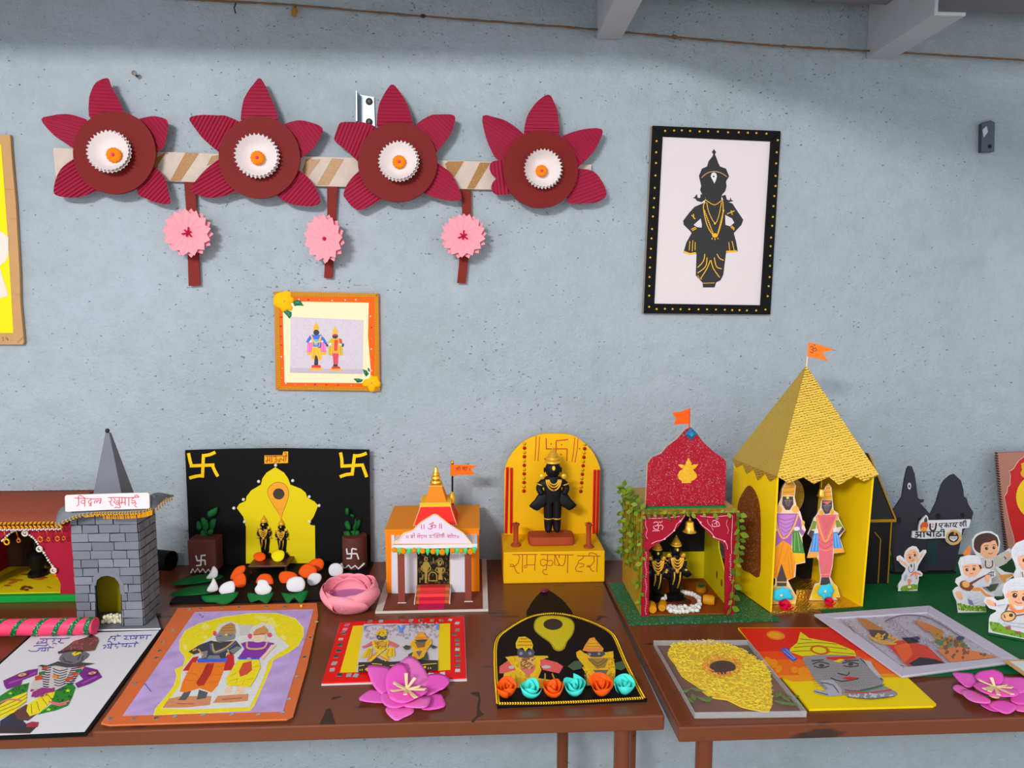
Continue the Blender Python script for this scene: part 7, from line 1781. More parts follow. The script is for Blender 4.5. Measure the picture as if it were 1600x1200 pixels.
A.sts([[(160,132),(300,130),(420,130),(500,122)],[(190,135),(215,150),(170,165),(205,180)],[(240,135),(235,185)],[(150,160),(120,185),(235,175)],[(240,185),(262,200),(225,205)],[(300,95),(320,100)],[(318,135),(330,150),(300,160),(330,185),(300,190)],[(400,132),(395,155),(365,165)],[(370,165),(395,178),(432,180)],[(330,185),(355,190)],
  [(90,215),(140,205),(235,212)],[(30,262),(60,272),(120,275),(150,258)],[(150,258),(175,235),(140,240)],[(175,235),(320,230)],[(190,240),(175,270),(225,265)],[(225,235),(218,275)],[(255,240),(250,275)],[(270,215),(285,235)],
  ], 8.5)
A.build('handwriting', wd, PEN)
A = Art(HP, zt4, 0.0004).c(58,46,150)
A.sts([[(960,105),(1085,98)],[(980,108),(945,135),(940,152)],[(1020,102),(1010,155)],[(985,130),(1012,128)],[(1045,78),(1050,98)],[(1110,100),(1430,90)],[(1135,102),(1150,118),(1115,135),(1170,138)],[(1195,100),(1190,140)],[(1225,98),(1255,125),(1205,130)],[(1265,98),(1250,140)],[(1310,95),(1300,135)],[(1330,95),(1345,118),(1310,122)],[(1385,92),(1370,138)],
  [(880,210),(905,200),(915,215),(885,245)],[(925,195),(1285,180)],[(930,200),(950,215),(925,235),(970,232)],[(975,195),(965,245)],[(930,165),(960,160),(985,190)],[(1030,192),(1015,215),(1055,225),(1030,240)],[(1050,168),(1070,188)],[(1110,190),(1090,215),(1140,218)],[(1150,188),(1140,225)],[(1180,200),(1165,225),(1205,215)],[(1245,182),(1235,225)],[(1250,160),(1270,182)]], 8.5)
A.build('handwriting', wd, PEN)
# ---- lavender painting in an orange mirrored border
z = (150, 920, 0.21875)
lp = thing('lavender_painting', 'painting of two crowned figures on lavender ground with orange mirrored border', 'painting', tab(335, 1040))
outer = [(278,950),(420,944),(495,942),(497,962),(480,1040),(458,1118),(448,1123),(300,1128),(172,1132),(158,1129),(190,1085)]
MB().prism([Horiz(ZT+0.0045).p(*p) for p in outer], (0,0,-0.0020)).build('board', mat('orange_painted_board', (196,104,64), 0.6, var=0.1, vscale=40), lp)
MB().prism([Horiz(ZT+0.0025).p(*p) for p in outer], (0,0,-0.0023)).build('board_core', mat('tan_board_edge', (190,156,110), 0.7), lp)
hpL = Horiz(ZT+0.0045)
lq = [(705,165),(1100,155),(1555,145),(1520,270),(1440,540),(1335,875),(820,888),(190,905)]
sheet(hpL, zz(z, lq), 0.0003, 0.0004).build('painted_sheet', mat('lavender_paint', (182,156,204), 0.65, var=0.45, vscale=38), lp)
A = Art(hpL, z, 0.0006)
A.c(90,90,190).sts([[(345,675),(395,735)],[(755,205),(770,195)],[(735,180),(750,190)]],7)
body = [(415,900),(430,850),(500,770),(560,690),(580,620),(565,575),(625,550),(640,490),(600,440),(600,370),(640,300),(740,250),(900,205),(1100,178),(1290,178),(1420,215),(1478,280),(1478,340),(1440,410),(1370,460),(1260,515),(1250,560),(1215,640),(1180,720),(1130,830),(1100,868),(800,885)]
A.c(238,228,150).poly([(x+(x-950)*0.012, y+(y-560)*0.012) for x, y in body])
A.c(232,214,16).poly(body)
A.c(246,236,120).speck([(650,330),(760,270),(1000,200),(1300,190),(1450,290),(1400,400),(620,430)],26,14,34,31)
A.c(240,238,236).poly([(470,855),(540,770),(600,690),(610,590),(625,560),(700,470),(660,450),(760,385),(830,340),(880,255),(960,232),(1020,250),(1030,330),(1080,330),(1120,270),(1190,240),(1265,260),(1290,330),(1385,410),(1290,470),(1230,520),(1210,600),(1170,700),(1100,845),(700,862)])
A.c(206,206,206).poly([(1020,260),(1120,255),(1090,330),(1030,335)])
A.c(196,132,96).poly([(475,850),(520,785),(600,768),(825,765),(815,830),(640,848)]).poly([(835,815),(870,765),(1090,750),(1085,800),(960,812)])
A.c(150,90,64).sts([[(580,820),(700,822)],[(900,790),(1040,780)]],7)
A.c(80,80,84).poly([(610,765),(630,735),(680,730),(660,770),(640,795),(585,795)]).poly([(735,720),(800,740),(785,780),(720,792)])
A.c(240,208,176).poly([(930,700),(970,690),(965,745),(920,745)]).poly([(1010,690),(1060,690),(1060,745),(990,760)])
A.c(180,36,36).poly([(690,490),(735,480),(700,560),(680,585),(618,585)]).poly([(915,500),(950,455),(985,475),(988,540),(965,582),(910,585)])
A.c(236,128,30).poly([(690,525),(925,520),(910,590),(870,690),(825,740),(740,710),(640,740),(598,735),(620,660)])
A.c(200,96,20).sts([[(640,600),(720,610)],[(630,650),(740,660)],[(850,560),(920,550)],[(820,620),(900,610)],[(800,670),(870,660)]],4,2)
A.c(176,44,24).poly([(790,535),(845,530),(825,600),(770,690),(730,695),(715,670),(760,600)])
A.c(130,20,14).sts([[(810,540),(740,690)],[(830,545),(760,680)],[(795,545),(725,680)]],4)
A.c(60,90,190).poly([(722,510),(735,495),(940,492),(932,522),(725,527)]).poly([(1010,490),(1030,482),(1170,490),(1165,505),(1020,505)])
A.c(52,52,58).poly([(660,450),(740,400),(820,370),(880,380),(1000,370),(1040,420),(980,470),(930,455),(925,495),(750,500),(760,450),(700,470)])
A.c(120,120,124).poly([(760,450),(800,440),(790,490),(750,500)]).poly([(790,500),(810,475),(880,475),(890,500)]).poly([(950,440),(1010,410),(1040,420),(980,465)])
A.c(190,150,90).sts([[(830,390),(840,440),(860,450),(930,420),(990,370)],[(730,430),(765,475)],[(690,440),(720,430)],[(940,430),(950,470)]],12,2)
A.c(80,110,200).sts([[(815,390),(825,435),(855,462),(940,430),(1000,385)]],6,3)
A.c(130,128,132).poly([(855,355),(870,320),(960,315),(995,325),(985,360),(930,372),(880,385)],2).c(80,80,84).sts([[(870,340),(900,335)],[(940,330),(970,335)],[(880,375),(920,378)]],5)
A.c(236,206,40).ell(930,328,12,8)
A.c(176,134,76).poly([(872,318),(900,270),(940,250),(965,240),(990,255),(998,318),(930,312)]).c(130,92,48).sts([[(890,300),(990,295)],[(905,280),(985,275)],[(925,262),(980,258)]],4)
A.c(214,70,110).ell(848,318,12,18).ell(1100,338,16,18).ell(1240,330,16,16)
A.c(120,40,150).poly([(1035,390),(1085,375),(1210,378),(1275,388),(1230,430),(1180,490),(1150,495),(1040,490),(1020,485),(1060,430)])
A.c(206,170,110).sts([[(1080,375),(1080,420),(1130,430),(1200,420),(1225,375)]],12,3)
A.c(246,218,190).poly([(1115,360),(1120,330),(1200,325),(1210,360),(1180,380),(1130,380)],2)
A.c(190,140,80).poly([(1120,322),(1140,290),(1180,275),(1200,262),(1225,290),(1235,325),(1170,318)]).c(176,60,50).st([(1125,328),(1205,322)],7)
A.c(240,208,180).poly([(1250,400),(1290,400),(1230,460),(1190,510),(1175,490),(1215,450)])
A.c(226,206,30).poly([(1010,510),(1165,505),(1175,560),(1140,640),(1100,700),(1060,700),(1010,690),(960,695),(930,680),(935,630),(980,560)])
A.c(190,160,20).sts([[(960,620),(1010,600)],[(950,660),(1020,640)],[(1120,560),(1165,550)],[(1080,650),(1130,640)],[(1040,690),(1060,650)],[(1000,680),(1010,640)]],4)
A.c(190,76,50).poly([(1050,530),(1110,515),(1115,580),(1080,610),(1030,628),(1020,590)]).c(180,180,186).ell(1092,502,18,12)
A.build('painted_figures', lp)
mir = mat('round_mirror', (206,208,206), 0.08, 0.9)
mi_me = data_mesh('mirror_disc', MB().lathe([(1,0),(1,0.25),(0.8,0.35),(0,0.35)], (0,0,0), 12), mir)
for (x, y) in ((668,145),(745,143),(895,135),(1020,134),(1218,130),(1348,132),(550,297),(478,380),(452,445),(428,495),(275,675),(100,928),(272,925),(428,925),(565,913),(765,902),(970,900),(1160,900),(1333,885),(1380,790),(1437,628),(1490,490),(1530,350),(1575,237)):
    inst('mirror', mi_me, TRS(hpL.p(*zz(z, [(x,y)])[0]), s=(0.0030,0.0030,0.0022)), lp)
MB().ball(hpL.p(*zz(z, [(1467,124)])[0], 0.001), 0.003, 6, 5).build('gold_stone', gold_p, lp)
# ---- red mirrored card
z = (470, 870, 0.23331)
rc_ = thing('red_mirror_card', 'red bordered card with square mirrors and print of two garlanded idols', 'card', tab(615, 1015))
hpR = Horiz(ZT+0.0035)
MB().prism([hpR.p(*p) for p in ((532,972.5),(725,963),(728.5,1058),(503,1066))], (0,0,-0.0035)).build('board', mat('red_glossy_board', (206,28,30), 0.45), rc_)
MB().prism([hpR.p(*p) + V((0,0,-0.0022)) for p in ((531,973),(725.5,963.5),(729.5,1060.5),(502,1067.5))], (0,0,-0.0012)).build('white_core', white_p, rc_)
for q in ([(350,462),(425,458),(372,772),(262,775)], [(925,448),(1000,445),(1002,755),(918,762)]):
    sheet(hpR, zz(z, q), 0.0002, 0.0003).build('yellow_paper', mat('yellow_strip_paper', (246,212,14), 0.55), rc_)
q = (560, 970, 0.0875)
sheet(hpR, zz(z, [(423,450),(926,446),(918,758),(370,772)]), 0.0003, 0.0004).build('photo', mat('pale_photo', (214,206,214), 0.5, var=0.08, vscale=90), rc_)
A = Art(hpR, q, 0.0006)
A.c(180,172,180).speck([(130,60),(1440,40),(1430,300),(100,330)],160,8,26,41).c(120,110,112).sts([[(120,100),(300,70),(500,90),(680,70)],[(820,80),(1000,50),(1200,80),(1400,60)]],8,3).speck([(850,50),(1400,50),(1300,120),(900,120)],50,6,16,44)
A.c(90,140,220).poly([(690,80),(720,75),(760,130),(800,75),(830,80),(790,170),(800,210),(720,210),(730,160)]).poly([(1400,60),(1440,50),(1430,150),(1390,160)]).poly([(100,90),(150,80),(120,130),(100,200)])
A.c(226,230,240).poly([(740,100),(760,125),(780,100)])
A.c(44,40,40).poly([(0,740),(220,735),(330,650),(420,700),(560,730),(900,715),(1010,690),(1420,705),(1420,885),(0,920)])
A.c(206,104,100).poly([(260,350),(150,420),(60,460),(90,490),(260,420)]).poly([(530,350),(640,390),(730,435),(670,480),(520,420)])
A.c(232,196,20).poly([(170,480),(250,490),(230,640),(40,660)]).poly([(520,480),(640,480),(650,640),(450,630)]).poly([(240,350),(540,340),(520,480),(380,590),(230,725),(140,715),(340,560),(260,480)]).poly([(380,600),(460,580),(560,690),(480,725)])
A.c(206,150,70).speck([(270,360),(520,360),(480,500),(330,500)],70,8,20,45).c(120,84,40).speck([(270,360),(520,360),(480,500),(330,500)],40,5,12,46).c(180,140,10).sts([[(200,500),(130,640)],[(230,500),(180,640)],[(545,500),(500,620)],[(600,500),(600,630)]],9)
A.c(226,120,90).sts([[(370,620),(530,700)],[(150,710),(330,560)]],16)
A.c(58,58,66).poly([(320,270),(350,250),(490,255),(505,300),(450,340),(350,335)]).c(120,120,130).ell(370,300,18).ell(460,295,16)
A.c(226,184,40).poly([(300,240),(340,190),(380,160),(430,135),(480,165),(520,200),(500,260),(430,285),(350,250)]).c(236,220,40).poly([(390,240),(450,240),(425,285)]).c(160,116,30).speck([(320,230),(430,150),(510,210),(480,255),(340,250)],26,6,14,47)
A.c(52,72,48).poly([(790,470),(850,430),(930,450),(900,510),(840,515)]).poly([(1270,450),(1310,425),(1410,465),(1340,500)]).poly([(890,600),(960,560),(1230,560),(1250,690),(890,690)])
A.c(232,190,30).poly([(930,400),(1000,320),(1300,320),(1310,400),(1220,520),(1170,640),(1080,690),(920,690),(980,560)])
A.c(226,160,60).speck([(940,400),(1300,340),(1200,560),(1080,690),(940,680)],110,10,24,48).c(120,96,60).poly([(1000,370),(1200,370),(1180,470),(1060,480)]).c(96,90,96).poly([(1030,540),(1140,540),(1080,640)])
A.c(60,58,64).poly([(1000,340),(1240,330),(1200,375),(1060,380)]).c(226,140,80).poly([(1010,320),(1060,230),(1110,195),(1160,200),(1240,320),(1120,330)]).c(240,180,50).poly([(1060,280),(1090,220),(1150,215),(1200,280)])
A.c(236,206,30).sts([[(30,860),(25,890)],[(70,858),(66,890)],[(1250,830),(1248,862)],[(1292,828),(1290,860)]],16).speck([(125,850),(520,830),(520,880),(120,890)],70,10,22,49).speck([(900,820),(1200,815),(1190,865),(900,870)],40,10,22,50)
A.c(226,200,90).sts([[(240,765),(330,770),(420,780)],[(0,810),(110,790)],[(560,800),(760,780)],[(1080,790),(1400,760)]],12,2)
A.build('idol_print', rc_)
sqm = data_mesh('mirror_square', MB().hexa([(-1,-0.8,0),(1,-0.8,0),(1,0.8,0),(-1,0.8,0)], [(-0.9,-0.7,0.3),(0.9,-0.7,0.3),(0.9,0.7,0.3),(-0.9,0.7,0.3)]), mir)
rq = random.Random(5)
for (x, y) in ((462,432),(537,432),(683,425),(737,427),(803,427),(880,427),(940,427),(998,424),(1047,446),(1047,490),(1030,518),(1047,556),(1049,587),(1049,620),(1050,655),(1054,690),(1052,727),(1050,762),(950,783),(872,782),(370,795),(322,793),(260,790),(210,757),(224,714),(238,667),(253,630),(262,590),(268,553),(285,512),(296,486),(308,456)):
    inst('mirror', sqm, TRS(hpR.p(*zz(z, [(x,y)])[0]), (rq.uniform(-.05,.05), rq.uniform(-.05,.05), rq.uniform(-.2,.2)), (0.0036,0.0058,0.0016)), rc_)
# ---- magenta paper flowers
mag = [mat('magenta_paper_%d' % k, c, 0.6) for k, c in enumerate(((228,104,192),(236,122,200),(222,92,184)))]
cream = mat('cream_paper_strip', (240,216,170), 0.7)
def mag_flower(label, z, petals, centre, stamens, lift=0.004):
    t = thing('magenta_flower', label, 'paper flower', tab(*zz(z, [centre])[0]))
    for k, (pts, h, b) in enumerate(petals):
        hp = Horiz(ZT+h); P_ = [hp.p(*p) for p in smooth(zz(z, pts), True, 3)]
        c = Horiz(ZT+h).p(*zz(z, [centre])[0])
        rm = max((p-c).length for p in P_)
        P_ = [p+V((0,0,b*((p-c).length/rm)**2)) for p in P_]
        MB().dome(P_, (0,0,1), 0.0004, 0.0005, 4).build('petal', mag[k % 3], t, sm=True)
    c = Horiz(ZT+0.014).p(*zz(z, [centre])[0])
    for (x, y) in stamens:
        e = Horiz(ZT+0.022).p(*zz(z, [(x,y)])[0]); d = (e-c); s_ = d.cross(V((0,0,1))).normalized()*0.0022; up_ = V((0,0,0.0012))
        m_ = c.lerp(e, 0.5)+V((0,0,0.001))
        MB().hexa([c-s_*0.6, c+s_*0.6, e+s_, e-s_], [c-s_*0.6+up_, c+s_*0.6+up_, e+s_+up_, e-s_+up_]).build('stamen', cream, t)
    MB().lathe([(0.006,0),(0.004,0.010),(0,0.0105)], c-V((0,0,0.012)), 10).build('core', cream, t)
zM = (470, 870, 0.23331)
mag_flower('magenta paper flower lying over the red mirror card', zM, [
  ([(455,755),(590,755),(600,800),(620,880),(560,930),(500,890),(460,820)], 0.004, 0.006),
  ([(655,755),(690,715),(740,700),(800,735),(850,800),(862,860),(780,900),(680,850)], 0.004, 0.008),
  ([(840,805),(920,797),(975,815),(1000,850),(960,895),(930,905),(850,935),(790,890)], 0.004, 0.004),
  ([(395,975),(420,930),(480,895),(560,915),(600,960),(540,985)], 0.002, 0.003),
  ([(565,1025),(630,1100),(690,1080),(755,1045),(745,1000),(640,985)], 0.001, 0.001),
  ([(820,1030),(960,1015),(955,950),(930,920),(850,925),(780,960)], 0.001, 0.002),
  ([(538,940),(575,910),(650,940),(720,985),(650,1030),(580,1022),(545,985)], 0.006, 0.004),
  ([(680,1000),(760,940),(862,945),(858,1000),(825,1030),(750,1025)], 0.006, 0.004),
  ([(568,870),(580,800),(640,752),(700,752),(720,820),(700,900),(640,960),(590,935)], 0.009, 0.008),
  ([(640,870),(760,860),(850,890),(830,930),(770,960),(700,997),(630,985),(590,940)], 0.010, 0.004)],
  (708,890), [(705,785),(620,845),(608,900),(765,815),(835,890),(770,945),(700,925),(800,868),(640,862)])
zN = (1450, 940, 0.15)
mag_flower('magenta paper flower beside the grey framed picture', zN, [
  ([(255,768),(380,758),(480,770),(500,850),(420,915),(340,870),(290,820)], 0.004, 0.004),
  ([(260,920),(285,875),(360,880),(430,930),(400,985),(330,970)], 0.003, 0.002),
  ([(490,800),(520,755),(600,742),(700,745),(780,790),(760,860),(600,870)], 0.006, 0.005),
  ([(760,800),(860,805),(930,810),(1010,830),(1060,900),(1000,960),(880,950),(780,890)], 0.005, 0.004),
  ([(340,940),(420,920),(540,960),(640,1020),(640,1068),(500,1065),(400,1020)], 0.006, 0.002),
  ([(540,1075),(620,1070),(700,1110),(740,1150),(650,1140)], 0.001, 0.001),
  ([(625,1075),(700,1030),(820,1030),(920,1070),(910,1130),(830,1175),(740,1150)], 0.004, 0.001),
  ([(900,1060),(1000,1080),(1080,1060),(1080,1140),(1000,1155),(915,1135)], 0.002, 0.001),
  ([(890,960),(1000,960),(1090,1000),(1060,1070),(960,1085),(860,1040)], 0.005, 0.002),
  ([(465,895),(500,850),(600,840),(720,860),(900,920),(945,965),(920,1005),(780,1020),(620,1010),(520,960)], 0.010, 0.006)],
  (695,890), [(530,820),(660,800),(880,900),(880,970),(735,975),(640,940),(585,915),(820,875)])
# ---- black arched card with paper roses
z = (760, 900, 0.18330)
ac = thing('black_arch_card', 'black arched card with gold braid, two idol cutouts and paper roses', 'card', tab(895, 1040))
hpA = Horiz(ZT+0.0035)
arch = [(92,1108),(70,880),(58,640),(82,520),(160,450),(280,375),(400,325),(560,305),(720,325),(880,375),(1000,430),(1090,495),(1140,590),(1190,720),(1270,880),(1368,1052)]
ao = [hpA.p(*p) for p in zz(z, [arch[0]]+smooth(arch[1:-1], False, 3)+[arch[-1]])]
MB().prism(ao, (0,0,-0.0035)).build('board', blackp, ac)
MB().prism([Horiz(ZT+0.0020).p(*p) for p in zz(z, smooth([(350,345),(365,260),(420,180),(475,125),(500,105),(540,125),(640,195),(700,265),(735,345),(560,400)], True, 2))], (0,0,-0.002)).build('peak', blackp, ac)
MB().ball(Horiz(ZT+0.004).p(*zz(z, [(495,128)])[0]), 0.006, 10, 6, (1.1,0.8,0.5)).build('purple_stone', mat('purple_stone', (110,26,70), 0.2), ac, sm=True)
pth = [hpA.p(*p) for p in zz(z, [(100,1090),(82,880),(75,640),(98,528),(170,462),(285,388),(402,338),(560,318),(718,338),(872,386),(992,440),(1078,502),(1125,595),(1178,725),(1255,880),(1340,1040)])]
pth = [V(p) for p in smooth([tuple(p) for p in pth], False, 2)] + [hpA.p(*p) for p in zz(z, [(900,1068),(500,1085),(105,1088)])]
braid(pth, 0.0056, 0, (0,0,1)).build('gold_braid', gold_trim, ac, kind='stuff')
A = Art(hpA, z, 0.0002)
A.c(150,134,20).poly([(403,420),(420,370),(470,342),(560,335),(660,345),(730,375),(752,430),(735,500),(690,560),(665,620),(620,642),(575,625),(540,570),(470,520),(415,470)],3)
A.c(196,180,24).poly([(412,420),(430,375),(475,350),(560,343),(655,352),(722,380),(742,430),(725,495),(680,560),(655,612),(620,630),(585,615),(550,565),(478,512),(425,465)],3)
A.c(28,26,28).ell(568,412,82,48,0,26)
A.c(214,92,92).poly([(112,770),(200,710),(260,690),(240,830),(110,830)]).poly([(420,690),(500,710),(600,735),(655,770),(620,830),(480,800)])
A.c(226,180,24).poly([(160,690),(250,680),(520,680),(530,695),(440,720),(470,800),(440,870),(640,900),(640,960),(130,950),(150,830),(250,800)])
A.c(190,140,20).sts([[(180,850),(170,940)],[(210,840),(200,940)],[(250,840),(265,940)],[(500,830),(500,940)],[(560,830),(600,930)],[(330,860),(340,960)],[(400,860),(380,950)]],12)
A.c(206,112,100).poly([(290,760),(420,760),(400,850),(350,870),(300,830)]).c(222,170,110).poly([(270,700),(420,700),(380,790),(320,790)]).c(130,96,50).speck([(275,700),(420,700),(390,790),(310,790)],50,5,12,61)
A.c(236,200,50).sts([[(240,690),(265,790),(340,860)],[(440,690),(440,790),(380,860)]],34,2).c(200,150,20).speck([(225,690),(270,690),(340,850),(300,850)],24,6,12,62)
A.c(200,196,200).ell(215,778,26,14).ell(510,775,40,14)
A.c(70,70,84).poly([(262,660),(268,615),(340,640),(395,615),(412,650),(400,690),(330,700),(275,690)]).c(150,150,160).ell(295,660,14).ell(372,660,14)
A.c(226,184,40).poly([(252,610),(250,570),(275,520),(330,515),(380,545),(398,590),(390,625),(335,605),(265,622)]).c(170,120,30).sts([[(265,590),(390,590)],[(275,560),(380,560)],[(290,535),(350,535)]],9).c(240,220,40).poly([(305,605),(360,610),(332,645)])
A.c(60,84,62).poly([(690,770),(750,725),(830,720),(810,790),(740,805)]).poly([(1100,740),(1160,725),(1190,780),(1150,805),(1090,790)]).poly([(830,840),(880,820),(1090,840),(1130,930),(850,940)])
A.c(222,176,60).poly([(765,650),(800,630),(840,660),(1020,650),(1080,640),(1085,690),(1060,740),(1100,800),(1090,930),(860,930),(850,790),(770,690)])
A.c(236,200,40).sts([[(830,770),(880,850),(900,920)],[(1060,700),(1080,780),(1060,920)]],36,2).c(196,140,20).speck([(810,770),(870,770),(910,920),(860,920)],22,6,12,63).speck([(1040,700),(1090,700),(1090,910),(1040,910)],22,6,12,64)
A.c(96,96,96).poly([(910,800),(1040,800),(980,900)]).c(150,120,60).poly([(860,700),(1040,700),(1010,780),(940,790)]).c(90,70,40).sts([[(870,710),(950,770),(1030,710)],[(890,705),(950,745),(1010,705)]],7,2)
A.c(64,64,74).poly([(850,660),(870,640),(1000,640),(1015,665),(980,690),(890,690)]).c(150,150,160).ell(880,668,12).ell(960,664,12)
A.c(226,140,80).poly([(818,635),(840,590),(880,530),(920,522),(935,545),(1000,620),(990,645),(870,645)]).c(230,180,60).poly([(850,610),(880,545),(920,545),(975,610)]).c(190,120,40).sts([[(850,600),(975,600)],[(862,575),(955,575)]],8)
A.build('idol_print', ac)
teal = mat('teal_rose_paper', (86,206,196), 0.6); orr = mat('orange_rose_paper', (232,96,40), 0.6)
for k, (x, y, r) in enumerate(((178,1040,0.0150),(378,1045,0.0145),(566,1040,0.0150),(748,1025,0.0165),(980,1025,0.0175),(1182,1018,0.0150))):
    p = hpA.p(*zz(z, [(x, y)])[0])+V((0,0.006,0.0004)); paper_rose('rose', None, p, r, 0.019, orr if k % 2 == 0 else teal, None, ac, (0,-0.22,1), k+1)
# ---- clear case of yellow petals
z = (1010, 930, 0.36875)
cc = thing('petal_case', 'clear plastic case filled with yellow flower petals around an orange ring', 'case', tab(1140, 1060))
hT, hB = Horiz(ZT+0.009), Horiz(ZT+0.0002)
plas = mat('clear_plastic', (240,242,242), 0.06, spec=0.5, alpha=0.03)
ct = [hT.p(*p) for p in zz(z, [(30,190),(432,188),(680,490),(205,496)])]
cbm = [V((p.x, p.y, ZT+0.0003)) for p in ct]
cen = sum(ct, V())/4; ti = [p.lerp(cen, 0.012) for p in ct]; bi = [V((p.x, p.y, ZT+0.0009)) for p in ti]
MB().hexa([V((p.x,p.y,ZT+0.0084)) for p in ct], ct).build('lid', plas, cc)
MB().hexa(cbm, [V((p.x,p.y,ZT+0.0009)) for p in ct]).build('tray', plas, cc)
for i in range(4):
    j = (i+1) % 4; MB().hexa([V((p.x,p.y,ZT+0.0009)) for p in (ct[i], ct[j], ti[j], ti[i])], [V((p.x,p.y,ZT+0.0084)) for p in (ct[i], ct[j], ti[j], ti[i])]).build('side', mat('plastic_edge', (214,216,216), 0.15, alpha=0.30), cc)
rp_ = random.Random(8); mb = MB()
blob = [(90,250),(110,210),(170,200),(280,195),(350,210),(420,240),(490,285),(525,330),(530,420),(535,440),(520,490),(470,485),(400,470),(340,440),(270,430),(210,380),(150,340),(120,290)]
def inside(p, poly):
    r = False; j = len(poly)-1
    for i in range(len(poly)):
        if (poly[i][1] > p[1]) != (poly[j][1] > p[1]) and p[0] < (poly[j][0]-poly[i][0])*(p[1]-poly[i][1])/(poly[j][1]-poly[i][1])+poly[i][0]: r = not r
        j = i
    return r
ring = lambda p, k: ((p[0]-322)/(62*k))**2 + ((p[1]-308)/(34*k))**2
hm = Horiz(ZT+0.003)
bl3 = [hm.p(*p) for p in zz(z, smooth(blob, True, 2))]
MB().prism([V((p.x,p.y,ZT+0.0028)) for p in bl3], (0,0,-0.0016)).build('petal_bed', mat('petal_bed', (226,192,6), 0.8), cc)
def leafq(mb, c, r, a, tz):
    d = V((math.cos(a), math.sin(a), tz))*r; w = V((-math.sin(a), math.cos(a), 0))*r*0.32
    mb.add([c-d, c+w, c+d, c-w, c+V((0,0,0.0008))], [[0,1,4],[1,2,4],[2,3,4],[3,0,4]])
cols = [(252,226,4),(244,210,2),(255,238,40),(232,196,4)]
k = 0
while k < 1900:
    p = (rp_.uniform(85,540), rp_.uniform(192,492))
    if not inside(p, blob) or ring(p, 1.05) < 1: continue
    k += 1; c = hm.p(*zz(z, [p])[0]); c.z = ZT+rp_.uniform(0.003,0.0068); mb.col(*cols[rp_.randrange(4)]); leafq(mb, c, rp_.uniform(0.0026,0.0042), rp_.uniform(0,6.28), rp_.uniform(-0.2,0.2))
mb.build('yellow_petals', INK, cc, kind='stuff')
mb = MB()
for i in range(170):
    a = rp_.uniform(0,6.28); t = rp_.uniform(0.92,1.38); c = hm.p(*zz(z, [(322+62*t*math.cos(a), 308+34*t*math.sin(a))])[0]); c.z = ZT+rp_.uniform(0.004,0.0074)
    mb.col(*((226,140,24) if i % 3 else (200,108,20))); leafq(mb, c, 0.0032, rp_.uniform(0,6.28), 0)
mb.build('orange_petals', INK, cc, kind='stuff')
MB().prism([V((p.x,p.y,ZT+0.0042)) for p in [hm.p(*zz(z, [(322+56*math.cos(a), 308+28*math.sin(a))])[0]) for a in [2*math.pi*i/24 for i in range(24)]]], (0,0,-0.001)).build('dark_centre', mat('dark_petal_centre', (62,36,30), 0.8), cc)
gl = [mat('dull_leaf', (84,104,48), 0.6)]
for (x, y, a) in ((165,405,0.4),(200,430,1.4),(240,440,2.4),(215,400,-0.5),(265,440,0.9),(180,440,2.0),(560,420,0.8),(590,435,1.8),(610,460,-0.4),(575,455,2.6),(620,430,0.2),(645,460,1.2)):
    c = hm.p(*zz(z, [(x,y)])[0]); c.z = ZT+0.0032; d = V((math.cos(a), math.sin(a), 0))*0.010; w = V((-math.sin(a), math.cos(a), 0))*0.004
    MB().dome([c-d, c+w, c+d, c-w], (0,0,1), 0.0012, 0.0004, 2).build('leaf', gl[0], cc)
# ---- sunset face painting
sp_ = thing('sunset_painting', 'painting of a grey face with yellow crown on red and orange ground', 'painting', tab(1305, 1045))
hpS = Horiz(ZT+0.0030)
MB().prism([hpS.p(*p) for p in zz(z, [(388,137),(785,137),(1100,342),(1228,460),(1215,468),(690,482),(640,420)])], (0,0,-0.0028)).build('sheet', mat('yellow_painted_sheet', (246,216,10), 0.55, var=0.08, vscale=30), sp_)
A = Art(hpS, z, 0.0002)
A.c(206,36,14).poly([(390,138),(782,138),(930,235),(470,240)]).c(226,72,10).poly([(470,238),(928,233),(985,270),(500,275)]).c(240,112,8).poly([(500,273),(983,268),(1095,343),(560,352)]).c(246,160,8).poly([(545,340),(1080,332),(1100,345),(620,366)])
A.c(236,130,20).ell(548,170,40,19,8).c(246,170,40).ell(546,170,30,13,8)
A.c(240,150,20).speck([(500,273),(983,268),(1090,340),(560,352)],36,10,26,71)
A.c(214,204,40).poly([(610,225),(640,200),(652,155),(668,165),(690,182),(800,202),(880,235),(890,258),(780,252),(660,258),(606,240)]).c(120,104,20).sts([[(612,240),(700,235),(885,250)],[(640,205),(720,200),(810,208)],[(650,185),(700,190)],[(625,222),(720,215),(850,228)]],3,2)
A.c(190,92,40).ell(735,232,42,20,8).c(214,204,40).ell(733,232,30,13,8)
A.c(60,80,170).poly([(565,228),(600,222),(612,245),(640,270),(622,282),(595,262)]).c(130,150,210).sts([[(580,235),(625,272)],[(590,228),(632,268)]],4)
A.c(150,148,152).poly([(662,262),(780,252),(905,262),(950,300),(1005,358),(1000,380),(1060,410),(1050,430),(950,440),(860,430),(830,420),(770,428),(710,410),(720,400),(760,405),(720,365),(690,315)], 2)
A.c(126,124,130)
for i in range(16): A.st([(690+i*14, 268+i*3), (735+i*14, 350+i*4)], 2.2)
for i in range(12): A.st([(670+i*4, 275+i*10), (900+i*9, 268+i*10)], 1.6)
A.c(60,58,64).sts([[(705,292),(735,282),(775,292)],[(710,300),(740,308),(775,300)],[(830,288),(860,282),(900,292)],[(835,298),(865,304),(900,298)],[(810,330),(850,340),(860,325)],[(700,278),(750,274)],[(840,276),(900,276)],[(780,350),(830,365),(900,352)]],5,2)
A.ell(742,297,11,7).ell(865,293,11,7)
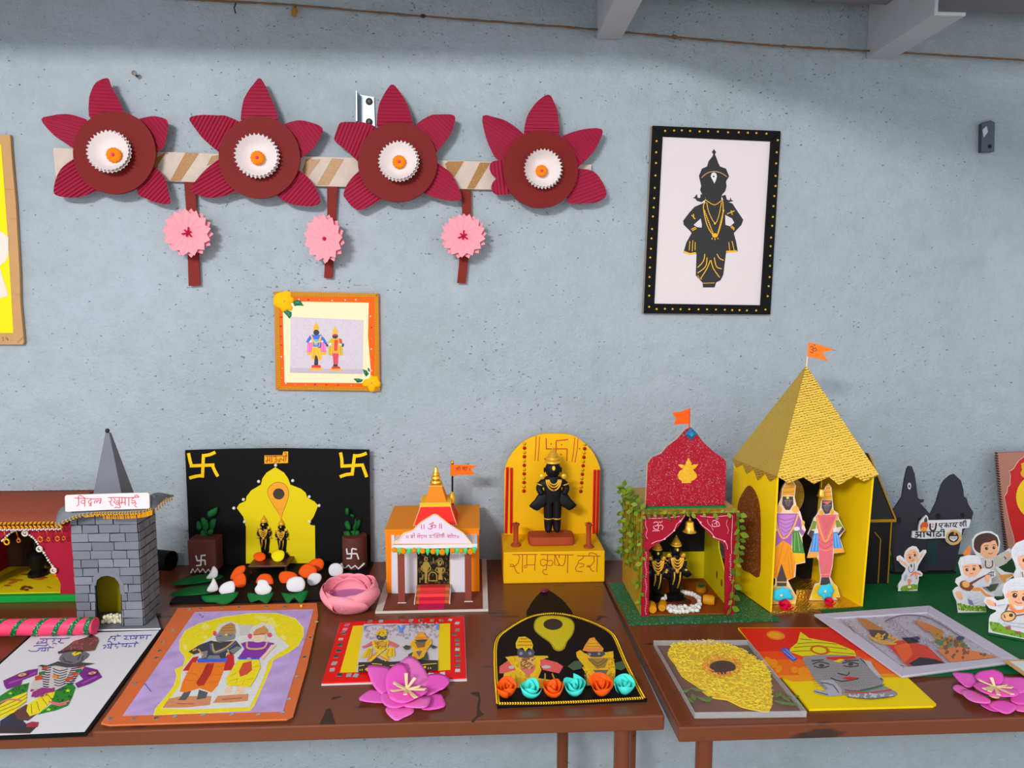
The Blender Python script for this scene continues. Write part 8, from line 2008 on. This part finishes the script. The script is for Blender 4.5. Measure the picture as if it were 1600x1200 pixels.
A.c(200,40,40).poly([(825,350),(860,345),(905,350),(860,360)]).poly([(760,262),(880,258),(890,268),(800,275),(770,272)]).c(232,200,40).poly([(790,280),(820,270),(840,272),(820,285)])
A.c(176,176,190).poly([(735,362),(790,358),(825,395),(830,425),(770,428),(708,412),(722,398),(750,408),(770,395)]).c(70,68,76).sts([[(740,370),(790,380),(815,415)],[(715,408),(770,422)],[(905,268),(940,300),(1000,360)]],4,2)
A.c(190,190,198).poly([(920,275),(950,280),(960,300),(1000,350),(985,350),(945,310)])
A.c(70,130,90).sts([[(905,405),(960,395),(1000,385)]],9,2).c(190,60,70).sts([[(840,410),(950,412),(1040,400)]],5,2).c(206,200,210).speck([(850,420),(1050,415),(1040,432),(870,435)],50,3,6,72).c(60,58,64).sts([[(850,430),(950,440),(1050,428)],[(840,400),(900,405),(1010,378)]],3,2)
A.build('painted_face', sp_)
# ---- grey framed picture
gf = thing('grey_framed_picture', 'pale grey paper frame around a sketch of two orange robed figures', 'picture', tab(1430, 1000))
hpG = Horiz(ZT+0.0075); oo = [(710,80),(1200,43),(1590,276),(1082,343)]; ii = [(795,95),(1190,72),(1505,263),(1088,305)]
MB().prism([Horiz(ZT+0.0045).p(*p) for p in zz(z, [(712,82),(1200,46),(1588,280),(1080,346)])], (0,0,-0.0026)).build('backing', mat('backing_board', (150,152,150), 0.7), gf)
fm = mat('pale_grey_frame', (196,190,206), 0.65)
for i in range(4):
    j = (i+1) % 4
    MB().prism([hpG.p(*p) for p in zz(z, [oo[i], oo[j], ii[j], ii[i]])], (0,0,-0.003)).build('frame_strip', fm, gf, bevel=0.0006)
A = Art(Horiz(ZT+0.0046), z, 0.0002)
A.c(190,182,196).poly([(785,92),(1192,66),(1515,268),(1085,312)])
A.c(170,162,178).speck([(820,100),(1190,76),(1490,262),(1100,300)],260,2,6,81).c(206,200,212).speck([(820,100),(1190,76),(1490,262),(1100,300)],220,2,6,82)
A.c(140,132,148)
for i in range(22): A.st([(1010+i*14, 92+i*8-10*math.sin(i*0.6)), (1022+i*14, 104+i*8), (1016+i*14, 116+i*8)], 1.8)
for i in range(20): A.st([(830+i*12, 112+i*9), (842+i*12, 122+i*9), (850+i*12, 112+i*10)], 1.8)
for i in range(12): A.st([(1050+9*i, 150+9*i), (1075+9*i, 150+8*i), (1090+9*i, 165+8*i)], 1.6)
A.c(110,100,112).sts([[(1010,110),(1080,85),(1180,90),(1260,130),(1330,175)],[(860,130),(900,180),(960,240),(1040,280)],[(930,215),(1000,270),(1090,300)]],4,3)
A.c(196,66,52).poly([(1010,200),(1100,190),(1190,215),(1270,292),(1110,300),(1060,250)]).c(214,96,60).poly([(1050,215),(1110,200),(1130,250),(1090,290)])
A.c(44,40,50).poly([(1110,290),(1160,262),(1220,270),(1280,292),(1130,300)]).poly([(1080,180),(1130,178),(1160,200),(1110,205)])
A.c(176,120,80).poly([(890,95),(930,100),(1000,140),(1010,165),(960,160),(930,140)]).c(206,160,90).sts([[(940,170),(980,190),(1040,200),(1070,180)],[(950,180),(1000,205),(1060,205)]],7,2)
A.c(80,70,76).poly([(940,145),(1010,150),(1040,175),(1000,190),(955,175)]).c(206,160,80).speck([(960,160),(1060,170),(1070,200),(980,200)],30,4,8,83)
A.c(190,120,76).poly([(1130,105),(1180,115),(1260,150),(1240,165),(1180,150)]).c(180,130,60).speck([(1150,130),(1330,180),(1340,230),(1230,220),(1170,170)],60,5,12,84).c(80,120,84).speck([(1200,170),(1330,190),(1400,260),(1260,230)],36,5,12,85)
A.c(206,120,76).poly([(1230,230),(1330,220),(1490,262),(1290,285)]).c(120,80,60).speck([(1240,170),(1340,190),(1450,262),(1280,270)],50,4,10,86).c(60,60,90).ell(1330,182,18,9).ell(1145,182,14,8)
A.build('sketch', gf)
# ---- corner of another board resting on the grey frame
eb_ = thing('white_board', 'white board with tan edge whose corner rests on the grey frame', 'board', tab(1640, 1060))
cA = Horiz(ZT+0.0105).p(1567.8, 1030.8); bw, bd = 0.25, 0.112
bpts = [cA, cA+V((bw, 0.002, -0.0045)), cA+V((bw-0.002, -bd, -0.006)), cA+V((-0.001, -bd, -0.0015))]
MB().prism(bpts, (0,0,-0.0025)).build('board', mat('tan_board_edge', (190,156,110), 0.7), eb_)
cb_ = sum(bpts, V())/4
MB().prism([p+V((0.005 if p.x < cb_.x else -0.005, 0.005 if p.y < cb_.y else -0.005, 0.0004)) for p in bpts], (0,0,-0.0003)).build('paper', white_p, eb_)
